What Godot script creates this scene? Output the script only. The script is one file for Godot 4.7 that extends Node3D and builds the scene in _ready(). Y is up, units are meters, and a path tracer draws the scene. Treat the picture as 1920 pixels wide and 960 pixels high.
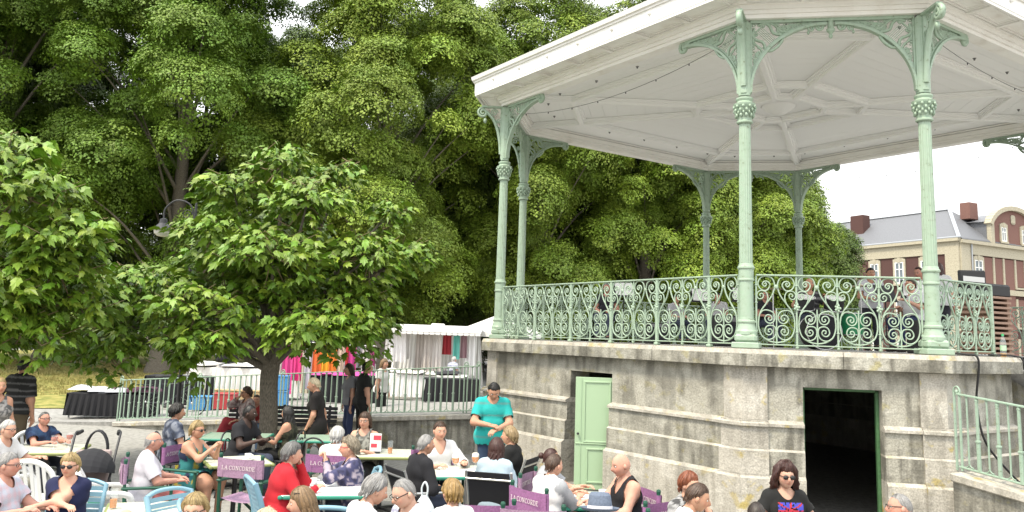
extends Node3D
# Park bandstand, cafe terrace, market and tall limes.

const CX := 5.358
const CZ := -16.51
const RAD := 5.54
const DECK := 2.276
const BEAM := 6.89
const ANG := [157.32, 181.82, 247.32, 271.82, 337.32, 1.82, 67.32, 91.82]

var names := {}
var M := {}
var ns := FastNoiseLite.new()

class MB:
	var v := PackedVector3Array()
	var n := PackedVector3Array()
	var c := PackedColorArray()
	var col := Color.WHITE
	var t := Transform3D.IDENTITY
	func pv(p: Vector3, nn: Vector3) -> void:
		v.append(t * p); n.append((t.basis * nn).normalized()); c.append(col)
	func tri(a: Vector3, b: Vector3, d: Vector3) -> void:
		var nn := (b - a).cross(d - a)
		if nn.length_squared() < 1e-16: return
		nn = nn.normalized()
		if t.basis.determinant() < 0:
			pv(a, nn); pv(b, nn); pv(d, nn)
		else:
			pv(a, nn); pv(d, nn); pv(b, nn)
	func quad(a: Vector3, b: Vector3, d: Vector3, e: Vector3) -> void:
		tri(a, b, d); tri(a, d, e)
	func qn(a: Vector3, b: Vector3, d: Vector3, e: Vector3, na: Vector3, nb: Vector3, nd: Vector3, ne: Vector3) -> void:
		if t.basis.determinant() < 0:
			pv(a, na); pv(b, nb); pv(d, nd)
			pv(a, na); pv(d, nd); pv(e, ne)
			return
		pv(a, na); pv(d, nd); pv(b, nb)
		pv(a, na); pv(e, ne); pv(d, nd)
	func box(o: Vector3, s: Vector3, bev := 0.0, b := Basis.IDENTITY) -> void:
		var h := s * 0.5
		var keep := t
		t = t * Transform3D(b, o)
		if bev <= 0.0:
			for ax in 3:
				for sg in [-1.0, 1.0]:
					var u := (ax + 1) % 3
					var w := (ax + 2) % 3
					var p := [Vector3(), Vector3(), Vector3(), Vector3()]
					for i in 4:
						var q := Vector3()
						q[ax] = sg * h[ax]
						q[u] = h[u] * (1.0 if i == 1 or i == 2 else -1.0)
						q[w] = h[w] * (1.0 if i >= 2 else -1.0)
						p[i] = q
					if sg > 0: quad(p[0], p[1], p[2], p[3])
					else: quad(p[3], p[2], p[1], p[0])
		else:
			var e := Vector3(minf(bev, h.x * 0.9), minf(bev, h.y * 0.9), minf(bev, h.z * 0.9))
			for ax in 3:
				var u := (ax + 1) % 3
				var w := (ax + 2) % 3
				for sg in [-1.0, 1.0]:
					var p := [Vector3(), Vector3(), Vector3(), Vector3()]
					for i in 4:
						var q := Vector3()
						q[ax] = sg * h[ax]
						q[u] = (h[u] - e[u]) * (1.0 if i == 1 or i == 2 else -1.0)
						q[w] = (h[w] - e[w]) * (1.0 if i >= 2 else -1.0)
						p[i] = q
					if sg > 0: quad(p[0], p[1], p[2], p[3])
					else: quad(p[3], p[2], p[1], p[0])
				for su in [-1.0, 1.0]:
					for sw in [-1.0, 1.0]:
						var a := Vector3(); var d := Vector3()
						a[u] = su * h[u]; a[w] = sw * (h[w] - e[w])
						d[u] = su * (h[u] - e[u]); d[w] = sw * h[w]
						var a2 := a; var d2 := d
						a[ax] = -(h[ax] - e[ax]); d[ax] = a[ax]; a2[ax] = -a[ax]; d2[ax] = -a[ax]
						if su * sw > 0: quad(a, d, d2, a2)
						else: quad(a, a2, d2, d)
			for sx in [-1.0, 1.0]:
				for sy in [-1.0, 1.0]:
					for sz in [-1.0, 1.0]:
						var a := Vector3(sx * h.x, sy * (h.y - e.y), sz * (h.z - e.z))
						var d := Vector3(sx * (h.x - e.x), sy * h.y, sz * (h.z - e.z))
						var f := Vector3(sx * (h.x - e.x), sy * (h.y - e.y), sz * h.z)
						if sx * sy * sz > 0: tri(a, d, f)
						else: tri(a, f, d)
		t = keep
	func bar(a: Vector3, b: Vector3, w: float, hgt: float, bev := 0.0, up := Vector3.UP) -> void:
		var d := b - a
		var L := d.length()
		if L < 1e-5: return
		var z := d / L
		var x := up.cross(z)
		if x.length() < 1e-3: x = Vector3.RIGHT.cross(z)
		x = x.normalized()
		box((a + b) * 0.5, Vector3(w, hgt, L), bev, Basis(x, z.cross(x), z))
	func tube(p: PackedVector3Array, r, sides := 6, closed := false, flat := 1.0, ref := Vector3.ZERO) -> void:
		var m := p.size()
		if m < 2: return
		var rings := []
		var px := Vector3.ZERO
		for i in m:
			var d: Vector3
			if closed: d = p[(i + 1) % m] - p[(i + m - 1) % m]
			else: d = p[mini(i + 1, m - 1)] - p[maxi(i - 1, 0)]
			if d.length_squared() < 1e-12: d = Vector3.UP
			d = d.normalized()
			if ref != Vector3.ZERO: px = ref - d * ref.dot(d)
			elif px == Vector3.ZERO:
				px = d.cross(Vector3(0.31, 0.9, 0.2)); 
			else: px = px - d * px.dot(d)
			if px.length() < 1e-4: px = d.cross(Vector3.RIGHT)
			px = px.normalized()
			var py := d.cross(px)
			var rr: float = r[i] if r is Array or r is PackedFloat32Array else r
			var ring := []
			for k in sides:
				var a := TAU * (k + 0.5) / sides
				ring.append([p[i] + px * cos(a) * rr * flat + py * sin(a) * rr, px * cos(a) + py * sin(a)])
			rings.append(ring)
		for i in (m if closed else m - 1):
			var q: Array = rings[i]
			var s: Array = rings[(i + 1) % m]
			for k in sides:
				var k2 := (k + 1) % sides
				qn(q[k][0], q[k2][0], s[k2][0], s[k][0], q[k][1], q[k2][1], s[k2][1], s[k][1])
		if not closed:
			for k in range(1, sides - 1):
				tri(rings[0][0][0], rings[0][k + 1][0], rings[0][k][0])
				tri(rings[m - 1][0][0], rings[m - 1][k][0], rings[m - 1][k + 1][0])
	func lathe(prof: Array, segs := 16, o := Vector3.ZERO, flutes := 0, depth := 0.0, sx := 1.0, sz := 1.0) -> void:
		for i in prof.size() - 1:
			var a: Vector2 = prof[i]
			var b: Vector2 = prof[i + 1]
			var d := b - a
			if d.length() < 1e-6: continue
			var nr := Vector2(d.y, -d.x).normalized()
			for k in segs:
				var p := []
				var q := []
				for kk in [k, k + 1]:
					var an: float = TAU * kk / segs
					var f := 1.0
					if flutes > 0: f = 1.0 - depth * (0.5 - 0.5 * cos(an * flutes))
					p.append(Vector3(cos(an) * a.x * f * sx, a.y, sin(an) * a.x * f * sz) + o)
					p.append(Vector3(cos(an) * b.x * f * sx, b.y, sin(an) * b.x * f * sz) + o)
					q.append(Vector3(cos(an) * nr.x, nr.y, sin(an) * nr.x))
				if flutes > 0: quad(p[0], p[1], p[3], p[2])
				else: qn(p[0], p[1], p[3], p[2], q[0], q[0], q[1], q[1])
	func ball(o: Vector3, r: Vector3, la := 6, lo := 8) -> void:
		for i in la:
			for k in lo:
				var q := []
				for e in [[i, k], [i + 1, k], [i + 1, k + 1], [i, k + 1]]:
					var th: float = PI * e[0] / la
					var ph: float = TAU * e[1] / lo
					q.append(Vector3(sin(th) * cos(ph), cos(th), sin(th) * sin(ph)))
				qn(o + q[0] * r, o + q[3] * r, o + q[2] * r, o + q[1] * r, q[0], q[3], q[2], q[1])
	func prism(poly: PackedVector2Array, d: float, o := Vector3.ZERO) -> void:
		# polygon in xy extruded along z from 0 to d
		var id := Geometry2D.triangulate_polygon(poly)
		var cw := Geometry2D.is_polygon_clockwise(poly)
		for i in range(0, id.size(), 3):
			var a := Vector3(poly[id[i]].x, poly[id[i]].y, d) + o
			var b := Vector3(poly[id[i + 1]].x, poly[id[i + 1]].y, d) + o
			var e := Vector3(poly[id[i + 2]].x, poly[id[i + 2]].y, d) + o
			var dz := Vector3(0, 0, d)
			if (b - a).cross(e - a).z < 0:
				var sw := b; b = e; e = sw
			tri(a, b, e); tri(a - dz, e - dz, b - dz)
		var m := poly.size()
		for i in m:
			var a := poly[i]
			var b := poly[(i + 1) % m]
			if cw:
				var sw := a; a = b; b = sw
			quad(Vector3(a.x, a.y, 0) + o, Vector3(b.x, b.y, 0) + o, Vector3(b.x, b.y, d) + o, Vector3(a.x, a.y, d) + o)
	func mesh(material = null) -> ArrayMesh:
		var am := ArrayMesh.new()
		if v.is_empty(): return am
		var arr := []
		arr.resize(Mesh.ARRAY_MAX)
		arr[Mesh.ARRAY_VERTEX] = v; arr[Mesh.ARRAY_NORMAL] = n; arr[Mesh.ARRAY_COLOR] = c
		am.add_surface_from_arrays(Mesh.PRIMITIVE_TRIANGLES, arr)
		if material: am.surface_set_material(0, material)
		return am

func numbered(nm: String) -> String:
	if not names.has(nm):
		names[nm] = 0
		return nm
	names[nm] += 1
	return "%s_%03d" % [nm, names[nm]]

func thing(nm: String, label: String, cat: String, pos := Vector3.ZERO, yaw := 0.0, group := "") -> Node3D:
	var o := Node3D.new()
	o.name = numbered(nm); add_child(o)
	o.position = pos; o.rotation.y = yaw
	o.set_meta("label", label); o.set_meta("category", cat)
	if group != "": o.set_meta("group", group)
	return o

func part(src, nm: String, material, parent: Node, xf := Transform3D.IDENTITY) -> MeshInstance3D:
	var o := MeshInstance3D.new()
	o.name = nm if parent != self else numbered(nm)
	if src is MB: o.mesh = src.mesh()
	else: o.mesh = src
	if material: o.material_override = material
	o.transform = xf
	parent.add_child(o, true)
	return o

func struct(src, nm: String, material) -> MeshInstance3D:
	var o := part(src, nm, material, self)
	o.set_meta("kind", "structure")
	return o

func dup(o: Node3D, base_nm: String, pos: Vector3, yaw: float, label: String, group: String) -> Node3D:
	var r: Node3D = o.duplicate()
	r.name = numbered(base_nm); add_child(r)
	r.position = pos; r.rotation.y = yaw
	r.set_meta("label", label)
	if group != "": r.set_meta("group", group)
	return r

func L(r: float, g: float, b: float) -> Color:
	return Color(r, g, b).linear_to_srgb()

func spline(p: Array, per := 5) -> PackedVector3Array:
	var out := PackedVector3Array()
	for i in p.size() - 1:
		var a: Vector3 = p[maxi(i - 1, 0)]
		var b: Vector3 = p[i]
		var d: Vector3 = p[i + 1]
		var e: Vector3 = p[mini(i + 2, p.size() - 1)]
		for k in per:
			out.append(b.cubic_interpolate(d, a, e, float(k) / per))
	out.append(p[p.size() - 1])
	return out

func ramp_tex(seed_: int, freq: float, stops: Array, oct := 5, size := 512, normal := 0.0, gain := 0.5) -> NoiseTexture2D:
	var f := FastNoiseLite.new()
	f.seed = seed_; f.frequency = freq; f.fractal_octaves = oct; f.fractal_gain = gain
	f.noise_type = FastNoiseLite.TYPE_SIMPLEX
	var t := NoiseTexture2D.new()
	t.width = size; t.height = size; t.seamless = true; t.noise = f
	if normal > 0.0:
		t.as_normal_map = true; t.bump_strength = normal
	else:
		var g := Gradient.new()
		var offs := PackedFloat32Array(); var cols := PackedColorArray()
		for s in stops:
			offs.append(s[0]); cols.append(s[1])
		g.offsets = offs; g.colors = cols
		t.color_ramp = g
	return t

func gray(x: float) -> Color:
	return Color(x, x, x)

func mat(cl: Color, rough := 0.7, metal := 0.0, tex = null, scale := 1.0, nrm = null, nstr := 0.5) -> StandardMaterial3D:
	var m := StandardMaterial3D.new()
	m.albedo_color = cl; m.roughness = rough; m.metallic = metal
	if tex or nrm:
		m.uv1_triplanar = true; m.uv1_world_triplanar = true
		m.uv1_scale = Vector3.ONE * scale
	if tex: m.albedo_texture = tex
	if nrm:
		m.normal_enabled = true; m.normal_texture = nrm; m.normal_scale = nstr
	return m

func vmat(rough := 0.75, tex = null, scale := 1.0, nrm = null, nstr := 0.4) -> StandardMaterial3D:
	var m := mat(Color.WHITE, rough, 0.0, tex, scale, nrm, nstr)
	m.vertex_color_use_as_albedo = true
	return m

func streak_image(seed_: int, base: Color, dark: Color, pale: Color, ochre: Color, streaks: float, blot: float, och: float) -> ImageTexture:
	# weathered concrete: grain, vertical run-off streaks, blotches and lichen; tileable
	var N := 512
	var f := FastNoiseLite.new()
	f.seed = seed_; f.frequency = 0.012; f.fractal_octaves = 5
	var big := f.get_seamless_image(N, N).get_data()
	f.seed = seed_ + 7; f.frequency = 0.3; f.fractal_octaves = 3
	var fine := f.get_seamless_image(N, N).get_data()
	f.seed = seed_ + 3; f.frequency = 0.045; f.fractal_octaves = 4
	var st := f.get_seamless_image(N, 64).get_data()
	f.seed = seed_ + 11; f.frequency = 0.02; f.fractal_octaves = 4
	var lich := f.get_seamless_image(N, N).get_data()
	var bytes := PackedByteArray()
	bytes.resize(N * N * 3)
	for y in N:
		for x in N:
			var i := y * N + x
			var b := big[i] / 255.0
			var g := fine[i] / 255.0
			# streaks stretch eightfold downwards
			var yy := y / 8.0
			var y0 := int(yy) % 64
			var y1 := (y0 + 1) % 64
			var s := lerpf(st[y0 * N + x], st[y1 * N + x], yy - floorf(yy)) / 255.0
			var cc := base.lerp(dark, clampf((s - 0.5) * 3.2 + 0.2, 0, 1) * streaks)
			cc = cc.lerp(dark, clampf((b - 0.55) * 4.0, 0, 1) * blot)
			cc = cc.lerp(pale, clampf((0.36 - b) * 5.0, 0, 1) * 0.8)
			var l := lich[i] / 255.0
			cc = cc.lerp(ochre, clampf((l - 0.80 + g * 0.10) * 8.0, 0, 1) * och)
			var k := 0.78 + 0.44 * g
			bytes[i * 3] = clampi(int(cc.r * k * 255), 0, 255)
			bytes[i * 3 + 1] = clampi(int(cc.g * k * 255), 0, 255)
			bytes[i * 3 + 2] = clampi(int(cc.b * k * 255), 0, 255)
	return ImageTexture.create_from_image(Image.create_from_data(N, N, false, Image.FORMAT_RGB8, bytes))

func make_materials() -> void:
	var grain := ramp_tex(5, 0.03, [[0.0, gray(0.78)], [0.5, gray(0.95)], [1.0, gray(1.0)]], 5)
	var grain_n := ramp_tex(6, 0.08, [], 4, 512, 3.0)
	var fine_n := ramp_tex(8, 0.25, [], 3, 256, 2.0)
	var dirt := ramp_tex(9, 0.012, [[0.0, Color(0.90, 0.885, 0.86)], [0.25, Color(0.97, 0.965, 0.955)], [0.5, Color(0.995, 0.995, 0.99)], [1.0, Color(1, 1, 1)]], 6)
	M.grain = grain; M.fine_n = fine_n
	M.white = mat(L(0.83, 0.815, 0.79), 0.6, 0, dirt, 0.22, fine_n, 0.12)
	M.ceiling = mat(L(0.85, 0.845, 0.835), 0.65, 0, null, 1.0, fine_n, 0.1)
	var mint_t := ramp_tex(12, 0.02, [[0.0, Color(0.50, 0.36, 0.24)], [0.09, Color(0.74, 0.70, 0.63)], [0.16, Color(0.93, 0.95, 0.92)], [0.5, Color(1, 1, 1)], [1.0, Color(0.96, 1.0, 0.97)]], 6)
	M.mint = mat(L(0.31, 0.395, 0.31), 0.45, 0, mint_t, 0.7)
	M.mint_door = mat(L(0.33, 0.455, 0.295), 0.5, 0, null, 1.5, fine_n, 0.15)
	M.fence = mat(L(0.28, 0.37, 0.295), 0.5, 0, mint_t, 1.4)
	M.frame_green = mat(L(0.07, 0.17, 0.07), 0.5, 0, grain, 1.0)
	M.stone = mat(Color.WHITE, 0.92, 0, streak_image(21, Color(0.61, 0.598, 0.555), Color(0.32, 0.31, 0.28), Color(0.71, 0.70, 0.66), Color(0.55, 0.50, 0.22), 0.7, 0.55, 0.4), 0.24, grain_n, 0.3)
	M.stone_pale = mat(Color.WHITE, 0.92, 0, streak_image(53, Color(0.68, 0.66, 0.62), Color(0.46, 0.445, 0.41), Color(0.75, 0.735, 0.70), Color(0.62, 0.53, 0.2), 0.5, 0.35, 0.6), 0.25, grain_n, 0.25)
	M.gravel = mat(L(0.285, 0.275, 0.25), 0.95, 0, ramp_tex(31, 0.02, [[0.0, gray(0.78)], [0.4, gray(0.92)], [0.6, gray(0.97)], [1.0, gray(1.0)]], 7, 1024), 0.3, grain_n, 0.3)
	M.path = mat(L(0.33, 0.322, 0.305), 0.9, 0, ramp_tex(33, 0.03, [[0.0, gray(0.72)], [0.5, gray(0.92)], [1.0, gray(1.0)]], 6), 0.3, grain_n, 0.3)
	M.lawn = mat(Color.WHITE, 0.95, 0, ramp_tex(35, 0.015, [[0.0, L(0.10, 0.125, 0.02)], [0.4, L(0.18, 0.185, 0.04)], [0.6, L(0.27, 0.245, 0.065)], [1.0, L(0.34, 0.29, 0.10)]], 7, 1024), 0.11, grain_n, 0.8)
	M.bark = mat(Color.WHITE, 0.95, 0, ramp_tex(41, 0.04, [[0.0, L(0.06, 0.052, 0.04)], [0.5, L(0.16, 0.138, 0.108)], [1.0, L(0.27, 0.24, 0.19)]], 5), 1.2, grain_n, 1.2)
	M.bark.uv1_scale = Vector3(2.2, 0.5, 2.2)
	M.twig = mat(L(0.19, 0.15, 0.075), 0.9)
	M.black = mat(L(0.012, 0.012, 0.013), 0.6)
	M.black_cloth = mat(L(0.014, 0.014, 0.017), 0.95)
	M.dark_metal = mat(L(0.03, 0.03, 0.033), 0.45, 0.3)
	M.steel = mat(L(0.55, 0.55, 0.54), 0.32, 0.9)
	M.steel_dull = mat(L(0.22, 0.22, 0.22), 0.5, 0.6, grain, 1.0)
	M.chair_green = mat(L(0.012, 0.075, 0.045), 0.4)
	M.purple = mat(L(0.36, 0.22, 0.325), 0.85, 0, grain, 2.0, fine_n, 0.5)
	M.purple_deep = mat(L(0.31, 0.13, 0.28), 0.85, 0, grain, 2.0, fine_n, 0.5)
	M.letter = mat(L(0.62, 0.54, 0.55), 0.85)
	M.blue_plastic = mat(L(0.19, 0.335, 0.42), 0.4)
	M.white_plastic = mat(L(0.74, 0.74, 0.72), 0.35)
	M.table_top = mat(L(0.58, 0.59, 0.50), 0.4, 0, grain, 1.5)
	M.table_edge = mat(L(0.22, 0.25, 0.09), 0.45)
	M.table_green = mat(L(0.03, 0.22, 0.15), 0.4)
	M.paper = mat(L(0.78, 0.78, 0.76), 0.8)
	M.slate = mat(L(0.15, 0.155, 0.17), 0.6, 0, grain, 0.5)
	M.zinc = mat(L(0.36, 0.38, 0.41), 0.45, 0.4)
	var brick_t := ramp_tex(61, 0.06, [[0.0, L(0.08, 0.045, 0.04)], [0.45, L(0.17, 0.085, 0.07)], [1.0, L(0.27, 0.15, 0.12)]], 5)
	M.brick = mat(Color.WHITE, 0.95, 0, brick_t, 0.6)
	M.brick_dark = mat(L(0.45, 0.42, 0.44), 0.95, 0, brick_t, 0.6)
	M.trim = mat(L(0.45, 0.41, 0.31), 0.9, 0, grain, 0.4)
	M.winglass = mat(L(0.10, 0.13, 0.15), 0.08, 0.0)
	M.winglass.metallic_specular = 0.8
	M.fascia = mat(L(0.76, 0.75, 0.73), 0.5, 0, dirt, 0.3)
	M.skin = vmat(0.68); M.skin.subsurf_scatter_enabled = true; M.skin.subsurf_scatter_strength = 0.08
	M.cloth = vmat(0.9, ramp_tex(71, 0.2, [[0.0, gray(0.8)], [1.0, gray(1.0)]], 3, 256), 3.0, fine_n, 0.5)
	M.hair = vmat(0.5, ramp_tex(73, 0.15, [[0.0, gray(0.45)], [0.5, gray(0.9)], [1.0, gray(1.0)]], 3, 256), 6.0)
	M.plain = vmat(0.6)
	M.satin = vmat(0.35)
	var g := StandardMaterial3D.new()
	g.albedo_color = Color(0.9, 0.95, 0.97, 0.10); g.transparency = BaseMaterial3D.TRANSPARENCY_ALPHA; g.roughness = 0.03
	M.glass = g
	M.beer = mat(L(0.50, 0.17, 0.012), 0.15)
	M.rose = mat(L(0.38, 0.07, 0.03), 0.15)
	M.foam = mat(L(0.8, 0.76, 0.66), 0.8)
	M.lime_leaf = vmat(0.6); M.lime_leaf.backlight_enabled = true; M.lime_leaf.backlight = Color(0.24, 0.27, 0.08)
	M.plane_leaf = vmat(0.5); M.plane_leaf.backlight_enabled = true; M.plane_leaf.backlight = Color(0.27, 0.36, 0.09)

# ---------------------------------------------------------------- bandstand
func bp(i: int, r: float, y: float) -> Vector3:
	var a := deg_to_rad(ANG[i % 8])
	return Vector3(CX + r * cos(a), y, CZ - r * sin(a))

func fr(i: int) -> Array:  # frame of facet i: [transform, length]
	var a := bp(i, RAD, 0)
	var b := bp(i + 1, RAD, 0)
	var t := (b - a).normalized()
	return [Transform3D(Basis(t, Vector3.UP, t.cross(Vector3.UP)), a), a.distance_to(b)]

const MT := 0.41421356  # tan(22.5): every corner turns by 45 degrees

# slab on facet i (local x along, y up, z outward); ends mitred when x0/x1 is NAN
func slab(mb: MB, i: int, x0: float, x1: float, y0: float, y1: float, d0: float, d1: float, slope := 0.0) -> void:
	var f := fr(i)
	mb.t = f[0]
	var Lf: float = f[1]
	var m0 := is_nan(x0); var m1 := is_nan(x1)
	var a0 := -d0 * MT if m0 else x0
	var a1 := -d1 * MT if m0 else x0
	var b0 := Lf + d0 * MT if m1 else x1
	var b1 := Lf + d1 * MT if m1 else x1
	var at := -(d1 - slope) * MT if m0 else x0
	var bt := Lf + (d1 - slope) * MT if m1 else x1
	var p := [Vector3(a0, y0, d0), Vector3(b0, y0, d0), Vector3(b1, y0, d1), Vector3(a1, y0, d1),
		Vector3(a0, y1, d0), Vector3(b0, y1, d0), Vector3(bt, y1, d1 - slope), Vector3(at, y1, d1 - slope)]
	mb.quad(p[3], p[2], p[6], p[7])
	mb.quad(p[1], p[0], p[4], p[5])
	mb.quad(p[4], p[7], p[6], p[5])
	mb.quad(p[0], p[1], p[2], p[3])
	mb.quad(p[0], p[3], p[7], p[4])
	mb.quad(p[2], p[1], p[5], p[6])
	mb.t = Transform3D.IDENTITY

func spart(i: int, x0: float, x1: float, y0: float, y1: float, d0: float, d1: float, nm: String, m: Material, parent: Node, slope := 0.0) -> MeshInstance3D:
	var mb := MB.new()
	slab(mb, i, x0, x1, y0, y1, d0, d1, slope)
	return part(mb, nm, m, parent)

func scroll_pts(px: Array, ox: float, P: float, flip: bool) -> Array:
	var out := []
	for q in px:
		var x: float = (q[0] - 513.0) / 412.0 * P
		if flip: x = P - x
		out.append(Vector3(ox + x, (810.0 - q[1]) / 692.0 * 0.925 + 0.075, 0))
	return out

const SC_MAIN := [[602, 216], [612, 204], [620, 222], [602, 240], [578, 216], [600, 188], [640, 195], [655, 232], [620, 280], [562, 270], [532, 215], [560, 152], [620, 135], [680, 160], [703, 215], [702, 262], [670, 340], [610, 420], [560, 490], [537, 570], [537, 660], [570, 740], [640, 785], [717, 800]]
const SC_UP := [[548, 520], [580, 485], [625, 478], [680, 498], [703, 545], [690, 590], [655, 610], [618, 598], [600, 565], [612, 535], [640, 525], [668, 540], [670, 570], [648, 582], [634, 565], [646, 552]]
const SC_LOW := [[580, 748], [612, 768], [652, 770], [695, 745], [713, 695], [700, 645], [655, 630], [615, 645], [598, 690], [620, 722], [655, 722], [675, 695], [660, 668], [636, 672], [636, 694], [650, 694]]
const SC_MID := [[598, 440], [625, 390], [632, 345], [615, 300], [575, 283], [535, 295], [520, 335], [540, 365], [575, 360], [588, 330], [570, 310], [549, 325], [561, 341]]

var scroll_cache := {}
func scroll_mesh(which: int, flip: bool, P: float, lod: int) -> ArrayMesh:
	var key := "%d%s%.3f%d" % [which, flip, P, lod]
	if not scroll_cache.has(key):
		var mb := MB.new()
		var r: float = [0.0105, 0.0095, 0.0095, 0.009][which]
		mb.tube(spline(scroll_pts([SC_MAIN, SC_UP, SC_LOW, SC_MID][which], 0, P, flip), lod), r, 5, false, 1.25, Vector3(0, 0, 1))
		scroll_cache[key] = mb.mesh()
	return scroll_cache[key]

func railing(i: int, x0: float, x1: float, units: int, parent: Node, split: bool, thick_every: int) -> void:
	var xf: Transform3D = fr(i)[0]
	var rail := Node3D.new()
	rail.name = "railing"; parent.add_child(rail, true)
	rail.transform = Transform3D(xf.basis, xf * Vector3(0, DECK, 0))
	var P := (x1 - x0) / units
	var mb := MB.new()
	mb.box(Vector3((x0 + x1) / 2, 0.99, 0), Vector3(x1 - x0, 0.022, 0.055), 0.006)
	part(mb, "top_rail", M.mint, rail)
	mb = MB.new()
	mb.box(Vector3((x0 + x1) / 2, 0.06, 0), Vector3(x1 - x0, 0.016, 0.05), 0.004)
	part(mb, "bottom_rail", M.mint, rail)
	for u in units + 1:
		mb = MB.new()
		var x := x0 + P * u
		var w := 0.046 if thick_every > 0 and u % thick_every == 0 else 0.024
		if w > 0.03:
			mb.box(Vector3(x, 0.5, 0), Vector3(w, 0.97, w), 0.008)
			mb.box(Vector3(x, 0.02, 0), Vector3(w + 0.03, 0.04, w + 0.03), 0.008)
		else:
			mb.box(Vector3(x, 0.52, 0), Vector3(w, 0.92, 0.022), 0.005)
			mb.ball(Vector3(x, 0.035, 0), Vector3(0.026, 0.03, 0.026), 5, 7)
		for yy in [0.235, 0.62, 0.855]:
			mb.box(Vector3(x, yy, 0), Vector3(w + 0.014, 0.014, 0.036), 0.003)
		part(mb, "baluster", M.mint, rail)
	if split:
		for u in units:
			var x := x0 + P * u
			for flip in [false, true]:
				for s in 4:
					part(scroll_mesh(s, flip, P, 4), "scroll", M.mint, rail, Transform3D(Basis.IDENTITY, Vector3(x, 0, 0.0012 * s)))
			mb = MB.new()
			mb.box(Vector3(x + P / 2, 0.305, 0), Vector3(0.017, 0.47, 0.017), 0.003)
			part(mb, "centre_bar", M.mint, rail)
			mb = MB.new()
			mb.lathe([Vector2(0.0, 0.024), Vector2(0.014, 0.024), Vector2(0.026, 0.012), Vector2(0.032, 0), Vector2(0.026, -0.012), Vector2(0.0, -0.024)], 10)
			part(mb, "rosette", M.mint, rail, Transform3D(Basis(Vector3.RIGHT, PI / 2), Vector3(x + P / 2, 0.835, 0)))
			if u > 0:
				mb = MB.new()
				mb.ball(Vector3.ZERO, Vector3(0.03, 0.04, 0.026), 6, 8)
				for k in 5:
					var a := TAU * k / 5.0
					mb.ball(Vector3(cos(a) * 0.03, sin(a) * 0.036, 0.012), Vector3(0.016, 0.018, 0.012), 4, 6)
				part(mb, "rosette", M.mint, rail, Transform3D(Basis.IDENTITY, Vector3(x, 0.565, 0.01)))
	else:
		mb = MB.new()
		for u in units:
			var x := x0 + P * u
			for flip in [false, true]:
				for s in 4:
					var am := scroll_mesh(s, flip, P, 2)
					var arr := am.surface_get_arrays(0)
					var vv: PackedVector3Array = arr[Mesh.ARRAY_VERTEX]
					var nn: PackedVector3Array = arr[Mesh.ARRAY_NORMAL]
					for q in vv.size():
						mb.v.append(vv[q] + Vector3(x, 0, 0.0012 * s)); mb.n.append(nn[q]); mb.c.append(Color.WHITE)
			mb.box(Vector3(x + P / 2, 0.305, 0), Vector3(0.017, 0.47, 0.017))
			mb.ball(Vector3(x + P / 2, 0.835, 0), Vector3(0.03, 0.03, 0.02), 5, 7)
		part(mb, "scrollwork", M.mint, rail).set_meta("kind", "stuff")

func spiral(c: Vector3, r: float, a0: float, turns: float, sgn: float, ux := Vector3.RIGHT, uy := Vector3.UP) -> PackedVector3Array:
	var out := PackedVector3Array()
	var m := int(12 * absf(turns)) + 2
	for k in m:
		var f := float(k) / (m - 1)
		var rr := r * (1.0 - 0.82 * f)
		var a := a0 + sgn * TAU * turns * f
		out.append(c + ux * cos(a) * rr + uy * sin(a) * rr)
	return out

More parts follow.
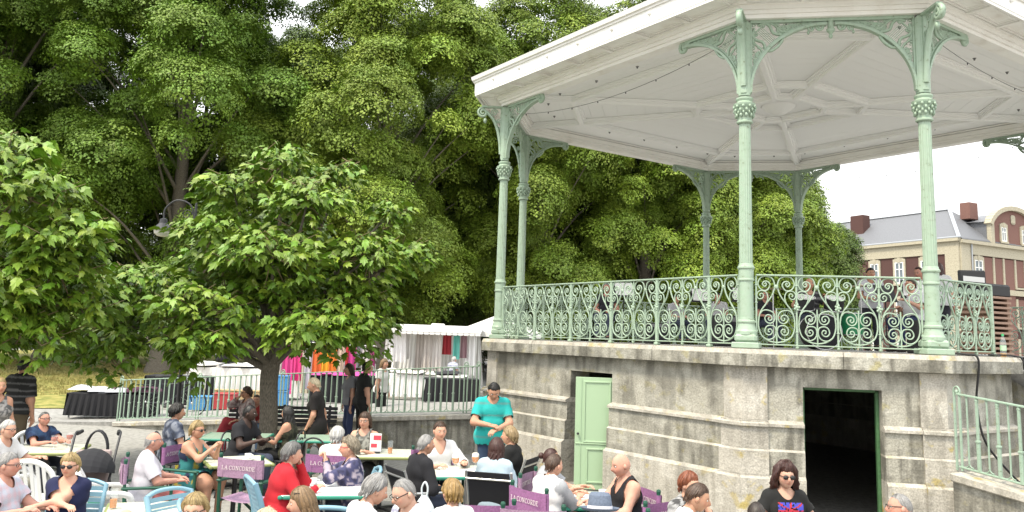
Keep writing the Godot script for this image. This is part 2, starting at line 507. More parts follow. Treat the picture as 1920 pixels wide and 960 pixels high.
# bracket in local xy: column axis at x=0, beam underside at y=0, going +x
func bracket(mb: MB, Lb: float, curl: bool) -> void:
	var Hb := 1.06
	var x0 := 0.085
	var arch := []
	for k in 15:
		var th := PI / 2 * k / 14.0
		arch.append(Vector3(x0 + (Lb - x0) * (1 - cos(th)), -Hb + (Hb - 0.085) * sin(th), 0))
	var sp := spline(arch, 2)
	for k in sp.size() - 1:
		var a := sp[k]; var b := sp[k + 1]
		mb.bar(a, b + (b - a) * 0.06, 0.085, 0.034, 0.0, Vector3(0, 0, 1).cross(b - a).normalized())
		var nrm := Vector3(0, 0, 1).cross(b - a).normalized()
		mb.bar(a + nrm * 0.03, b + nrm * 0.03 + (b - a) * 0.06, 0.03, 0.02, 0.0, nrm)
	mb.box(Vector3(x0 + (Lb - x0) / 2, -0.022, 0), Vector3(Lb - x0, 0.044, 0.066))
	mb.box(Vector3(x0 + 0.012, -Hb / 2 + 0.02, 0), Vector3(0.024, Hb - 0.1, 0.04))
	# lyre, leaning 45 degrees out of the corner
	var d := Vector3(1, -1, 0).normalized()
	var e := Vector3(1, 1, 0).normalized()
	var lc := Vector3(x0 + 0.235, -0.245, 0)
	for s in [-1.0, 1.0]:
		var q := []
		for w in [[-0.20, 0.055], [-0.17, 0.125], [-0.08, 0.135], [0.0, 0.10], [0.06, 0.115], [0.12, 0.15], [0.18, 0.105], [0.20, 0.0]]:
			q.append(lc + d * w[0] + e * w[1] * s)
		mb.tube(spline(q, 3), 0.024, 5, false, 1.0, Vector3(0, 0, 1))
		mb.tube(spiral(lc + d * -0.16 + e * 0.085 * s, 0.045, 0, 1.4, s), 0.014, 4)
		mb.tube(spline([lc + d * -0.22 + e * 0.03 * s, lc + d * -0.1 + e * 0.18 * s, lc + d * 0.06 + e * 0.19 * s, lc + d * 0.16 + e * 0.24 * s], 3), 0.018, 5)
		mb.tube(spiral(lc + d * 0.10 + e * 0.26 * s, 0.055, 0, 1.6, s), 0.014, 4)
		mb.tube(spiral(lc + d * -0.06 + e * 0.215 * s, 0.04, 0, 1.6, -s), 0.013, 4)
	for k in 5:
		var o: Vector3 = e * (k - 2) * 0.024
		mb.bar(lc + d * -0.16 + o, lc + d * 0.13 + o, 0.007, 0.007)
	mb.bar(lc + d * -0.165 - e * 0.075, lc + d * -0.165 + e * 0.075, 0.02, 0.02)
	mb.bar(lc + d * 0.13 - e * 0.075, lc + d * 0.13 + e * 0.075, 0.03, 0.02)
	# scrolls filling the wedge along the beam and down the column
	for s in [[0.46, 0.062], [0.57, 0.048], [0.66, 0.038], [0.735, 0.030], [0.80, 0.024]]:
		var f: float = (s[0] * Lb - x0) / (Lb - x0)
		var ya: float = -Hb + (Hb - 0.085) * sin(acos(clampf(1 - f, -1, 1)))
		var yc := (ya - 0.04) / 2.0
		var rr: float = minf(s[1], absf(ya) * 0.42)
		mb.tube(spiral(Vector3(s[0] * Lb, yc, 0), rr, 1.2, 1.8, 1.0), 0.015, 4)
		mb.tube(spiral(Vector3(s[0] * Lb + rr * 0.9, yc + rr * 0.5, 0), rr * 0.6, 3.0, 1.3, -1.0), 0.012, 4)
		mb.tube(spiral(Vector3(s[0] * Lb - rr * 0.7, yc - rr * 0.7, 0), rr * 0.5, 1.0, 1.3, 1.0), 0.011, 4)
	for s in [[-0.50, 0.055], [-0.60, 0.044], [-0.69, 0.036], [-0.77, 0.028], [-0.84, 0.022]]:
		var sn: float = (s[0] + Hb) / (Hb - 0.085)
		var xa: float = x0 + (Lb - x0) * (1 - sqrt(maxf(0, 1 - sn * sn)))
		var xc := (xa + x0 + 0.03) / 2.0
		var rr2: float = minf(s[1], (xa - x0) * 0.42)
		if rr2 > 0.008:
			mb.tube(spiral(Vector3(xc, s[0], 0), rr2, 0.4, 1.8, -1.0), 0.014, 4)
			mb.tube(spiral(Vector3(xc - rr2 * 0.4, s[0] - rr2 * 1.1, 0), rr2 * 0.5, 0, 1.3, 1.0), 0.008, 4)
	# small foliage curls wherever the web is still open
	for gx in 14:
		for gy in 14:
			var c := Vector3(x0 + 0.05 + 0.07 * gx + 0.02 * sin(gy * 5.0), -0.075 - 0.068 * gy + 0.015 * sin(gx * 7.0), 0)
			if c.x > Lb - 0.05: continue
			var f2 := 1.0 - (c.x - x0) / (Lb - x0)
			var ylim: float = -Hb + (Hb - 0.085) * sqrt(maxf(0.0, 1.0 - f2 * f2))
			if c.y < ylim + 0.045: continue
			var dl := c - lc
			if absf(dl.dot(d)) < 0.2 and absf(dl.dot(e)) < 0.14: continue
			mb.tube(spiral(c, 0.027, gx * 1.3 + gy * 2.1, 1.1, 1.0 if (gx + gy) % 2 == 0 else -1.0), 0.0085, 4)
	if curl:
		mb.tube(spiral(Vector3(Lb + 0.0, -0.085, 0), 0.085, PI / 2, 1.6, -1.0), [0.034, 0.034, 0.034, 0.034, 0.033, 0.032, 0.03, 0.028, 0.026, 0.024, 0.022, 0.02, 0.018, 0.016, 0.015, 0.014, 0.013, 0.012, 0.011, 0.01, 0.01, 0.01, 0.01, 0.01], 6)
		mb.ball(Vector3(Lb - 0.01, -0.1, 0), Vector3(0.045, 0.045, 0.04), 5, 8)
		mb.box(Vector3(Lb - 0.06, -0.05, 0), Vector3(0.16, 0.07, 0.06), 0.015)

func column(i: int, root: Node, bmesh_r: ArrayMesh, bmesh_l: ArrayMesh, smesh_r: ArrayMesh, smesh_l: ArrayMesh, omesh: ArrayMesh, colmesh: Array) -> void:
	var o := Node3D.new()
	o.name = "column"; root.add_child(o, true)
	var p := bp(i, RAD, 0)
	var rad := Vector3(p.x - CX, 0, p.z - CZ).normalized()
	o.transform = Transform3D(Basis(Vector3.UP.cross(rad), Vector3.UP, rad), Vector3(p.x, DECK, p.z))
	var nm := ["base", "shaft", "collar", "capital", "post"]
	for k in 5: part(colmesh[k], nm[k], M.mint, o)
	# brackets along both facets and the outward console
	var fn: Transform3D = fr(i)[0]
	var fp: Transform3D = fr((i + 7) % 8)[0]
	var inv := o.transform.affine_inverse()
	var short_next := i % 2 == 0
	part(smesh_r if short_next else bmesh_r, "bracket", M.mint, o, inv * Transform3D(fn.basis, Vector3(p.x, BEAM, p.z)))
	part(smesh_l if not short_next else bmesh_l, "bracket", M.mint, o, inv * Transform3D(fp.basis, Vector3(p.x, BEAM, p.z)))
	part(omesh, "console", M.mint, o, Transform3D(Basis(Vector3(0, 0, 1), Vector3.UP, Vector3(-1, 0, 0)), Vector3(0, BEAM - DECK, 0)))

func build_bandstand() -> void:
	var root := thing("bandstand", "octagonal bandstand with mint green iron columns and white roof on stone base", "bandstand", Vector3.ZERO)
	# ---- stone base
	var bands := [[0.0, 0.64, 0.32, "plinth", 0.0], [0.6402, 0.68, 0.318, "ledge", 0.055], [0.6802, 0.975, 0.255, "stone_course", 0.0], [0.9752, 1.0, 0.254, "ledge", 0.03], [1.0002, 1.285, 0.212, "stone_course", 0.0], [1.2852, 1.32, 0.25, "moulding", 0.0], [1.3202, 1.36, 0.249, "ledge", 0.085], [1.3602, 2.05, 0.15, "wall_panel", 0.0]]
	var inner := -0.25
	for i in 8:
		var Lf: float = fr(i)[1]
		for b in bands:
			var segs := [[NAN, NAN]]
			var dtop := 1.8
			var door := []
			if i == 1: door = [2.43, 3.47]
			if i == 2: door = [0.69, 1.66]
			if i == 3: door = [1.7, 4.6]
			if door.size():
				if b[3] == "wall_panel" and i != 3: segs = []
				else: segs = [[NAN, door[0]], [door[1], NAN]]
			var m: Material = M.stone
			if b[3] in ["plinth", "moulding", "ledge"]: m = M.stone_pale
			for s in segs: spart(i, s[0], s[1], b[0], b[1], inner, b[2], b[3], m, root, b[4])
			if segs.is_empty():
				spart(i, NAN, door[0], b[0], b[1], inner, b[2], "wall_panel", m, root)
				spart(i, door[1], NAN, b[0], b[1], inner, b[2], "wall_panel", m, root)
				spart(i, door[0], door[1], dtop, b[1], inner, b[2], "lintel", m, root)
		# pilasters at both ends of the facet, wrapping each corner
		for e in 2:
			if i == 3 and e == 1: continue
			for b in bands:
				var w := 0.24
				var x0 := NAN if e == 0 else Lf - w
				var x1 := w if e == 0 else NAN
				var mm: Material = M.stone_pale
				spart(i, x0, x1, b[0] + 0.0005, b[1] - 0.0005, b[2] - 0.002, b[2] + 0.035, "pilaster", mm, root, b[4])
		# coping stones
		var n := 4 if Lf > 4 else 2
		for k in n:
			if i == 3 and k > 0: continue
			var x0 := NAN if k == 0 else Lf * k / n + 0.004
			var x1 := NAN if k == n - 1 else Lf * (k + 1) / n - 0.004
			if i == 3: x1 = 1.72
			var cm: Material = M.stone
			spart(i, x0, x1, 2.052, 2.21, -0.3, 0.30, "coping_stone", cm, root)
			spart(i, x0, x1, 2.2102, 2.272, -0.3, 0.30, "coping_edge", M.stone_pale, root, 0.03)
			spart(i, x0, x1, 2.04, 2.0515, 0.1, 0.20, "coping_drip", cm, root)
	# deck floor
	var mb := MB.new()
	var poly := []
	for i in 8: poly.append(bp(i, RAD - 0.12, DECK))
	for i in range(1, 7):
		mb.tri(poly[0], poly[i], poly[i + 1])
		mb.tri(poly[0] - Vector3(0, 0.2, 0), poly[i + 1] - Vector3(0, 0.2, 0), poly[i] - Vector3(0, 0.2, 0))
	part(mb, "deck", M.path, root)
	# ---- doors
	var fx: Transform3D = fr(1)[0]
	var dr := Node3D.new(); dr.name = "door"; root.add_child(dr, true)
	dr.transform = fx * Transform3D(Basis(Vector3.UP, 0.86), Vector3(3.44, 0.02, 0.06))
	mb = MB.new()
	mb.box(Vector3(-0.31, 0.855, 0), Vector3(0.62, 1.71, 0.045), 0.004)
	part(mb, "leaf", M.mint_door, dr)
	for pn in [[-0.275, 1.18, 0.40, 0.92], [-0.275, 0.36, 0.30, 0.50]]:
		mb = MB.new()
		for s in [-1, 1]:
			mb.box(Vector3(pn[0] + s * pn[2] / 2, pn[1], 0.028), Vector3(0.028, pn[3], 0.02), 0.006)
			mb.box(Vector3(pn[0], pn[1] + s * pn[3] / 2, 0.0285), Vector3(pn[2] + 0.03, 0.028, 0.021), 0.006)
		part(mb, "panel_moulding", M.mint_door, dr)
	mb = MB.new()
	mb.box(Vector3(-0.31, 0.69, 0.028), Vector3(0.60, 0.02, 0.018), 0.005)
	mb.box(Vector3(-0.53, 0.855, 0.026), Vector3(0.012, 1.68, 0.012))
	part(mb, "rail_moulding", M.mint_door, dr)
	mb = MB.new()
	mb.ball(Vector3(-0.57, 0.84, 0.06), Vector3(0.02, 0.02, 0.02))
	mb.bar(Vector3(-0.57, 0.84, 0.02), Vector3(-0.57, 0.84, 0.05), 0.014, 0.014)
	part(mb, "handle", M.dark_metal, dr)
	fx = fr(2)[0]
	var f2 := Node3D.new(); f2.name = "door_frame"; root.add_child(f2, true)
	f2.transform = fx
	mb = MB.new(); mb.box(Vector3(0.712, 0.89, -0.05), Vector3(0.04, 1.78, 0.08), 0.004); part(mb, "jamb", M.frame_green, f2)
	mb = MB.new(); mb.box(Vector3(1.638, 0.89, -0.05), Vector3(0.04, 1.78, 0.08), 0.004); part(mb, "jamb", M.frame_green, f2)
	mb = MB.new(); mb.box(Vector3(1.175, 1.778, -0.05), Vector3(0.885, 0.035, 0.08), 0.004); part(mb, "head_jamb", M.frame_green, f2)
	# cellar room behind the doorways: partition, closing the stair recess
	mb = MB.new()
	mb.t = fr(3)[0]
	mb.box(Vector3(3.1, 1.02, -0.9), Vector3(4.2, 2.04, 0.2))
	mb.box(Vector3(1.5, 1.02, -0.45), Vector3(0.2, 2.04, 0.9))
	mb.box(Vector3(4.75, 1.02, -0.45), Vector3(0.2, 2.04, 0.9))
	part(mb, "recess_wall", M.stone, root)
	# ---- columns
	var cm := []
	mb = MB.new()
	mb.box(Vector3(0, 0.04, 0), Vector3(0.36, 0.08, 0.36), 0.012)
	mb.box(Vector3(0, 0.135, 0), Vector3(0.29, 0.11, 0.29), 0.03)
	mb.lathe([Vector2(0.142, 0.18), Vector2(0.142, 0.225), Vector2(0.128, 0.25), Vector2(0.114, 0.30), Vector2(0.108, 0.33), Vector2(0.12, 0.345), Vector2(0.12, 0.365), Vector2(0.104, 0.38), Vector2(0.099, 0.42)], 20)
	cm.append(mb.mesh())
	mb = MB.new()
	mb.lathe([Vector2(0.097, 0.415), Vector2(0.093, 0.90)], 20)
	mb.lathe([Vector2(0.089, 1.14), Vector2(0.085, 2.0), Vector2(0.079, 3.12)], 96, Vector3.ZERO, 16, 0.085)
	cm.append(mb.mesh())
	mb = MB.new()
	mb.lathe([Vector2(0.093, 0.90), Vector2(0.108, 0.91), Vector2(0.108, 0.93), Vector2(0.10, 0.94), Vector2(0.10, 1.06), Vector2(0.115, 1.075), Vector2(0.115, 1.095), Vector2(0.102, 1.11), Vector2(0.092, 1.145)], 24)
	cm.append(mb.mesh())
	mb = MB.new()
	mb.lathe([Vector2(0.09, 3.10), Vector2(0.112, 3.115), Vector2(0.112, 3.135), Vector2(0.095, 3.15), Vector2(0.10, 3.20), Vector2(0.125, 3.32), Vector2(0.15, 3.36), Vector2(0.155, 3.385), Vector2(0.12, 3.40), Vector2(0.105, 3.42), Vector2(0.12, 3.45), Vector2(0.12, 3.47), Vector2(0.1, 3.48)], 20)
	for k in 10:
		var a := TAU * k / 10.0
		var o := Vector3(cos(a), 0, sin(a))
		mb.ball(o * 0.118 + Vector3(0, 3.215, 0), Vector3(0.022, 0.034, 0.022), 5, 6)
		mb.ball(o * 0.138 + Vector3(0, 3.285, 0), Vector3(0.02, 0.03, 0.02), 5, 6)
		var o2 := Vector3(cos(a + 0.31), 0, sin(a + 0.31))
		mb.ball(o2 * 0.146 + Vector3(0, 3.335, 0), Vector3(0.022, 0.026, 0.022), 5, 6)
		mb.ball(o2 * 0.125 + Vector3(0, 3.25, 0), Vector3(0.016, 0.03, 0.016), 5, 6)
	cm.append(mb.mesh())
	mb = MB.new()
	mb.box(Vector3(0, 4.04, 0), Vector3(0.155, 1.13, 0.155), 0.028)
	mb.box(Vector3(0, 4.05, 0.066), Vector3(0.09, 1.05, 0.05), 0.012)
	mb.box(Vector3(0.066, 4.05, 0), Vector3(0.05, 1.05, 0.09), 0.012)
	mb.box(Vector3(-0.066, 4.05, 0), Vector3(0.05, 1.05, 0.09), 0.012)
	cm.append(mb.mesh())
	var b1 := MB.new(); bracket(b1, 1.16, true)
	var b2 := MB.new(); b2.t = Transform3D(Basis.from_scale(Vector3(-1, 1, 1)), Vector3.ZERO); bracket(b2, 1.16, true)
	var s1 := MB.new(); bracket(s1, 1.12, false)
	var s2 := MB.new(); s2.t = Transform3D(Basis.from_scale(Vector3(-1, 1, 1)), Vector3.ZERO); bracket(s2, 1.12, false)
	# outward console
	mb = MB.new()
	var q := []
	for w in [[0.09, -0.98], [0.11, -0.75], [0.16, -0.5], [0.25, -0.28], [0.40, -0.12], [0.50, -0.06]]: q.append(Vector3(w[0], w[1], 0))
	mb.tube(spline(q, 4), 0.032, 6, false, 1.4, Vector3(0, 0, 1))
	mb.tube(spiral(Vector3(0.47, -0.14, 0), 0.105, PI * 0.5, 1.7, -1.0), 0.026, 6, false, 1.7, Vector3(0, 0, 1))
	mb.tube(spiral(Vector3(0.24, -0.13, 0), 0.075, PI, 1.6, -1.0), 0.014, 5)
	mb.tube(spiral(Vector3(0.15, -0.30, 0), 0.05, PI, 1.6, 1.0), 0.012, 5)
	mb.tube(spiral(Vector3(0.125, -0.46, 0), 0.03, PI, 1.6, -1.0), 0.01, 5)
	mb.ball(Vector3(0.42, -0.30, 0), Vector3(0.035, 0.06, 0.035), 6, 8)
	mb.box(Vector3(0.28, -0.02, 0), Vector3(0.44, 0.04, 0.09), 0.008)
	mb.box(Vector3(0.10, -0.45, 0), Vector3(0.03, 0.9, 0.05), 0.006)
	var om := mb.mesh()
	for i in 8: column(i, root, b1.mesh(), b2.mesh(), s1.mesh(), s2.mesh(), om, cm)
	# pendants in the middle of the short arches
	for i in [0, 2, 4, 6]:
		mb = MB.new()
		var xm: float = fr(i)[1] / 2
		mb.lathe([Vector2(0.0, -0.30), Vector2(0.02, -0.285), Vector2(0.03, -0.26), Vector2(0.018, -0.235), Vector2(0.03, -0.215), Vector2(0.055, -0.19), Vector2(0.06, -0.16), Vector2(0.045, -0.145), Vector2(0.04, -0.02)], 12, Vector3(xm, 0, 0))
		mb.box(Vector3(xm, -0.022, 0), Vector3(0.12, 0.042, 0.07))
		for s in [-1.0, 1.0]:
			mb.tube(spiral(Vector3(xm + s * 0.14, -0.12, 0), 0.06, PI * 0.5, 1.5, -s), 0.02, 5)
			mb.tube(spiral(Vector3(xm + s * 0.27, -0.135, 0), 0.05, PI * 0.5, 1.4, s), 0.016, 5)
			mb.ball(Vector3(xm + s * 0.30, -0.20, 0), Vector3(0.02, 0.03, 0.02), 5, 6)
		var pf: Transform3D = fr(i)[0]
		part(mb, "pendant", M.mint, root, pf * Transform3D(Basis.IDENTITY, Vector3(0, BEAM, 0)))
	# ---- railings
	railing(1, 0.13, 5.86, 11, root, true, 2)
	railing(2, 0.13, 2.22, 4, root, true, 0)
	railing(3, 0.13, 1.55, 3, root, true, 3)
	railing(0, 0.13, 2.22, 4, root, false, 0)
	railing(4, 0.13, 2.22, 4, root, false, 0)
	for i in [5, 6, 7]: railing(i, 0.13, fr(i)[1] - 0.13, 4 if i == 6 else 11, root, false, 0 if i == 6 else 2)
	# ---- entablature, soffit, fascia
	for i in 8:
		spart(i, NAN, NAN, BEAM, 6.945, -0.10, 0.10, "beam", M.white, root)
		spart(i, NAN, NAN, 6.946, 7.00, -0.13, 0.135, "beam_moulding", M.white, root)
		spart(i, NAN, NAN, 7.001, 7.09, -0.16, 0.17, "beam_moulding", M.white, root)
		spart(i, NAN, NAN, 7.10, 7.13, -0.2, 0.60, "soffit_board", M.white, root)
		spart(i, NAN, NAN, 7.065, 7.10, 0.17, 0.215, "soffit_moulding", M.white, root)
		var Lf: float = fr(i)[1]
		var n := 7 if Lf > 4 else 3
		for k in n:
			# coffer frames under the soffit between ribs
			var x0 := Lf * k / n + 0.05
			var x1 := Lf * (k + 1) / n - 0.05
			if k == 0: x0 = 0.02
			if k == n - 1: x1 = Lf - 0.02
			var fm := MB.new()
			for s in 2:
				var ins := 0.055 + 0.04 * s
				var yb := 7.078 + 0.012 * s
				slab(fm, i, x0 + 0.001 + 0.04 * s, x1 - 0.04 * s, yb, 7.0995, 0.18 + ins, 0.205 + ins)
				slab(fm, i, x0 + 0.04 * s, x1 - 0.04 * s, yb, 7.0995, 0.56 - ins, 0.585 - ins)
				slab(fm, i, x0 + 0.04 * s, x0 + 0.025 + 0.04 * s, yb, 7.0993, 0.206 + ins, 0.559 - ins)
				slab(fm, i, x1 - 0.025 - 0.04 * s, x1 - 0.04 * s, yb, 7.0993, 0.206 + ins, 0.559 - ins)
			part(fm, "soffit_coffer", M.white, root)
			if k > 0: spart(i, Lf * k / n - 0.035, Lf * k / n + 0.035, 7.06, 7.0994, 0.216, 0.58, "soffit_rib", M.white, root)
			var kn := MB.new()
			kn.t = fr(i)[0]
			kn.ball(Vector3(Lf * (k + 0.5) / n, 7.245, 0.625), Vector3(0.028, 0.028, 0.03), 5, 8)
			part(kn, "fascia_stud", M.fascia, root)
		spart(i, NAN, NAN, 7.055, 7.10, 0.565, 0.603, "fascia_lip", M.fascia, root)
		spart(i, NAN, NAN, 7.10, 7.32, 0.585, 0.610, "fascia", M.fascia, root)
		spart(i, NAN, NAN, 7.32, 7.36, 0.58, 0.635, "gutter_moulding", M.fascia, root)
		spart(i, NAN, NAN, 7.36, 7.43, 0.56, 0.67, "gutter", M.fascia, root, -0.02)
		# roof slope
		mb = MB.new()
		var f: Transform3D = fr(i)[0]
		var a := f * Vector3(-0.66 * MT, 7.43, 0.66)
		var b := f * Vector3(Lf + 0.66 * MT, 7.43, 0.66)
		mb.tri(a, b, Vector3(CX, 9.0, CZ))
		mb.tri(a - Vector3(0, 0.02, 0), Vector3(CX, 8.98, CZ), b - Vector3(0, 0.02, 0))
		part(mb, "roof_panel", M.zinc, root)
	# hip brackets from each corner
	# ---- ceiling
	for i in 8:
		var c0 := Vector3(CX, 7.14, CZ)
		mb = MB.new()
		mb.tri(c0 + Vector3(0, 0.022, 0), bp(i + 1, RAD, 7.162), bp(i, RAD, 7.162))
		mb.tri(c0 + Vector3(0, 0.05, 0), bp(i, RAD, 7.19), bp(i + 1, RAD, 7.19))
		part(mb, "ceiling_panel", M.ceiling, root)
		for k in 17:
			# boards laid parallel to the eaves, a narrow joint between them
			var r0 := 0.35 + 0.30 * k; var r1 := r0 + 0.295 + 0.002 * sin(k * 5.0 + i)
			mb = MB.new()
			var q4 := [bp(i, r0, 7.14), bp(i + 1, r0, 7.14), bp(i + 1, r1, 7.14), bp(i, r1, 7.14)]
			var dy := Vector3(0, 0.012 + 0.002 * sin(k * 3.1 + i * 1.7), 0)
			mb.quad(q4[0], q4[1], q4[2], q4[3]); mb.quad(q4[3] + dy, q4[2] + dy, q4[1] + dy, q4[0] + dy)
			mb.quad(q4[3], q4[2], q4[2] + dy, q4[3] + dy); mb.quad(q4[1], q4[0], q4[0] + dy, q4[1] + dy)
			part(mb, "ceiling_board", M.ceiling, root)
		mb = MB.new()
		mb.bar(bp(i, 0.9, 7.08), bp(i, RAD - 0.1, 7.08), 0.11, 0.12, 0.015)
		mb.bar(bp(i, 0.9, 7.11), bp(i, RAD - 0.1, 7.11), 0.18, 0.058, 0.012)
		mb.bar(bp(i, 0.9, 7.125), bp(i, RAD - 0.1, 7.125), 0.26, 0.027, 0.008)
		part(mb, "ceiling_rib", M.ceiling, root)
		for rr in [0.9, 1.66, 4.2]:
			mb = MB.new()
			mb.bar(bp(i, rr, 7.083), bp(i + 1, rr, 7.083), 0.10, 0.112, 0.015)
			mb.bar(bp(i, rr, 7.112), bp(i + 1, rr, 7.112), 0.17, 0.054, 0.012)
			mb.bar(bp(i, rr, 7.127), bp(i + 1, rr, 7.127), 0.24, 0.023, 0.008)
			part(mb, "ceiling_ring", M.ceiling, root)
		var fl: Transform3D = fr(i)[0]
		var Lg: float = fr(i)[1]
		for k in (5 if Lg > 4 else 2):
			mb = MB.new()
			var x: float = Lg * (k + 0.7) / (5.4 if Lg > 4 else 2.4)
			mb.t = fl
			mb.lathe([Vector2(0.0, 7.10), Vector2(0.014, 7.105), Vector2(0.02, 7.128), Vector2(0.032, 7.139)], 8, Vector3(x, 0, -0.75))
			part(mb, "lamp_socket", M.steel_dull, root)
	mb = MB.new()
	mb.lathe([Vector2(0.0, 6.96), Vector2(0.10, 6.97), Vector2(0.22, 7.04), Vector2(0.30, 7.10), Vector2(0.34, 7.139)], 16, Vector3(CX, 0, CZ))
	part(mb, "ceiling_rose", M.ceiling, root)
	# wires of bulbs strung below the beams
	for i in [1, 3, 5]:
		var f: Transform3D = fr(i)[0]
		var Lf: float = fr(i)[1]
		mb = MB.new()
		var pts := PackedVector3Array()
		for k in 25:
			var u := k / 24.0
			pts.append(f * Vector3(0.15 + (Lf - 0.3) * u, 6.72 - 0.30 * 4 * u * (1 - u), -0.05))
		mb.tube(pts, 0.004, 4)
		for k in range(2, 24, 3): mb.ball(pts[k] - Vector3(0, 0.02, 0), Vector3(0.011, 0.016, 0.011), 4, 6)
		part(mb, "bulb_wire", M.dark_metal, root)
	# steel steps in the recess
	var st := thing("steel_steps", "grey steel steps with mint railing rising to the bandstand deck", "steps")
	st.transform = fr(3)[0]
	for s in [1.95, 4.2]:
		mb = MB.new()
		mb.bar(Vector3(s, 2.16, -0.1), Vector3(s, 0.75, 2.3), 0.05, 0.2, 0.004)
		part(mb, "stringer", M.steel_dull, st)
		if s < 3.0: continue
		mb = MB.new()
		mb.tube(spline([Vector3(s, 2.25, -0.05), Vector3(s, 3.1, -0.05), Vector3(s, 3.2, 0.05), Vector3(s, 2.6, 1.1), Vector3(s, 1.75, 2.25), Vector3(s, 0.8, 2.3)], 5), 0.022, 6)
		mb.tube(PackedVector3Array([Vector3(s, 2.7, 0.0), Vector3(s, 1.3, 2.28)]), 0.014, 6)
		for k in 5: mb.bar(Vector3(s, 2.15 - 0.28 * k, 0.1 + 0.45 * k), Vector3(s, 3.08 - 0.3 * k, 0.1 + 0.45 * k), 0.018, 0.018)
		part(mb, "handrail", M.mint, st)
	for k in 8:
		mb = MB.new()
		mb.box(Vector3(3.075, 2.06 - 0.175 * k, 0.08 + 0.29 * k), Vector3(2.18, 0.03, 0.27), 0.004)
		part(mb, "tread", M.steel_dull, st)

# ---------------------------------------------------------------- ground
func wall_y(x: float) -> float:  # top of the low wall under the market fence
	return clampf(remap(x, -8.9, -0.6, 0.10, 0.78), 0.08, 0.8)
func wall_z(x: float) -> float:
	return remap(x, -8.9, -0.6, -19.6, -17.05)

func build_ground() -> void:
	var mb := MB.new()
	mb.quad(Vector3(-160, 0, 40), Vector3(160, 0, 40), Vector3(160, 0, -260), Vector3(-160, 0, -260))
	struct(mb, "ground", M.gravel)
	# market ramp: highest along the wall, falling back to the path
	mb = MB.new()
	var xs := [-8.9, -7.5, -6.0, -4.5, -3.0, -1.5, -0.4]
	for i in xs.size() - 1:
		var a: float = xs[i]; var b: float = xs[i + 1]
		var pr := [Vector2(0.02, 0.0), Vector2(3.2, 0.0), Vector2(12.0, 1.0)]
		for k in 2:
			var q := []
			for w in [[a, pr[k]], [b, pr[k]], [b, pr[k + 1]], [a, pr[k + 1]]]:
				q.append(Vector3(w[0], lerpf(wall_y(w[0]), 0.03, w[1].y), wall_z(w[0]) - w[1].x))
			mb.quad(q[0], q[1], q[2], q[3])
	mb.quad(Vector3(-11.5, 0.006, wall_z(-8.9) - 0.2), Vector3(-8.9, wall_y(-8.9), wall_z(-8.9) - 0.02), Vector3(-8.9, wall_y(-8.9), wall_z(-8.9) - 3.2), Vector3(-12.5, 0.006, wall_z(-8.9) - 3.2))
	mb.tri(Vector3(-11.5, -0.02, wall_z(-8.9) - 0.2), Vector3(-8.9, -0.02, wall_z(-8.9) - 0.02), Vector3(-8.9, wall_y(-8.9), wall_z(-8.9) - 0.02))
	mb.tri(Vector3(-11.5, -0.02, wall_z(-8.9) - 0.2), Vector3(-8.9, wall_y(-8.9), wall_z(-8.9) - 0.02), Vector3(-11.5, 0.006, wall_z(-8.9) - 0.2))
	struct(mb, "market_path", M.path)
	mb = MB.new()
	mb.quad(Vector3(-3, 0.012, -27), Vector3(40, 0.012, -27), Vector3(60, 0.012, -90), Vector3(-3, 0.012, -90))
	struct(mb, "square_paving", M.path)
	# lawn, rising a little towards the trees
	mb = MB.new()
	var edge := [[-60.0, -19.5], [-30.0, -20.6], [-16.0, -21.6], [-11.5, -23.2], [-9.0, -31.0], [-3.0, -36.0]]
	for i in edge.size() - 1:
		var a: Array = edge[i]; var b: Array = edge[i + 1]
		for k in 4:
			var q := []
			for w in [[a, k], [b, k], [b, k + 1], [a, k + 1]]:
				var f: float = w[1] / 4.0
				q.append(Vector3(w[0][0] * (1 + 0.25 * f), 0.02 + 0.35 * f, lerpf(w[0][1], -56.0, f)))
			mb.quad(q[0], q[1], q[2], q[3])
	struct(mb, "lawn", M.lawn)
	# grass tufts along the near edge and over the lawn
	var tuft := MB.new()
	var rg := RandomNumberGenerator.new(); rg.seed = 4
	for k in 14:
		var o := Vector3(rg.randf_range(-0.12, 0.12), 0, rg.randf_range(-0.12, 0.12))
		var l := Vector3(rg.randf_range(-0.06, 0.06), rg.randf_range(0.05, 0.11), rg.randf_range(-0.06, 0.06))
		var w := Vector3(rg.randf_range(-1, 1), 0, rg.randf_range(-1, 1)).normalized() * 0.008
		tuft.tri(o - w, o + w, o + l)
	var gm := vmat(0.9)
	var xf := []
	for k in 9000:
		var f := sqrt(rg.randf()) * 0.8
		var x := rg.randf_range(-26.0, -3.5)
		var z := rg.randf_range(-21.5, -44.0)
		if x > -16 and z > -24 + (x + 16) * -1.1: continue
		xf.append([Transform3D(Basis(Vector3.UP, rg.randf() * TAU).scaled(Vector3.ONE * rg.randf_range(0.7, 1.5)), Vector3(x, 0.02 + 0.35 * clampf((-z - 21.0) / 35.0, 0, 1), z)), Color(0.20, 0.19, 0.05).lerp(Color(0.30, 0.25, 0.09), rg.randf())])
	var gr := multi(tuft.mesh(), gm, xf, "grass", self)
	gr.name = "grass"
	gr.set_meta("label", "short sun-dried grass covering the lawn behind the fence"); gr.set_meta("category", "grass"); gr.set_meta("kind", "stuff")

func multi(mesh: Mesh, material: Material, xf: Array, nm: String, parent: Node) -> MultiMeshInstance3D:
	var mm := MultiMesh.new()
	mm.transform_format = MultiMesh.TRANSFORM_3D
	mm.use_colors = true
	mm.mesh = mesh
	mm.instance_count = xf.size()
	for i in xf.size():
		mm.set_instance_transform(i, xf[i][0])
		mm.set_instance_color(i, xf[i][1])
	var o := MultiMeshInstance3D.new()
	o.name = nm; o.multimesh = mm
	o.material_override = material
	parent.add_child(o, true)
	return o

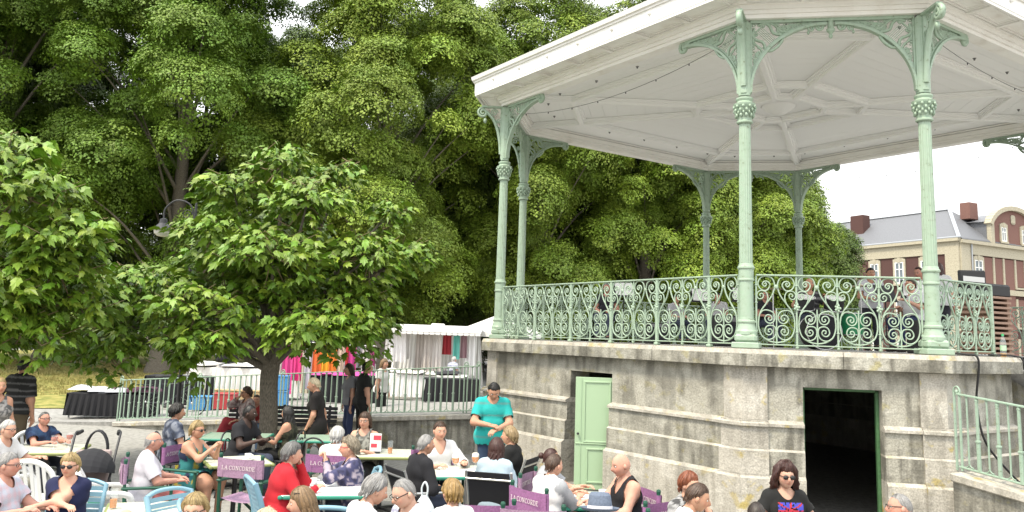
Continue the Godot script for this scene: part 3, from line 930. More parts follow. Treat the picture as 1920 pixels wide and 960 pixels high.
# low wall with coping and a baluster fence on top, running a -> b (tops given)
func fence_run(a: Vector3, b: Vector3, n: int, label: String, wall_label: String) -> void:
	var d := Vector3(b.x - a.x, 0, b.z - a.z)
	var Lh := d.length()
	d /= Lh
	var out := d.cross(Vector3.UP)
	var w := thing("retaining_wall", wall_label, "wall")
	var mb := MB.new()
	var th := 0.28
	var q := [a - Vector3.UP * 0.1, b - Vector3.UP * 0.1]
	var bk := -out * th
	mb.quad(Vector3(a.x, -0.05, a.z), Vector3(b.x, -0.05, b.z), q[1], q[0])
	mb.quad(Vector3(b.x, -0.05, b.z) + bk, Vector3(a.x, -0.05, a.z) + bk, q[0] + bk, q[1] + bk)
	mb.quad(Vector3(b.x, -0.05, b.z), Vector3(b.x, -0.05, b.z) + bk, q[1] + bk, q[1])
	mb.quad(Vector3(a.x, -0.05, a.z) + bk, Vector3(a.x, -0.05, a.z), q[0], q[0] + bk)
	mb.quad(q[0], q[1], q[1] + bk, q[0] + bk)
	part(mb, "wall_face", M.stone, w)
	var nc := maxi(2, int(Lh / 1.6))
	for k in nc:
		mb = MB.new()
		var p0 := a.lerp(b, (k + 0.003) / nc) - out * 0.13
		var p1 := a.lerp(b, (k + 0.997) / nc) - out * 0.13
		mb.bar(p0 - Vector3.UP * 0.05, p1 - Vector3.UP * 0.05, 0.40, 0.10, 0.015)
		part(mb, "coping_stone", M.stone_pale, w)
	var f := thing("fence", label, "fence")
	var c := -out * 0.13
	var slope := (b - a).normalized()
	mb = MB.new(); mb.bar(a + c + Vector3.UP * 0.93, b + c + Vector3.UP * 0.93, 0.05, 0.022, 0.004); part(mb, "top_rail", M.fence, f)
	mb = MB.new(); mb.bar(a + c + Vector3.UP * 0.06, b + c + Vector3.UP * 0.06, 0.04, 0.02, 0.004); part(mb, "bottom_rail", M.fence, f)
	var step := Lh / n
	var thick := MB.new()
	thick.box(Vector3(0, 0.61, 0), Vector3(0.03, 0.62, 0.03), 0.005); thick.box(Vector3(0, 0.23, 0), Vector3(0.04, 0.34, 0.04), 0.008); thick.box(Vector3(0, 0.41, 0), Vector3(0.05, 0.03, 0.05), 0.006)
	thick.ball(Vector3(0, 0.89, 0), Vector3(0.03, 0.03, 0.02), 4, 6)
	var thin := MB.new()
	thin.box(Vector3(0, 0.52, 0), Vector3(0.018, 0.80, 0.018), 0.003)
	for s in [-1.0, 1.0]:
		for g in [[0.13, -1.0], [0.88, 1.0]]:
			var pts := PackedVector3Array()
			for k in 6:
				var an := PI / 2 * k / 5.0
				pts.append(Vector3(s * step * 0.42 * (1 - cos(an)), g[0] + g[1] * 0.055 * sin(an), 0))
			thin.tube(pts, 0.008, 4)
	var tm := thick.mesh(); var nm := thin.mesh()
	var bas := Basis(d, Vector3.UP, out)
	for k in n + 1:
		var p := a.lerp(b, float(k) / n) + c
		if k % 16 == 0 or k == n:
			mb = MB.new()
			for s in [-0.035, 0.035]: mb.box(Vector3(s, 0.48, 0), Vector3(0.026, 0.94, 0.026), 0.004)
			var arc := PackedVector3Array()
			for j in 9: arc.append(Vector3(-0.045 * cos(PI * j / 8.0), 0.95 + 0.07 * sin(PI * j / 8.0), 0))
			mb.tube(arc, 0.012, 5)
			mb.ball(Vector3(0, 0.955, 0), Vector3(0.03, 0.03, 0.02), 5, 7)
			part(mb, "post", M.fence, f, Transform3D(bas, p))
		else:
			part(tm if k % 2 == 0 else nm, "baluster", M.fence, f, Transform3D(bas, p))

# ---------------------------------------------------------------- trees
func rdir(rg: RandomNumberGenerator) -> Vector3:
	var z := rg.randf_range(-1, 1)
	var a := rg.randf() * TAU
	var s := sqrt(1 - z * z)
	return Vector3(s * cos(a), z, s * sin(a))

func lime_cluster(sd: int) -> ArrayMesh:
	var rg := RandomNumberGenerator.new(); rg.seed = sd
	var mb := MB.new()
	for k in 104:
		var a := rg.randf() * TAU
		var r := sqrt(rg.randf()) * 0.52
		var p := Vector3(cos(a) * r, -r * r * 0.55 + rg.randf_range(-0.14, 0.14), sin(a) * r)
		var out := Vector3(cos(a + rg.randf_range(-0.9, 0.9)), rg.randf_range(-0.75, 0.05), sin(a + rg.randf_range(-0.9, 0.9))).normalized()
		var s := rg.randf_range(0.05, 0.115)
		var side := out.cross(Vector3.UP + rdir(rg) * 0.5).normalized() * s * 0.46
		var up := side.cross(out).normalized()
		var tint := rg.randf_range(0.72, 1.15)
		mb.col = Color(tint, tint, tint * rg.randf_range(0.7, 1.0))
		var tip := p + out * s
		var m := p + out * s * 0.45
		mb.tri(p, m + side - up * s * 0.12, tip)
		mb.tri(p, tip, m - side - up * s * 0.12)
	return mb.mesh()

var clusters := []
func lime_tree(pos: Vector3, h: float, rx: float, base: float, sd: int, label: String, tone: Color, dens := 1.0) -> void:
	var rg := RandomNumberGenerator.new(); rg.seed = sd
	var o := thing("lime_tree", label, "tree", pos, 0, "tall limes behind the lawn and bandstand")
	var mb := MB.new()
	var tr := 0.26 + h * 0.012
	var lean := Vector3(rg.randf_range(-0.4, 0.4), 0, rg.randf_range(-0.4, 0.4))
	var tp := []
	var rr := PackedFloat32Array()
	for k in 7:
		var f := k / 6.0
		tp.append(Vector3(0, h * 0.72 * f, 0) + lean * f * f + Vector3(rg.randf_range(-0.1, 0.1), 0, rg.randf_range(-0.1, 0.1)))
	var ts := spline(tp, 3)
	for k in ts.size(): rr.append(lerpf(tr, 0.07, pow(float(k) / ts.size(), 0.8)) * (1.35 if k == 0 else 1.0))
	mb.tube(ts, rr, 9)
	part(mb, "trunk", M.bark, o)
	var cy := (h + base) / 2
	var ry := (h - base) / 2
	var lobes := []
	var nl := int(96 * dens)
	for k in nl:
		var d := rdir(rg)
		var sh := 0.62 + 0.38 * pow(rg.randf(), 0.5)
		if k % 4 == 0: sh = rg.randf_range(0.25, 0.6)
		# narrower at the top
		var yy := d.y * sh
		var taper := 1.0 - 0.28 * maxf(0, yy)
		lobes.append([Vector3(d.x * rx * sh * taper, cy + yy * ry, d.z * rx * sh * taper), rg.randf_range(0.75, 2.05)])
	mb = MB.new()
	for k in range(0, nl, 3):
		var tgt: Vector3 = lobes[k][0]
		var st: Vector3 = ts[clampi(int(ts.size() * clampf((tgt.y - 2.0) / h * 0.95, 0.1, 0.85)), 2, ts.size() - 2)]
		var mid := st.lerp(tgt, 0.5) + Vector3(0, 0.5, 0)
		mb.tube(spline([st, mid, tgt], 4), [0.10, 0.09, 0.075, 0.065, 0.05, 0.04, 0.03, 0.02, 0.012], 5)
	part(mb, "limb", M.bark, o)
	var sets := [[], []]
	for lb in lobes:
		var c: Vector3 = lb[0]
		var r: float = lb[1]
		var outv := Vector3(c.x / rx, (c.y - cy) / ry, c.z / rx)
		var lt := rg.randf_range(0.82, 1.14)
		var cnt := int(34 * r * r)
		for k in cnt:
			var d := rdir(rg)
			if d.y < -0.25 and rg.randf() < 0.75: d.y = -d.y
			if outv.length() > 0.3 and d.dot(outv) < -0.3 and rg.randf() < 0.7: continue
			var p := c + Vector3(d.x, d.y * 0.8, d.z) * r * rg.randf_range(0.72, 1.05)
			var up := (d + Vector3(0, 0.7, 0) + rdir(rg) * 0.35).normalized()
			var x := up.cross(rdir(rg)).normalized()
			var sc := rg.randf_range(0.6, 1.4)
			var tint := lt * rg.randf_range(0.85, 1.15)
			sets[k % 2].append([Transform3D(Basis(x, up, x.cross(up)) * Basis.from_scale(Vector3.ONE * sc), p), Color(tone.r * tint * rg.randf_range(0.9, 1.1), tone.g * tint, tone.b * tint)])
	for s in 2: 
		var cr := multi(clusters[s], M.lime_leaf, sets[s], "crown", o)
		cr.set_meta("kind", "stuff")

func big_leaf(sd: int) -> ArrayMesh:
	# five-lobed leaf, base at origin, tip along +z, folded and drooping
	var mb := MB.new()
	var rg := RandomNumberGenerator.new(); rg.seed = sd
	var rim := [Vector2(0.0, -0.02), Vector2(0.17, -0.10), Vector2(0.24, 0.08), Vector2(0.40, 0.24), Vector2(0.27, 0.40), Vector2(0.29, 0.70), Vector2(0.16, 0.68), Vector2(0.0, 1.05)]
	for k in rim.size(): rim[k] = rim[k] * Vector2(rg.randf_range(0.85, 1.15), 1.0) + Vector2(0, rg.randf_range(-0.04, 0.04) if k > 0 else 0.0)
	var lift := func(p: Vector2) -> Vector3:
		var dr := -(0.40 + 0.15 * sin(sd * 2.0)) * p.y * p.y - 0.30 * absf(p.x) + 0.10 * p.x * sin(sd * 1.7)
		return Vector3(p.x, dr + 0.03 * sin(p.y * 9 + sd), p.y)
	for s in [-1.0, 1.0]:
		for k in rim.size() - 1:
			var a: Vector2 = rim[k]; var b: Vector2 = rim[k + 1]
			var c := Vector2(0, 0.3)
			var va: Vector3 = lift.call(Vector2(a.x * s, a.y)); var vb: Vector3 = lift.call(Vector2(b.x * s, b.y)); var vc: Vector3 = lift.call(c)
			vc.y -= 0.03
			if s > 0: mb.tri(vc, vb, va)
			else: mb.tri(vc, va, vb)
	return mb.mesh()

var leaf_meshes := []
# broad umbrella-shaped young tree with large lobed leaves drooping in sprays
func maple(pos: Vector3, label: String, trunk_h: float, trunk_r: float, pads: Array, sd: int, tone: Color, sprays: float, leaf_size: float, cam_side: Vector3, parts_n: int) -> void:
	var rg := RandomNumberGenerator.new(); rg.seed = sd
	var o := thing("maple_tree", label, "tree", pos)
	var mb := MB.new()
	var tp := [Vector3(0, -0.05, 0), Vector3(0.02, trunk_h * 0.4, 0), Vector3(-0.02, trunk_h * 0.8, 0.02), Vector3(0, trunk_h, 0), Vector3(0.05, trunk_h + 0.8, 0), Vector3(-0.05, trunk_h + 1.8, 0.1)]
	var ts := spline(tp, 4)
	var rr := PackedFloat32Array()
	for k in ts.size(): rr.append(trunk_r * (1.25 if k == 0 else (1.08 if k == 1 else (1.0 if k < 11 else lerpf(1.0, 0.25, (k - 11.0) / (ts.size() - 11))))))
	mb.tube(ts, rr, 12)
	part(mb, "trunk", M.bark, o)
	var leaves := []
	var top := Vector3(0, trunk_h, 0)
	for pd in pads:
		# pad: [centre, radii] foliage mass fed by one limb
		var c: Vector3 = pd[0]
		var r: Vector3 = pd[1]
		mb = MB.new()
		var mid := top.lerp(c, 0.5) + Vector3(0, 0.15 + 0.1 * rg.randf(), 0)
		mb.tube(spline([top + Vector3(0, rg.randf_range(-0.25, 0.5), 0), mid, c], 4), [trunk_r * 0.5, trunk_r * 0.45, trunk_r * 0.4, trunk_r * 0.34, trunk_r * 0.28, trunk_r * 0.22, trunk_r * 0.17, trunk_r * 0.13, trunk_r * 0.09], 6)
		part(mb, "limb", M.bark, o)
		var cnt := int(sprays * r.x * r.z)
		var tw := MB.new()
		for k in cnt:
			var d := rdir(rg)
			if d.y < 0 and rg.randf() < 0.72: d.y = -d.y
			var p := c + d * r * rg.randf_range(0.7, 1.0)
			var away := (Vector3(d.x, 0, d.z) * 0.9 + Vector3(c.x, 0, c.z) * 0.12 + rdir(rg) * 0.5)
			away.y = 0.05
			away = away.normalized()
			var q := p - away * rg.randf_range(0.25, 0.5) - Vector3(0, 0.12, 0)
			if k % 4 == 0: tw.tube(PackedVector3Array([c.lerp(q, 0.35), q, p]), [0.016, 0.011, 0.006], 4)
			var lt := rg.randf_range(0.75, 1.2)
			var nl := rg.randi_range(5, 9)
			for j in nl:
				var an := rg.randf_range(-1.5, 1.5)
				var dir := away.rotated(Vector3.UP, an)
				dir.y = rg.randf_range(-0.75, 0.12)
				dir = dir.normalized()
				var lp := q.lerp(p, j / float(nl)) + dir * 0.09 + rdir(rg) * 0.06
				var nup := (Vector3.UP + rdir(rg) * 0.75)
				var x := nup.cross(dir).normalized()
				var y := dir.cross(x)
				var s := leaf_size * rg.randf_range(0.5, 1.35)
				var tint := lt * rg.randf_range(0.85, 1.15)
				var yl := rg.randf_range(0.85, 1.25)
				leaves.append([Transform3D(Basis(x * s, y * s, dir * s), lp), Color(tone.r * tint * yl, tone.g * tint, tone.b * tint), s])
		part(tw, "twigs", M.twig, o)
	# the largest leaves stand as pieces of their own; tones are drawn at random for every leaf
	leaves.sort_custom(func(a, b): return a[2] > b[2])
	var tones := []
	for k in 6:
		var m: StandardMaterial3D = M.plane_leaf.duplicate()
		m.vertex_color_use_as_albedo = false
		var cc: Color = tone * (0.8 + 0.09 * k)
		m.albedo_color = L(cc.r, cc.g, cc.b)
		tones.append(m)
	for k in parts_n:
		part(leaf_meshes[k % 5], "leaf", tones[rg.randi() % 6], o, leaves[k][0])
	var sets := [[], [], [], [], []]
	for k in range(parts_n, leaves.size()): sets[k % 5].append(leaves[k])
	for s in 5: multi(leaf_meshes[s], M.plane_leaf, sets[s], "crown", o).set_meta("kind", "stuff")

func build_trees() -> void:
	clusters = [lime_cluster(1), lime_cluster(2)]
	leaf_meshes = [big_leaf(1), big_leaf(2), big_leaf(3), big_leaf(4), big_leaf(5)]
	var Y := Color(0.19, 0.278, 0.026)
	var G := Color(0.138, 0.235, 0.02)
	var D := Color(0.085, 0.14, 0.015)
	for t in TREES:
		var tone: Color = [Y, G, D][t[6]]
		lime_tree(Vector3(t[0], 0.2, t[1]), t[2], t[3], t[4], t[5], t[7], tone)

const TREES := [
	[-23.5, -37.0, 24.0, 6.4, 2.6, 101, 1, "tall lime behind the lawn beside the shaded far left path"],
	[-15.4, -38.0, 25.0, 5.7, 2.2, 102, 1, "broad tall lime behind the street lamp and small maple"],
	[-6.2, -40.0, 22.0, 6.1, 2.2, 103, 0, "yellow-green lime rising between the maple and the bandstand roof"],
	[1.6, -44.0, 21.5, 5.2, 2.4, 104, 0, "yellow-green lime whose crown touches the left roof corner"],
	[7.5, -46.0, 23.0, 5.0, 2.2, 105, 0, "lime standing directly behind the bandstand's left bay"],
	[11.6, -47.0, 19.0, 4.6, 2.4, 106, 0, "lime seen through the middle bay of the bandstand"],
	[14.6, -48.0, 14.0, 3.0, 2.2, 107, 0, "bright lime at the end of the row near the brick building"],
	[-30.0, -42.0, 22.0, 6.0, 2.2, 108, 2, "dark lime at the outer end of the row over the parked cars"],
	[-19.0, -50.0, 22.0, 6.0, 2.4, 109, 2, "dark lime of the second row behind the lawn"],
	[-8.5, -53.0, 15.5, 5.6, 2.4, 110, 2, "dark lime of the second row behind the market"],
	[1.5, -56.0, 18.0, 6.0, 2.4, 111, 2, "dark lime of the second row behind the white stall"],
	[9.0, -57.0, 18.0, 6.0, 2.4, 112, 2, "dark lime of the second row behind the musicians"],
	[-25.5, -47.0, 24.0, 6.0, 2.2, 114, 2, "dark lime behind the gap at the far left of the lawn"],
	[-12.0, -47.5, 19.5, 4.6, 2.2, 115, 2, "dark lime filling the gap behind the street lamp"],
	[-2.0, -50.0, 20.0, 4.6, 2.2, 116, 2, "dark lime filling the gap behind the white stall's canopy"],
	[-33.0, -64.0, 10.5, 5.5, 0.2, 117, 2, "dense shrub beyond the parked cars at the far left"],
	[-24.0, -65.0, 11.0, 5.5, 0.2, 118, 2, "dense shrub behind the white parked car"],
	[-14.0, -66.0, 10.5, 6.0, 0.2, 119, 2, "dense shrub behind the grey parked car"],
	[-4.0, -66.0, 6.5, 6.0, 0.2, 120, 2, "dense shrub far behind the white market stall"],
	[6.0, -67.0, 7.0, 6.0, 0.2, 121, 2, "dense shrub far behind the bandstand deck"],
	[15.0, -67.0, 7.0, 5.0, 0.2, 122, 2, "dense shrub far behind the drummer"],
	[21.7, -58.0, 10.2, 1.7, 1.2, 113, 2, "small dark tree in front of the brick building"],
]

func build_maples() -> void:
	var pads := [
		[Vector3(-2.2, 2.95, 0.5), Vector3(1.1, 0.5, 1.0)], [Vector3(-3.0, 2.25, 0.1), Vector3(0.85, 0.5, 0.9)], [Vector3(-1.25, 3.6, -0.6), Vector3(0.9, 0.55, 0.9)],
		[Vector3(-0.95, 3.9, 0.7), Vector3(0.85, 0.45, 0.8)], [Vector3(-0.9, 4.75, 0.1), Vector3(0.8, 0.45, 0.8)], [Vector3(-0.1, 5.3, -0.1), Vector3(0.75, 0.5, 0.7)],
		[Vector3(0.6, 4.5, 0.7), Vector3(0.95, 0.5, 0.8)], [Vector3(1.05, 5.2, -0.2), Vector3(0.5, 0.3, 0.5)], [Vector3(0.2, 3.5, 1.2), Vector3(1.1, 0.55, 0.8)],
		[Vector3(1.7, 3.6, 0.5), Vector3(1.0, 0.5, 0.9)], [Vector3(2.35, 3.75, 0.0), Vector3(0.65, 0.35, 0.7)], [Vector3(1.9, 4.55, -0.4), Vector3(0.5, 0.35, 0.5)],
		[Vector3(1.5, 2.85, 0.2), Vector3(0.8, 0.5, 0.9)], [Vector3(1.2, 2.55, 1.0), Vector3(0.8, 0.4, 0.8)], [Vector3(-0.9, 2.6, 1.3), Vector3(1.0, 0.5, 0.8)],
		[Vector3(0.3, 2.5, -1.3), Vector3(1.4, 0.6, 0.9)], [Vector3(-1.7, 2.3, -1.2), Vector3(1.1, 0.5, 0.9)], [Vector3(1.35, 2.4, -1.0), Vector3(0.8, 0.5, 0.8)],
		[Vector3(-1.12, 1.8, 1.0), Vector3(0.42, 0.75, 0.45)], [Vector3(-0.2, 4.1, -0.8), Vector3(1.0, 0.6, 0.8)], [Vector3(-2.6, 1.95, 0.9), Vector3(0.9, 0.42, 0.7)], [Vector3(-0.75, 2.1, 1.5), Vector3(0.75, 0.35, 0.6)], [Vector3(0.9, 2.35, 1.4), Vector3(0.85, 0.34, 0.6)], [Vector3(1.5, 2.35, 0.6), Vector3(0.6, 0.35, 0.7)], [Vector3(0.2, 2.9, 0.2), Vector3(1.3, 0.6, 1.0)], [Vector3(-0.3, 3.6, 0.1), Vector3(1.1, 0.6, 0.9)]]
	maple(Vector3(-4.14, 0, -15.0), "small umbrella-shaped maple with grey trunk standing among the cafe tables", 1.75, 0.155, pads, 211, Color(0.13, 0.225, 0.017), 120.0, 0.155, Vector3(0, 0, 1), 300)
	var pl := [[Vector3(0.55, 4.75, 0.2), Vector3(1.0, 0.5, 0.9)], [Vector3(1.15, 4.1, 0.3), Vector3(1.0, 0.6, 0.9)], [Vector3(1.75, 3.55, 0.1), Vector3(0.9, 0.45, 0.8)], [Vector3(1.55, 3.1, -0.2), Vector3(0.9, 0.5, 0.8)],
		[Vector3(0.75, 2.75, 0.4), Vector3(1.0, 0.5, 0.9)], [Vector3(1.25, 2.2, -0.1), Vector3(0.9, 0.5, 0.8)], [Vector3(-0.05, 3.2, -0.5), Vector3(1.1, 0.7, 0.9)], [Vector3(0.15, 2.1, -0.5), Vector3(1.0, 0.5, 0.9)], [Vector3(1.65, 2.65, -0.6), Vector3(0.8, 0.4, 0.7)]]
	maple(Vector3(-8.3, 0, -12.3), "leafy maple whose crown hangs over the standing people at the left edge", 1.7, 0.13, pl, 223, Color(0.135, 0.23, 0.017), 112.0, 0.17, Vector3(0.3, 0, 1), 300)

# ---------------------------------------------------------------- people
# surface nets over smoothly joined tapered capsules; bone = [a, b, ra, rb, id]
func surf(bones: Array, cell: float, k: float) -> Dictionary:
	var lo := Vector3(99, 99, 99); var hi := -lo
	for b in bones:
		var r: float = maxf(b[2], b[3]) + cell * 2 + k * 0.5
		for j in 2:
			lo = lo.min(b[j] - Vector3.ONE * r); hi = hi.max(b[j] + Vector3.ONE * r)
	var nx := int((hi.x - lo.x) / cell) + 2
	var ny := int((hi.y - lo.y) / cell) + 2
	var nz := int((hi.z - lo.z) / cell) + 2
	var N := nx * ny * nz
	var f := PackedFloat32Array(); f.resize(N); f.fill(9.0)
	var bd := PackedFloat32Array(); bd.resize(N); bd.fill(9.0)
	var bi := PackedInt32Array(); bi.resize(N)
	var bt := PackedFloat32Array(); bt.resize(N)
	for j in bones.size():
		var b: Array = bones[j]
		var a: Vector3 = b[0]
		var ab: Vector3 = b[1] - a
		var l2 := maxf(ab.length_squared(), 1e-9)
		var ra: float = b[2]; var dr: float = b[3] - b[2]
		var m: float = maxf(b[2], b[3]) + cell * 2 + k * 0.5
		var mn := (a.min(b[1]) - Vector3.ONE * m - lo) / cell
		var mx := (a.max(b[1]) + Vector3.ONE * m - lo) / cell
		for z in range(maxi(0, int(mn.z)), mini(nz, int(mx.z) + 1)):
			for y in range(maxi(0, int(mn.y)), mini(ny, int(mx.y) + 1)):
				var row := (z * ny + y) * nx
				for x in range(maxi(0, int(mn.x)), mini(nx, int(mx.x) + 1)):
					var pa := lo + Vector3(x, y, z) * cell - a
					var t := clampf(pa.dot(ab) / l2, 0.0, 1.0)
					var d := (pa - ab * t).length() - ra - dr * t
					var i := row + x
					if d < bd[i]:
						bd[i] = d; bi[i] = j; bt[i] = t
					var o := f[i]
					if o > 8.0: f[i] = d
					else:
						var h := maxf(k - absf(o - d), 0.0)
						f[i] = minf(o, d) - h * h * 0.25 / k
	var vi := PackedInt32Array(); vi.resize(N); vi.fill(-1)
	var vs := PackedVector3Array(); var ids := PackedInt32Array(); var ts := PackedFloat32Array()
	var lim := cell * 1.8
	var off := [0, 1, nx, nx + 1, nx * ny, nx * ny + 1, nx * ny + nx, nx * ny + nx + 1]
	var cs := [Vector3(0, 0, 0), Vector3(1, 0, 0), Vector3(0, 1, 0), Vector3(1, 1, 0), Vector3(0, 0, 1), Vector3(1, 0, 1), Vector3(0, 1, 1), Vector3(1, 1, 1)]
	var eds := [[0, 1], [2, 3], [4, 5], [6, 7], [0, 2], [1, 3], [4, 6], [5, 7], [0, 4], [1, 5], [2, 6], [3, 7]]
	var live := PackedInt32Array()
	for z in nz - 1:
		for y in ny - 1:
			var row := (z * ny + y) * nx
			for x in nx - 1:
				var i := row + x
				var f0 := f[i]
				if f0 > lim or f0 < -lim: continue
				var cnt := 0
				for q in 8:
					if f[i + off[q]] < 0.0: cnt += 1
				if cnt == 0 or cnt == 8: continue
				var s := Vector3.ZERO
				var n := 0
				for e in eds:
					var fa := f[i + off[e[0]]]; var fb := f[i + off[e[1]]]
					if (fa < 0.0) != (fb < 0.0):
						s += cs[e[0]].lerp(cs[e[1]], fa / (fa - fb)); n += 1
				vi[i] = vs.size()
				vs.append(lo + (Vector3(x, y, z) + s / n) * cell)
				ids.append(bi[i]); ts.append(bt[i])
				live.append(i)
	var quads := PackedInt32Array()
	var ax := [[1, nx, nx * ny], [nx, nx * ny, 1], [nx * ny, 1, nx]]
	for i in live:
		for e in ax:
			var ia: int = i + e[0]
			if (f[i] < 0.0) == (f[ia] < 0.0): continue
			var a := vi[i]; var b := vi[i - e[1]]; var c := vi[i - e[1] - e[2]]; var d := vi[i - e[2]]
			if a < 0 or b < 0 or c < 0 or d < 0: continue
			if f[i] < 0.0: quads.append_array([a, b, c, d])
			else: quads.append_array([a, d, c, b])
	var nn := PackedVector3Array(); nn.resize(vs.size())
	for q in range(0, quads.size(), 4):
		var a := vs[quads[q]]; var c := vs[quads[q + 2]]
		var nrm := (c - a).cross(vs[quads[q + 3]] - vs[quads[q + 1]])
		for w in 4: nn[quads[q + w]] += nrm
	for q in nn.size(): nn[q] = nn[q].normalized()
	return {"v": vs, "n": nn, "id": ids, "t": ts, "q": quads}

var hands := []
func make_hands() -> void:
	for curl in [[0.35, 0.8], [0.9, 2.2]]:
		var b := []
		var xs := [-0.030, -0.010, 0.010, 0.029]
		var ln := [0.072, 0.082, 0.075, 0.058]
		for k in 4:
			var r0 := Vector3(xs[k] * 0.7, 0, 0.0); var r1 := Vector3(xs[k], 0, 0.088 - absf(k - 1.3) * 0.004)
			b.append([r0, r1, 0.016, 0.0125, 0])
			var c: float = curl[0] + 0.06 * k
			var m: Vector3 = r1 + Vector3(0, -sin(c), cos(c)) * ln[k] * 0.52
			var d: float = curl[1] + 0.08 * k
			b.append([r1, m, 0.0098, 0.0088, 1])
			b.append([m, m + Vector3(0, -sin(d), cos(d)) * ln[k] * 0.5, 0.0088, 0.0074, 1])
		b.append([Vector3(-0.022, -0.004, 0.018), Vector3(-0.05, -0.014, 0.052), 0.014, 0.0105, 2])
		b.append([Vector3(-0.05, -0.014, 0.052), Vector3(-0.046, -0.028, 0.088), 0.0105, 0.008, 2])
		hands.append(surf(b, 0.0062, 0.007))

func add_surf(mb: MB, s: Dictionary) -> void:
	var vs: PackedVector3Array = s.v; var nn: PackedVector3Array = s.n; var q: PackedInt32Array = s.q
	for i in range(0, q.size(), 4):
		mb.qn(vs[q[i]], vs[q[i + 1]], vs[q[i + 2]], vs[q[i + 3]], nn[q[i]], nn[q[i + 1]], nn[q[i + 2]], nn[q[i + 3]])

func gs(d: Vector3, c: Vector3, w: float) -> float:
	return exp(-(d - c).length_squared() / (w * w))

const HEADR := Vector3(0.0755, 0.118, 0.096)
func head_r(d: Vector3) -> float:
	# radius of the plain skull in direction d
	var e := Vector3(d.x / HEADR.x, d.y / HEADR.y, d.z / HEADR.z)
	var r := 1.0 / e.length()
	if d.y < 0.0: r *= 1.0 - 0.10 * d.y * d.y * (1.0 if d.z > -0.2 else 1.6)
	if d.z < 0.0 and d.y > -0.3: r *= 1.0 + 0.05 * -d.z
	return r

func head(mb: MB, skin: Color, brow: Color, lip: Color) -> void:
	var la := 26; var lo := 34
	var P := []; var C := []
	for i in la + 1:
		for k in lo:
			var th := PI * i / la
			var ph := TAU * k / lo
			# crowd the columns towards the face
			ph += 0.35 * sin(ph)
			var d := Vector3(sin(th) * sin(ph), cos(th), sin(th) * cos(ph))
			# ph=0 is behind after the shift, so turn the face to +z
			d = Vector3(-d.x, d.y, -d.z)
			var r := head_r(d)
			var ex := Vector3(absf(d.x), d.y, d.z)
			r -= 0.010 * gs(ex, Vector3(0.34, 0.14, 0.92), 0.22)
			r += 0.005 * gs(ex, Vector3(0.28, 0.33, 0.9), 0.2)
			r += 0.024 * gs(Vector3(d.x * 1.7, (d.y + 0.13) * 0.9, d.z), Vector3(0, 0, 0.98), 0.17)
			r += 0.010 * gs(Vector3(d.x * 1.8, (d.y - 0.06) * 0.7, d.z), Vector3(0, 0, 0.98), 0.15)
			r += 0.006 * gs(Vector3(d.x * 0.7, d.y * 1.6 + 0.72, d.z), Vector3(0, 0, 0.89), 0.2)
			r -= 0.004 * gs(Vector3(d.x * 0.6, d.y * 2 + 1.18, d.z), Vector3(0, 0, 0.85), 0.18)
			r += 0.010 * gs(d, Vector3(0, -0.78, 0.62), 0.3)
			r += 0.004 * gs(ex, Vector3(0.55, -0.2, 0.8), 0.25)
			P.append(d * r)
			var c := skin
			c = c.lerp(lip, clampf(1.35 * gs(Vector3(d.x * 0.62, (d.y + 0.43) * 2.2, d.z), Vector3(0, 0, 0.90), 0.16), 0, 1))
			c = c.lerp(brow, clampf(1.3 * gs(Vector3(ex.x * 0.55, ex.y * 2.4, ex.z), Vector3(0.18, 0.31 * 2.4, 0.90), 0.14), 0, 0.85))
			var rosy := Color(skin.r * 1.02, skin.g * 0.74, skin.b * 0.72)
			c = c.lerp(rosy, 0.65 * gs(ex, Vector3(0.52, -0.18, 0.83), 0.28) + 0.5 * gs(d, Vector3(0, -0.14, 0.99), 0.16))
			c *= 1.0 + 0.12 * ns.get_noise_3d(d.x * 160, d.y * 160, d.z * 160)
			C.append(c)
	var NN := []
	for i in P.size(): NN.append(Vector3.ZERO)
	for i in la:
		for k in lo:
			var a := i * lo + k; var b := i * lo + (k + 1) % lo
			var c := a + lo; var d := b + lo
			var n: Vector3 = (P[d] - P[a]).cross(P[b] - P[c])
			if n.dot(P[a]) < 0: n = -n
			for w in [a, b, c, d]: NN[w] += n
	for i in la:
		for k in lo:
			var a := i * lo + k; var b := i * lo + (k + 1) % lo
			var tri_ := [a, b, b + lo, a + lo]
			var nrm: Vector3 = (P[tri_[1]] - P[tri_[0]]).cross(P[tri_[2]] - P[tri_[0]])
			if i == 0: nrm = (P[tri_[2]] - P[tri_[0]]).cross(P[tri_[3]] - P[tri_[0]])
			if nrm.dot(P[tri_[2]]) < 0: tri_ = [a, a + lo, b + lo, b]
			for s in [[0, 2, 1], [0, 3, 2]]:
				for w in s:
					mb.col = C[tri_[w]]
					mb.pv(P[tri_[w]], NN[tri_[w]].normalized())
	mb.col = skin
	for s in [-1.0, 1.0]:
		mb.ball(Vector3(s * 0.0785, -0.002, -0.008), Vector3(0.012, 0.031, 0.019), 6, 8)
		mb.col = Color(0.62, 0.6, 0.57)
		mb.ball(Vector3(s * 0.031, 0.016, 0.0775), Vector3(0.0125, 0.0075, 0.008), 5, 8)
		mb.col = Color(0.03, 0.022, 0.016)
		mb.ball(Vector3(s * 0.031, 0.0165, 0.0832), Vector3(0.0058, 0.0062, 0.004), 4, 6)
		mb.col = skin

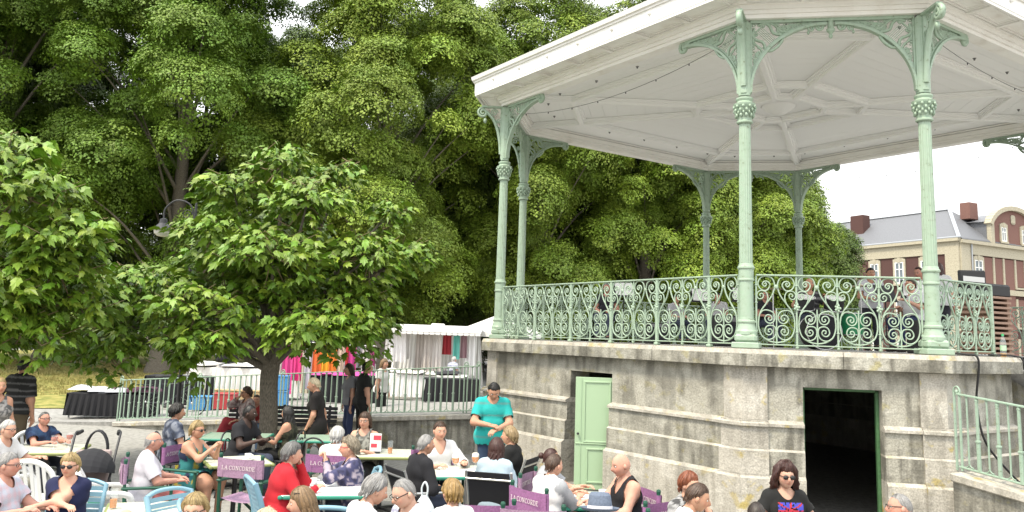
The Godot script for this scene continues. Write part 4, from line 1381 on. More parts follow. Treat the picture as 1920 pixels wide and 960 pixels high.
# hair laid over the skull: hairline angles in degrees from the crown (front, side, back), hang below, thickness
const HAIR := {
	"short": [45.0, 84.0, 118.0, 0.0, 0.018, 0.8], "crop": [36.0, 80.0, 112.0, 0.0, 0.007, 0.4], "full": [50.0, 94.0, 128.0, 0.0, 0.032, 1.1],
	"bob": [58.0, 150.0, 170.0, 0.0, 0.032, 0.5], "long": [52.0, 235.0, 260.0, 0.0, 0.026, 0.6], "curly": [52.0, 215.0, 235.0, 0.0, 0.045, 1.8],
	"tied": [46.0, 88.0, 122.0, 0.0, 0.010, 0.4], "thin": [30.0, 84.0, 115.0, 0.0, 0.007, 0.3], "puff": [46.0, 96.0, 122.0, 0.0, 0.042, 1.3]}
func hair(mb: MB, style: String, col: Color, sd: int) -> void:
	var na := 84; var nt := 13
	var rg := RandomNumberGenerator.new(); rg.seed = sd + 17
	var ring0 := 0.0
	if style == "fringe": # bald crown with hair round the sides and back
		ring0 = 62.0
	var H: Array = HAIR.get(style, [88.0, 92.0, 118.0, 0.0, 0.007, 0.3])
	var P := []; var C := []
	var part_az := rg.randf_range(-0.6, 0.6)
	for k in na:
		var az := TAU * k / na
		var fz := cos(az)  # 1 in front
		var end: float
		if fz > 0.0: end = lerpf(H[1], H[0], smoothstep(0.15, 0.75, fz))
		else: end = lerpf(H[1], H[2], smoothstep(0.0, 0.6, -fz))
		if style == "fringe" and fz > 0.3: end = 62.0
		end *= 1.0 + rg.randf_range(-0.09, 0.07)
		var lock := rg.randf_range(-1.0, 1.0)
		var tint := 0.72 + 0.5 * rg.randf()
		for i in nt + 1:
			var s := float(i) / nt
			var ang := lerpf(ring0, maxf(end, ring0 + 0.5), s)
			var th := deg_to_rad(minf(ang, 104.0))
			# locks sweep sideways away from the parting
			var az2: float = az + 0.35 * s * s * sin(az - part_az)
			var d := Vector3(sin(th) * sin(az2), cos(th), sin(th) * cos(az2))
			var wob := 0.5 + 0.5 * ns.get_noise_3d(d.x * 260 + sd * 9, d.y * 90, d.z * 260)
			var thick: float = H[4] * (0.72 + 0.55 * wob * H[5] + 0.30 * lock * minf(1.0, H[5]) * s)
			if s > 0.7: thick *= lerpf(1.0, 0.15 if ang < 110 else 0.5, (s - 0.7) / 0.3)
			if fz > 0.25: thick *= lerpf(1.0, 0.35, s)
			if i == nt: thick = -0.003 if ang < 112 else thick * 0.3
			if ring0 > 0 and i == 0: thick = -0.003
			var p := d * (head_r(d) + thick)
			if ang > 104.0:
				var drop := deg_to_rad(ang - 104.0) * 0.115
				var wv: float = sin(drop * 70.0 + k * 0.9) * 0.008 * H[5]
				p += Vector3(d.x * (drop * 0.12 + wv), -drop, d.z * (drop * 0.10 + wv) - 0.12 * drop)
				if fz > 0.2: p.z -= drop * 0.1
			P.append(p)
			C.append(col * (tint * (0.9 + 0.2 * rg.randf())))
	for k in na:
		for i in nt:
			var a := k * (nt + 1) + i; var b := ((k + 1) % na) * (nt + 1) + i
			if (P[a] - P[a + 1]).length() < 1e-4 and (P[b] - P[b + 1]).length() < 1e-4: continue
			mb.col = C[a]
			mb.quad(P[a], P[a + 1], P[b + 1], P[b])
	# loose strands standing off the surface
	for j in 260:
		var k := rg.randi_range(0, na - 1); var i := rg.randi_range(0, nt - 2)
		var a: Vector3 = P[k * (nt + 1) + i]; var e: Vector3 = P[k * (nt + 1) + mini(i + 2, nt)]
		var dir := e - a
		if dir.length() < 0.004: continue
		var ou := a.normalized()
		var sd2 := dir.cross(ou).normalized()
		var w := 0.0022
		var len := 0.02 + 0.03 * rg.randf()
		var tip: Vector3 = a + dir.normalized() * len + ou * (0.002 + H[4] * 0.35 * rg.randf()) + sd2 * rg.randf_range(-0.012, 0.012)
		mb.col = C[k * (nt + 1) + i] * rg.randf_range(0.7, 1.35)
		mb.tri(a - sd2 * w, tip, a + sd2 * w)

func glasses(mb: MB, dark: bool, up := 0.0) -> void:
	var y := 0.017 + up
	var z := 0.099 - up * 0.7
	for s in [-1.0, 1.0]:
		if dark: mb.ball(Vector3(s * 0.033, y - 0.003, z - 0.004), Vector3(0.029, 0.021, 0.007), 6, 10)
		else:
			var ring := PackedVector3Array()
			for k in 12: ring.append(Vector3(s * 0.033 + 0.025 * cos(TAU * k / 12), y - 0.002 + 0.017 * sin(TAU * k / 12), z))
			mb.tube(ring, 0.0022, 4, true)
		mb.bar(Vector3(s * 0.058, y + 0.006, z - 0.004), Vector3(s * 0.080, y + 0.006, 0.0), 0.004, 0.006)
	mb.bar(Vector3(-0.012, y + 0.006, z + 0.002), Vector3(0.012, y + 0.006, z + 0.002), 0.004, 0.004)

func ik(S: Vector3, T: Vector3, l1: float, l2: float, pole: Vector3) -> Array:
	var d := T - S
	var L0 := d.length()
	var D := clampf(L0, 0.08, (l1 + l2) * 0.995)
	var dir := d / maxf(L0, 1e-5)
	var a := (l1 * l1 - l2 * l2 + D * D) / (2 * D)
	var h := sqrt(maxf(0.0, l1 * l1 - a * a))
	var perp := (pole - dir * pole.dot(dir)).normalized()
	return [S + dir * a + perp * h, S + dir * D]

func pat(kind: String, c: Color, c2: Color, p: Vector3, tp: Vector3) -> Color:
	match kind:
		"stripe": return c2 if fposmod(tp.y * 11.0, 1.0) < 0.28 else c
		"wide": return c2 if fposmod(tp.y * 7.0, 1.0) < 0.14 else c
		"floral":
			var q := ns.get_noise_3d(p.x * 900, p.y * 900, p.z * 900)
			return c2 if q > 0.12 else (c * 0.5 if q < -0.22 else c)
		"print":
			var q := ns.get_noise_3d(p.x * 420, p.y * 420, p.z * 420)
			return c2 if q > 0.15 else (Color(0.45, 0.35, 0.05) if q < -0.35 else c)
		"check": return c.lerp(c2, 0.5 * float(fposmod(tp.y * 14, 1) < 0.4) + 0.5 * float(fposmod(p.x * 14, 1) < 0.4))
	return c

func person(o: Dictionary) -> Node3D:
	var sit: bool = o.get("pose", "sit") == "sit"
	var seat: float = o.get("seat", 0.45)
	var lean: float = o.get("lean", 0.08)
	var top: float = o.top
	var fem: bool = o.get("fem", false)
	var g: float = o.get("g", 1.0)
	var s: float
	if sit: s = clampf((top - seat - 0.09) / (0.49 * cos(lean) + 0.275), 0.6, 1.1)
	else: s = top / 1.75
	var P := Vector3(0, seat + 0.09 if sit else 0.93 * s, 0)
	var TB := Basis(Vector3.UP, o.get("twist", 0.0)) * Basis(Vector3.RIGHT, lean) * Basis(Vector3(0, 0, 1), o.get("side", 0.0))
	var tl := func(v: Vector3) -> Vector3: return P + TB * (v * s)
	var sw := 0.152 if fem else 0.172
	var gg := g * s
	var b := []
	b.append([tl.call(Vector3(-0.085, 0.0, 0)), tl.call(Vector3(0.085, 0.0, 0)), 0.122 * gg, 0.122 * gg, 0])
	b.append([tl.call(Vector3(-0.06, 0.17, 0.012)), tl.call(Vector3(0.06, 0.17, 0.012)), (0.105 if fem else 0.115) * gg, (0.105 if fem else 0.115) * gg, 1])
	b.append([tl.call(Vector3(-0.08, 0.33, 0)), tl.call(Vector3(0.08, 0.33, 0)), 0.108 * lerpf(1, g, 0.6) * s, 0.108 * lerpf(1, g, 0.6) * s, 1])
	b.append([tl.call(Vector3(0, 0.02, 0)), tl.call(Vector3(0, 0.40, -0.01)), 0.105 * gg, 0.10 * s, 1])
	b.append([tl.call(Vector3(-sw + 0.015, 0.435, -0.008)), tl.call(Vector3(sw - 0.015, 0.435, -0.008)), 0.057 * s, 0.057 * s, 2])
	b.append([tl.call(Vector3(-0.07, 0.455, -0.015)), tl.call(Vector3(0.07, 0.455, -0.015)), 0.05 * s, 0.05 * s, 2])
	if fem:
		for k in [-1.0, 1.0]: b.append([tl.call(Vector3(k * 0.07, 0.30, 0.07)), tl.call(Vector3(k * 0.075, 0.29, 0.085)), 0.066 * gg, 0.062 * gg, 1])
	elif g > 1.1: b.append([tl.call(Vector3(0, 0.14, 0.05)), tl.call(Vector3(0, 0.2, 0.05)), 0.12 * gg, 0.11 * gg, 1])
	var nb: Vector3 = tl.call(Vector3(0, 0.44, -0.012))
	var hq: Basis = TB * Basis(Vector3.UP, o.get("hy", 0.0)) * Basis(Vector3.RIGHT, o.get("hp", 0.0) - lean * 0.6) * Basis(Vector3(0, 0, 1), o.get("hr", 0.0))
	var hs: float = s * o.get("hs", 0.98)
	var hc: Vector3 = tl.call(Vector3(0, 0.545, 0.0)) + hq * (Vector3(0, 0.085, 0.03) * s)
	b.append([nb, hc - hq * (Vector3(0, 0.05, 0.025) * hs), 0.056 * s * lerpf(1, g, 0.5), 0.05 * s, 3])
	# arms
	var wrists := []
	for k in [1.0, -1.0]:
		var S: Vector3 = tl.call(Vector3(k * sw, 0.43, -0.005))
		var key := "L" if k > 0 else "R"
		var T: Vector3 = o.get(key, Vector3(k * 0.24, 0.80, 0.08) if not sit else Vector3(k * 0.14, 0.66, 0.30))
		if not sit: T *= s
		var e := ik(S, T, 0.285 * s, 0.25 * s, o.get("pole" + key, Vector3(k * 0.55, -0.7, -0.45)))
		var am := lerpf(1.0, g, 0.7) * s * (0.88 if fem else 1.0)
		b.append([S, e[0], 0.053 * am, 0.043 * am, 4])
		b.append([e[0], e[1], 0.043 * am, 0.028 * am, 5])
		wrists.append([e[0], e[1], k])
	# legs
	var walk: float = o.get("walk", 0.0)
	for k in [1.0, -1.0]:
		var hp: Vector3 = P + Basis(Vector3.UP, o.get("twist", 0.0) * 0.4) * Vector3(k * 0.088 * s, -0.02, 0)
		var kn: Vector3; var an: Vector3
		if sit:
			kn = Vector3(k * 0.12, seat + 0.07, 0.43 * s); an = Vector3(k * 0.11, 0.09, 0.40 * s + o.get("feet", 0.0))
			if o.get("cross", false) and k > 0:
				kn = Vector3(-0.06, seat + 0.17, 0.42 * s); an = Vector3(-0.20, 0.28, 0.58 * s)
		else:
			var sw2: float = walk * k
			kn = Vector3(k * 0.095 * s, 0.50 * s, 0.03 + sw2 * 0.20); an = Vector3(k * 0.095 * s, 0.09 + maxf(0, -sw2) * 0.12, sw2 * 0.36 - 0.02)
		var lg := lerpf(1.0, g, 0.8) * s
		b.append([hp, kn, 0.088 * lg, 0.06 * lg, 8])
		b.append([kn, an, 0.057 * lg, 0.038 * lg, 10])
		b.append([an - Vector3(0, 0.03, 0.03), an + Vector3(0, -0.045, 0.13 * s), 0.042 * s, 0.032 * s, 12])
		if o.get("bottom", "trousers") == "skirt": b.append([hp.lerp(Vector3(0, hp.y, hp.z), 0.3), kn.lerp(hp, 0.22), 0.10 * lg, 0.115 * lg, 8])
	var yaw: float = o.get("yaw", 0.0)
	var rotb := Basis(Vector3.UP, yaw)
	var ho := rotb * hc
	var pos := Vector3(o.x - ho.x, o.get("y", 0.0), o.z - ho.z)
	var node := thing("person", o.label, "person", pos, yaw, o.get("group", ""))
	var S0 := surf(b, o.get("cell", 0.021), 0.045 * s)
	var skin: Color = o.get("skin", Color(0.52, 0.29, 0.20))
	var hcol: Color = o.get("hc", Color(0.06, 0.035, 0.02))
	# classify vertices
	var vs: PackedVector3Array = S0.v; var nn: PackedVector3Array = S0.n; var q: PackedInt32Array = S0.q
	var inv := TB.inverse()
	# signed distances (positive inside) of the garment regions at every vertex
	var sc1 := PackedFloat32Array(); sc1.resize(vs.size())
	var sc2 := PackedFloat32Array(); sc2.resize(vs.size())
	var sc3 := PackedFloat32Array(); sc3.resize(vs.size())
	var dress: bool = o.get("dress", false)
	var tank: bool = o.get("tank", false)
	var slv: float = o.get("sleeve", 0.0 if tank else 0.6)
	var neck: float = o.get("neck", 0.43)
	var vee: float = o.get("vee", 0.9)
	var bl: float = o.get("leglen", 1.93)
	var hem: float = o.get("hem", -0.05)
	var tps := PackedVector3Array(); tps.resize(vs.size())
	for i in vs.size():
		var id: int = b[S0.id[i]][4]
		var t: float = S0.t[i]
		var tp: Vector3 = inv * (vs[i] - P) / s
		tps[i] = tp
		var a1 := 0.1; var a2 := -0.02
		match id:
			0:
				a1 = 0.1 if dress else tp.y - hem
				a2 = 0.06 - tp.y + 0.05
			1, 2: a2 = 0.07 - tp.y
			3: a1 = (0.16 - t) * 0.12
			4: a1 = (slv - t) * 0.28
			5: a1 = (slv - 1.0 - t) * 0.25
			8:
				a1 = (bl - t) * 0.43 if dress else -0.02 - 0.2 * t
				a2 = minf(0.1, (bl - t) * 0.43)
			10:
				a1 = -0.05
				a2 = (bl - 1.0 - t) * 0.42
			12:
				a1 = -0.05; a2 = -0.02
		if id <= 4 and id != 0 and tp.z > -0.02: a1 = minf(a1, neck + tp.x * tp.x * 12.0 * vee - tp.y + maxf(0.0, 0.03 - tp.z) * 2.0)
		if tank and id <= 4 and id != 0: a1 = minf(a1, lerpf(0.3, sw - 0.05, clampf((tp.y - 0.30) / 0.10, 0, 1)) - absf(tp.x))
		if dress: a2 = -1.0
		sc1[i] = a1; sc2[i] = a2; sc3[i] = 0.05 if id == 12 else (-0.02 if id != 10 else (t - 0.97) * 0.4)
	# continuous body with head and hands
	var mb := MB.new(); mb.col = skin
	add_surf(mb, S0)
	mb.t = Transform3D(hq * Basis.from_scale(Vector3.ONE * hs), hc)
	head(mb, skin, hcol.lerp(skin * 0.5, 0.4), Color(skin.r * 0.85, skin.g * 0.5, skin.b * 0.5))
	for w in wrists:
		var fd: Vector3 = (w[1] - w[0]).normalized()
		var up: Vector3 = o.get("palm", Vector3(0, 1, 0.3))
		var xx := up.cross(fd)
		if xx.length() < 0.05: xx = Vector3(1, 0, 0)
		xx = xx.normalized()
		var hb := Basis(xx, fd.cross(xx), fd)
		var key2 := "gL" if w[2] > 0 else "gR"
		var mir := Basis.from_scale(Vector3(-1.0 if w[2] < 0 else 1.0, 1, 1) * s * (0.9 if fem else 1.0))
		mb.t = Transform3D(hb * mir, w[1] - fd * 0.012)
		mb.col = skin
		add_surf(mb, hands[1 if o.get(key2, false) else 0])
	mb.t = Transform3D.IDENTITY
	part(mb, "body", M.skin, node)
	# clothing shells
	var tc: Color = o.get("tc", Color(0.7, 0.7, 0.7)); var tc2: Color = o.get("tc2", tc * 0.6)
	var bc: Color = o.get("bc", Color(0.05, 0.06, 0.1))
	var slc: Color = o.get("slc", tc)
	var pk: String = o.get("pat", "")
	for r in [1, 2, 3]:
		var cm := MB.new()
		var sc: PackedFloat32Array = [sc1, sc1, sc2, sc3][r]
		for i in range(0, q.size(), 4):
			if sc[q[i]] <= 0.0 and sc[q[i + 1]] <= 0.0 and sc[q[i + 2]] <= 0.0 and sc[q[i + 3]] <= 0.0: continue
			var pp := []
			var pn := []
			var pc := []
			for w in 4:
				var vx := q[i + w]
				var p := vs[vx]
				var fold := ns.get_noise_3d(p.x * 85 + o.x * 50, p.y * 48, p.z * 85) * 0.013
				var offm: float = [0.0, 0.016, 0.009, 0.010][r]
				if r == 1 and S0.t[vx] > 0.3 and b[S0.id[vx]][4] == 4: offm += 0.010 * o.get("loose", 1.0)
				if r == 1 and tps[vx].y < 0.12: offm += 0.012 * o.get("loose", 1.0)
				pp.append(p + nn[vx] * (offm + fold * (1.0 if r < 3 else 0.2)))
				pn.append((nn[vx] + Vector3(ns.get_noise_3d(p.x * 110, p.y * 60, p.z * 110 + 9), ns.get_noise_3d(p.x * 110 + 40, p.y * 60, p.z * 110), ns.get_noise_3d(p.x * 110, p.y * 60 + 40, p.z * 110)) * (0.55 if r < 3 else 0.1)).normalized())
				if r == 1: pc.append(pat(pk, slc if b[S0.id[vx]][4] == 4 else tc, tc2, p, tps[vx]))
				elif r == 2: pc.append(pat(o.get("bpat", ""), bc, o.get("bc2", bc), p, tps[vx]))
				else: pc.append(o.get("shoe", Color(0.04, 0.035, 0.03)))
			for tri_ in [[0, 2, 1], [0, 3, 2]]:
				# clip the triangle along the hem
				var poly := []
				for w in 3:
					var ia: int = tri_[w]; var ib: int = tri_[(w + 1) % 3]
					var sa := sc[q[i + ia]]; var sb := sc[q[i + ib]]
					if sa > 0.0: poly.append([pp[ia], pn[ia], pc[ia]])
					if (sa > 0.0) != (sb > 0.0):
						var f := sa / (sa - sb)
						poly.append([pp[ia].lerp(pp[ib], f), pn[ia].lerp(pn[ib], f), pc[ia] if sa > 0.0 else pc[ib]])
				for w in range(1, poly.size() - 1):
					for e in [poly[0], poly[w], poly[w + 1]]:
						cm.col = e[2]
						cm.pv(e[0], e[1])
		if cm.v.size() > 0: part(cm, ["", o.get("topname", "shirt"), "skirt" if o.get("bottom", "") == "skirt" else "trousers", "shoes"][r], M.cloth, node)
	var ht := Transform3D(hq * Basis.from_scale(Vector3.ONE * hs), hc)
	var hst: String = o.get("hair", "short")
	if hst != "bald":
		var hm := MB.new(); hair(hm, hst, hcol, int(absf(o.x * 37 + o.z * 11)) % 97)
		if hst == "tied": hm.ball(Vector3(0, 0.02, -0.13), Vector3(0.04, 0.04, 0.04), 6, 8)
		part(hm, "hair", M.hair, node, ht)
	var gl: String = o.get("glasses", "")
	if gl != "":
		var gm := MB.new(); glasses(gm, gl.begins_with("sun"), 0.075 if gl == "sun_up" else 0.0)
		part(gm, "sunglasses" if gl.begins_with("sun") else "glasses", M.black if o.get("frame", "") == "" else mat(L(0.5, 0.03, 0.05), 0.4), node, ht)
	node.set_meta("_head", hc)
	node.set_meta("_wr", [wrists[0][1], wrists[1][1]])
	node.set_meta("_tl", [P, TB, s])
	return node

# ---------------------------------------------------------------- furniture
var proto := {}

func text_mesh(txt: String, size: float) -> TextMesh:
	var f := SystemFont.new()
	f.font_names = PackedStringArray(["Droid Serif"])
	var t := TextMesh.new()
	t.text = txt; t.font = f; t.font_size = 32; t.pixel_size = size / 32.0; t.depth = 0.002
	return t

func director_chair(at: Vector3, yaw: float, label: String, deep := false) -> Node3D:
	var o := thing("director_chair", label, "chair", at, yaw, "purple canvas chairs of the cafe")
	var cloth: Material = M.purple_deep if deep else M.purple
	var mb: MB
	for s in [-1.0, 1.0]:
		var x: float = s * 0.255
		mb = MB.new(); mb.bar(Vector3(x, 0.02, -0.20), Vector3(x, 0.92, -0.24), 0.034, 0.03, 0.006); part(mb, "back_post", M.chair_green, o)
		mb = MB.new(); mb.bar(Vector3(x, 0.02, 0.22), Vector3(x, 0.64, 0.22), 0.034, 0.03, 0.006); part(mb, "leg", M.chair_green, o)
		mb = MB.new(); mb.box(Vector3(x, 0.655, 0.0), Vector3(0.055, 0.026, 0.52), 0.008); part(mb, "armrest", M.chair_green, o)
		mb = MB.new(); mb.box(Vector3(x, 0.03, 0.0), Vector3(0.036, 0.03, 0.50), 0.006); mb.box(Vector3(x, 0.44, 0.0), Vector3(0.034, 0.03, 0.46), 0.006); part(mb, "side_rail", M.chair_green, o)
		mb = MB.new(); mb.lathe([Vector2(0.0, 0.955), Vector2(0.018, 0.95), Vector2(0.022, 0.935), Vector2(0.02, 0.915)], 10, Vector3(x, 0, -0.24)); part(mb, "post_cap", M.chair_green, o)
		mb = MB.new(); mb.bar(Vector3(-x, 0.06, s * 0.15), Vector3(x, 0.43, s * 0.15), 0.03, 0.025, 0.005, Vector3(0, 0, 1)); part(mb, "cross_brace", M.chair_green, o)
	mb = MB.new()
	for k in 8:
		var a := -0.245 + 0.49 * k / 8.0; var b := a + 0.49 / 8.0
		var ya := 0.462 - 0.035 * (1 - pow(a / 0.245, 2)); var yb := 0.462 - 0.035 * (1 - pow(b / 0.245, 2))
		mb.quad(Vector3(a, ya, 0.22), Vector3(b, yb, 0.22), Vector3(b, yb, -0.2), Vector3(a, ya, -0.2))
	part(mb, "seat", cloth, o)
	mb = MB.new()
	var R := []
	for k in 9:
		var a := -0.275 + 0.55 * k / 8.0
		R.append(Vector2(a, -0.258 - 0.03 * (1 - pow(a / 0.275, 2))))
	for k in 8:
		for dz in [0.0, 0.006]:
			var a := Vector3(R[k].x, 0.70, R[k].y + dz); var b := Vector3(R[k + 1].x, 0.70, R[k + 1].y + dz)
			var up := Vector3(0, 0.20, -0.008)
			if dz > 0: mb.quad(a, b, b + up, a + up)
			else: mb.quad(b, a, a + up, b + up)
	for s in [-1.0, 1.0]:
		mb.box(Vector3(s * 0.20, 0.80, -0.277), Vector3(0.012, 0.198, 0.004))
		mb.tube(PackedVector3Array([Vector3(s * 0.256, 0.70, -0.236), Vector3(s * 0.256, 0.90, -0.242)]), 0.024, 8)
	part(mb, "back_canvas", cloth, o)
	var t := text_mesh("LA CONCORDE", 0.058)
	part(t, "lettering", M.letter, o, Transform3D(Basis(Vector3.UP, PI), Vector3(0, 0.805, -0.297)))
	part(t, "lettering", M.letter, o, Transform3D(Basis.IDENTITY, Vector3(0, 0.805, -0.272)))
	return o

func blue_chair(at: Vector3, yaw: float, label: String) -> Node3D:
	var o := thing("slatted_chair", label, "chair", at, yaw, "pale blue slatted plastic chairs")
	var mb: MB
	for s in [-1.0, 1.0]:
		mb = MB.new()
		mb.tube(spline([Vector3(s * 0.21, 0.0, -0.26), Vector3(s * 0.21, 0.42, -0.20), Vector3(s * 0.225, 0.65, -0.23), Vector3(s * 0.23, 0.87, -0.31)], 5), 0.02, 6, false, 1.5, Vector3(0, 0, 1)); part(mb, "back_post", M.blue_plastic, o)
		mb = MB.new(); mb.tube(PackedVector3Array([Vector3(s * 0.22, 0.0, 0.22), Vector3(s * 0.20, 0.43, 0.19)]), 0.018, 6); part(mb, "leg", M.blue_plastic, o)
	mb = MB.new(); mb.box(Vector3(0, 0.435, 0.0), Vector3(0.44, 0.035, 0.44), 0.012); part(mb, "seat", M.blue_plastic, o)
	for k in 8:
		var y := 0.50 + 0.047 * k
		var z := -0.205 - 0.09 * pow(k / 7.0, 1.6)
		mb = MB.new()
		for j in 6:
			var xa := -0.215 + 0.43 * j / 6.0; var xb := xa + 0.43 / 6.0
			var ca := -0.02 * (1 - pow(xa / 0.215, 2)); var cb := -0.02 * (1 - pow(xb / 0.215, 2))
			mb.bar(Vector3(xa, y, z + ca), Vector3(xb, y, z + cb), 0.012, 0.038, 0.0)
		part(mb, "slat", M.blue_plastic, o)
	mb = MB.new(); mb.tube(spline([Vector3(-0.23, 0.86, -0.305), Vector3(-0.1, 0.895, -0.335), Vector3(0.1, 0.895, -0.335), Vector3(0.23, 0.86, -0.305)], 4), 0.02, 6); part(mb, "top_rail", M.blue_plastic, o)
	return o

func white_chair(at: Vector3, yaw: float, label: String) -> Node3D:
	var o := thing("plastic_chair", label, "chair", at, yaw, "white moulded plastic armchairs")
	var mb := MB.new()
	mb.box(Vector3(0, 0.42, 0.02), Vector3(0.46, 0.03, 0.44), 0.012)
	part(mb, "seat", M.white_plastic, o)
	for s in [-1.0, 1.0]:
		mb = MB.new(); mb.tube(PackedVector3Array([Vector3(s * 0.25, 0, 0.26), Vector3(s * 0.22, 0.42, 0.20)]), 0.022, 6); part(mb, "leg", M.white_plastic, o)
		mb = MB.new(); mb.tube(PackedVector3Array([Vector3(s * 0.25, 0, -0.28), Vector3(s * 0.21, 0.42, -0.18)]), 0.022, 6); part(mb, "leg", M.white_plastic, o)
		mb = MB.new(); mb.tube(spline([Vector3(s * 0.22, 0.42, 0.19), Vector3(s * 0.27, 0.58, 0.19), Vector3(s * 0.285, 0.64, 0.12), Vector3(s * 0.27, 0.655, -0.1), Vector3(s * 0.23, 0.68, -0.24)], 4), 0.022, 6, false, 1.6); part(mb, "armrest", M.white_plastic, o)
	var arch := []
	for k in 9:
		var a := PI * k / 8.0
		arch.append(Vector3(-0.24 * cos(a), 0.50 + 0.36 * pow(sin(a), 0.6), -0.21 - 0.12 * sin(a)))
	mb = MB.new(); mb.tube(spline(arch, 3), 0.024, 6, false, 1.3); part(mb, "back_frame", M.white_plastic, o)
	for k in 5:
		var x := -0.14 + 0.07 * k
		var ytop := 0.50 + 0.36 * pow(1 - pow(x / 0.24, 2), 0.3)
		mb = MB.new(); mb.bar(Vector3(x, 0.43, -0.19), Vector3(x * 1.05, ytop, -0.33), 0.042, 0.012, 0.004, Vector3(0, 0, 1)); part(mb, "back_slat", M.white_plastic, o)
	return o

func steel_chair(at: Vector3, yaw: float, label: String) -> Node3D:
	var o := thing("steel_chair", label, "chair", at, yaw, "steel tube chairs with black slings")
	var mb: MB
	for s in [-1.0, 1.0]:
		mb = MB.new()
		mb.tube(spline([Vector3(s * 0.25, 0.0, -0.24), Vector3(s * 0.25, 0.42, -0.12), Vector3(s * 0.25, 0.5, -0.16), Vector3(s * 0.25, 0.90, -0.31)], 4), 0.015, 7); part(mb, "back_post", M.steel, o)
		mb = MB.new(); mb.tube(spline([Vector3(s * 0.25, 0.0, 0.25), Vector3(s * 0.25, 0.60, 0.22), Vector3(s * 0.25, 0.645, 0.18), Vector3(s * 0.25, 0.66, -0.2)], 4), 0.015, 7); part(mb, "leg", M.steel, o)
	mb = MB.new(); mb.box(Vector3(0, 0.44, 0.04), Vector3(0.46, 0.02, 0.42), 0.006); part(mb, "seat", M.black_cloth, o)
	mb = MB.new(); mb.bar(Vector3(0, 0.50, -0.165), Vector3(0, 0.89, -0.315), 0.465, 0.012, 0.004); part(mb, "back_sling", M.black_cloth, o)
	mb = MB.new(); mb.tube(PackedVector3Array([Vector3(-0.25, 0.815, -0.30), Vector3(0.25, 0.815, -0.30)]), 0.012, 6); part(mb, "crossbar", M.steel, o)
	return o

func cafe_chair(at: Vector3, yaw: float, label: String) -> Node3D:
	var o := thing("cafe_chair", label, "chair", at, yaw, "dark metal bistro chairs")
	var mb: MB
	for s in [[-0.19, -0.19], [0.19, -0.19], [-0.18, 0.18], [0.18, 0.18]]:
		mb = MB.new(); mb.tube(PackedVector3Array([Vector3(s[0] * 1.12, 0, s[1] * 1.15), Vector3(s[0], 0.44, s[1])]), 0.013, 6); part(mb, "leg", M.dark_metal, o)
	mb = MB.new(); mb.lathe([Vector2(0, 0.44), Vector2(0.215, 0.44), Vector2(0.225, 0.452), Vector2(0.21, 0.465), Vector2(0.0, 0.46)], 20); part(mb, "seat", M.dark_metal, o)
	var arch := []
	for k in 9:
		var a := PI * k / 8.0
		arch.append(Vector3(-0.20 * cos(a), 0.45 + 0.42 * pow(sin(a), 0.55), -0.19 - 0.06 * sin(a)))
	mb = MB.new(); mb.tube(spline(arch, 3), 0.012, 6); part(mb, "back_hoop", M.dark_metal, o)
	var arch2 := []
	for k in 9:
		var a := PI * k / 8.0
		arch2.append(Vector3(-0.11 * cos(a), 0.45 + 0.32 * pow(sin(a), 0.6), -0.19 - 0.05 * sin(a)))
	mb = MB.new(); mb.tube(spline(arch2, 3), 0.01, 6); part(mb, "inner_hoop", M.dark_metal, o)
	var ring := PackedVector3Array()
	for k in 16: ring.append(Vector3(0.195 * cos(TAU * k / 16), 0.22, 0.195 * sin(TAU * k / 16)))
	mb = MB.new(); mb.tube(ring, 0.007, 5, true); part(mb, "foot_ring", M.dark_metal, o)
	return o

func table(at: Vector3, yaw: float, w: float, d: float, label: String, green := false, top: Material = null) -> Node3D:
	var o := thing("cafe_table", label, "table", at, yaw, "square cafe tables")
	var e: Material = M.table_green if green else M.table_edge
	var mb := MB.new()
	mb.box(Vector3(0, 0.727, 0), Vector3(w - 0.05, 0.028, d - 0.05), 0.004)
	part(mb, "table_top", top if top else M.table_top, o)
	for s in [-1.0, 1.0]:
		mb = MB.new(); mb.box(Vector3(s * (w - 0.045) / 2, 0.722, 0), Vector3(0.045, 0.036, d), 0.01); part(mb, "edge_strip", e, o)
		mb = MB.new(); mb.box(Vector3(0, 0.7215, s * (d - 0.045) / 2), Vector3(w - 0.091, 0.035, 0.045), 0.01); part(mb, "edge_strip", e, o)
	mb = MB.new(); mb.tube(PackedVector3Array([Vector3(0, 0.03, 0), Vector3(0, 0.71, 0)]), 0.03, 10); part(mb, "leg", M.steel if green else M.dark_metal, o)
	mb = MB.new()
	for k in 4: mb.bar(Vector3(0, 0.045, 0), Vector3(0.3, 0.02, 0).rotated(Vector3.UP, k * PI / 2 + PI / 4), 0.05, 0.03, 0.006)
	part(mb, "foot", M.dark_metal, o)
	return o

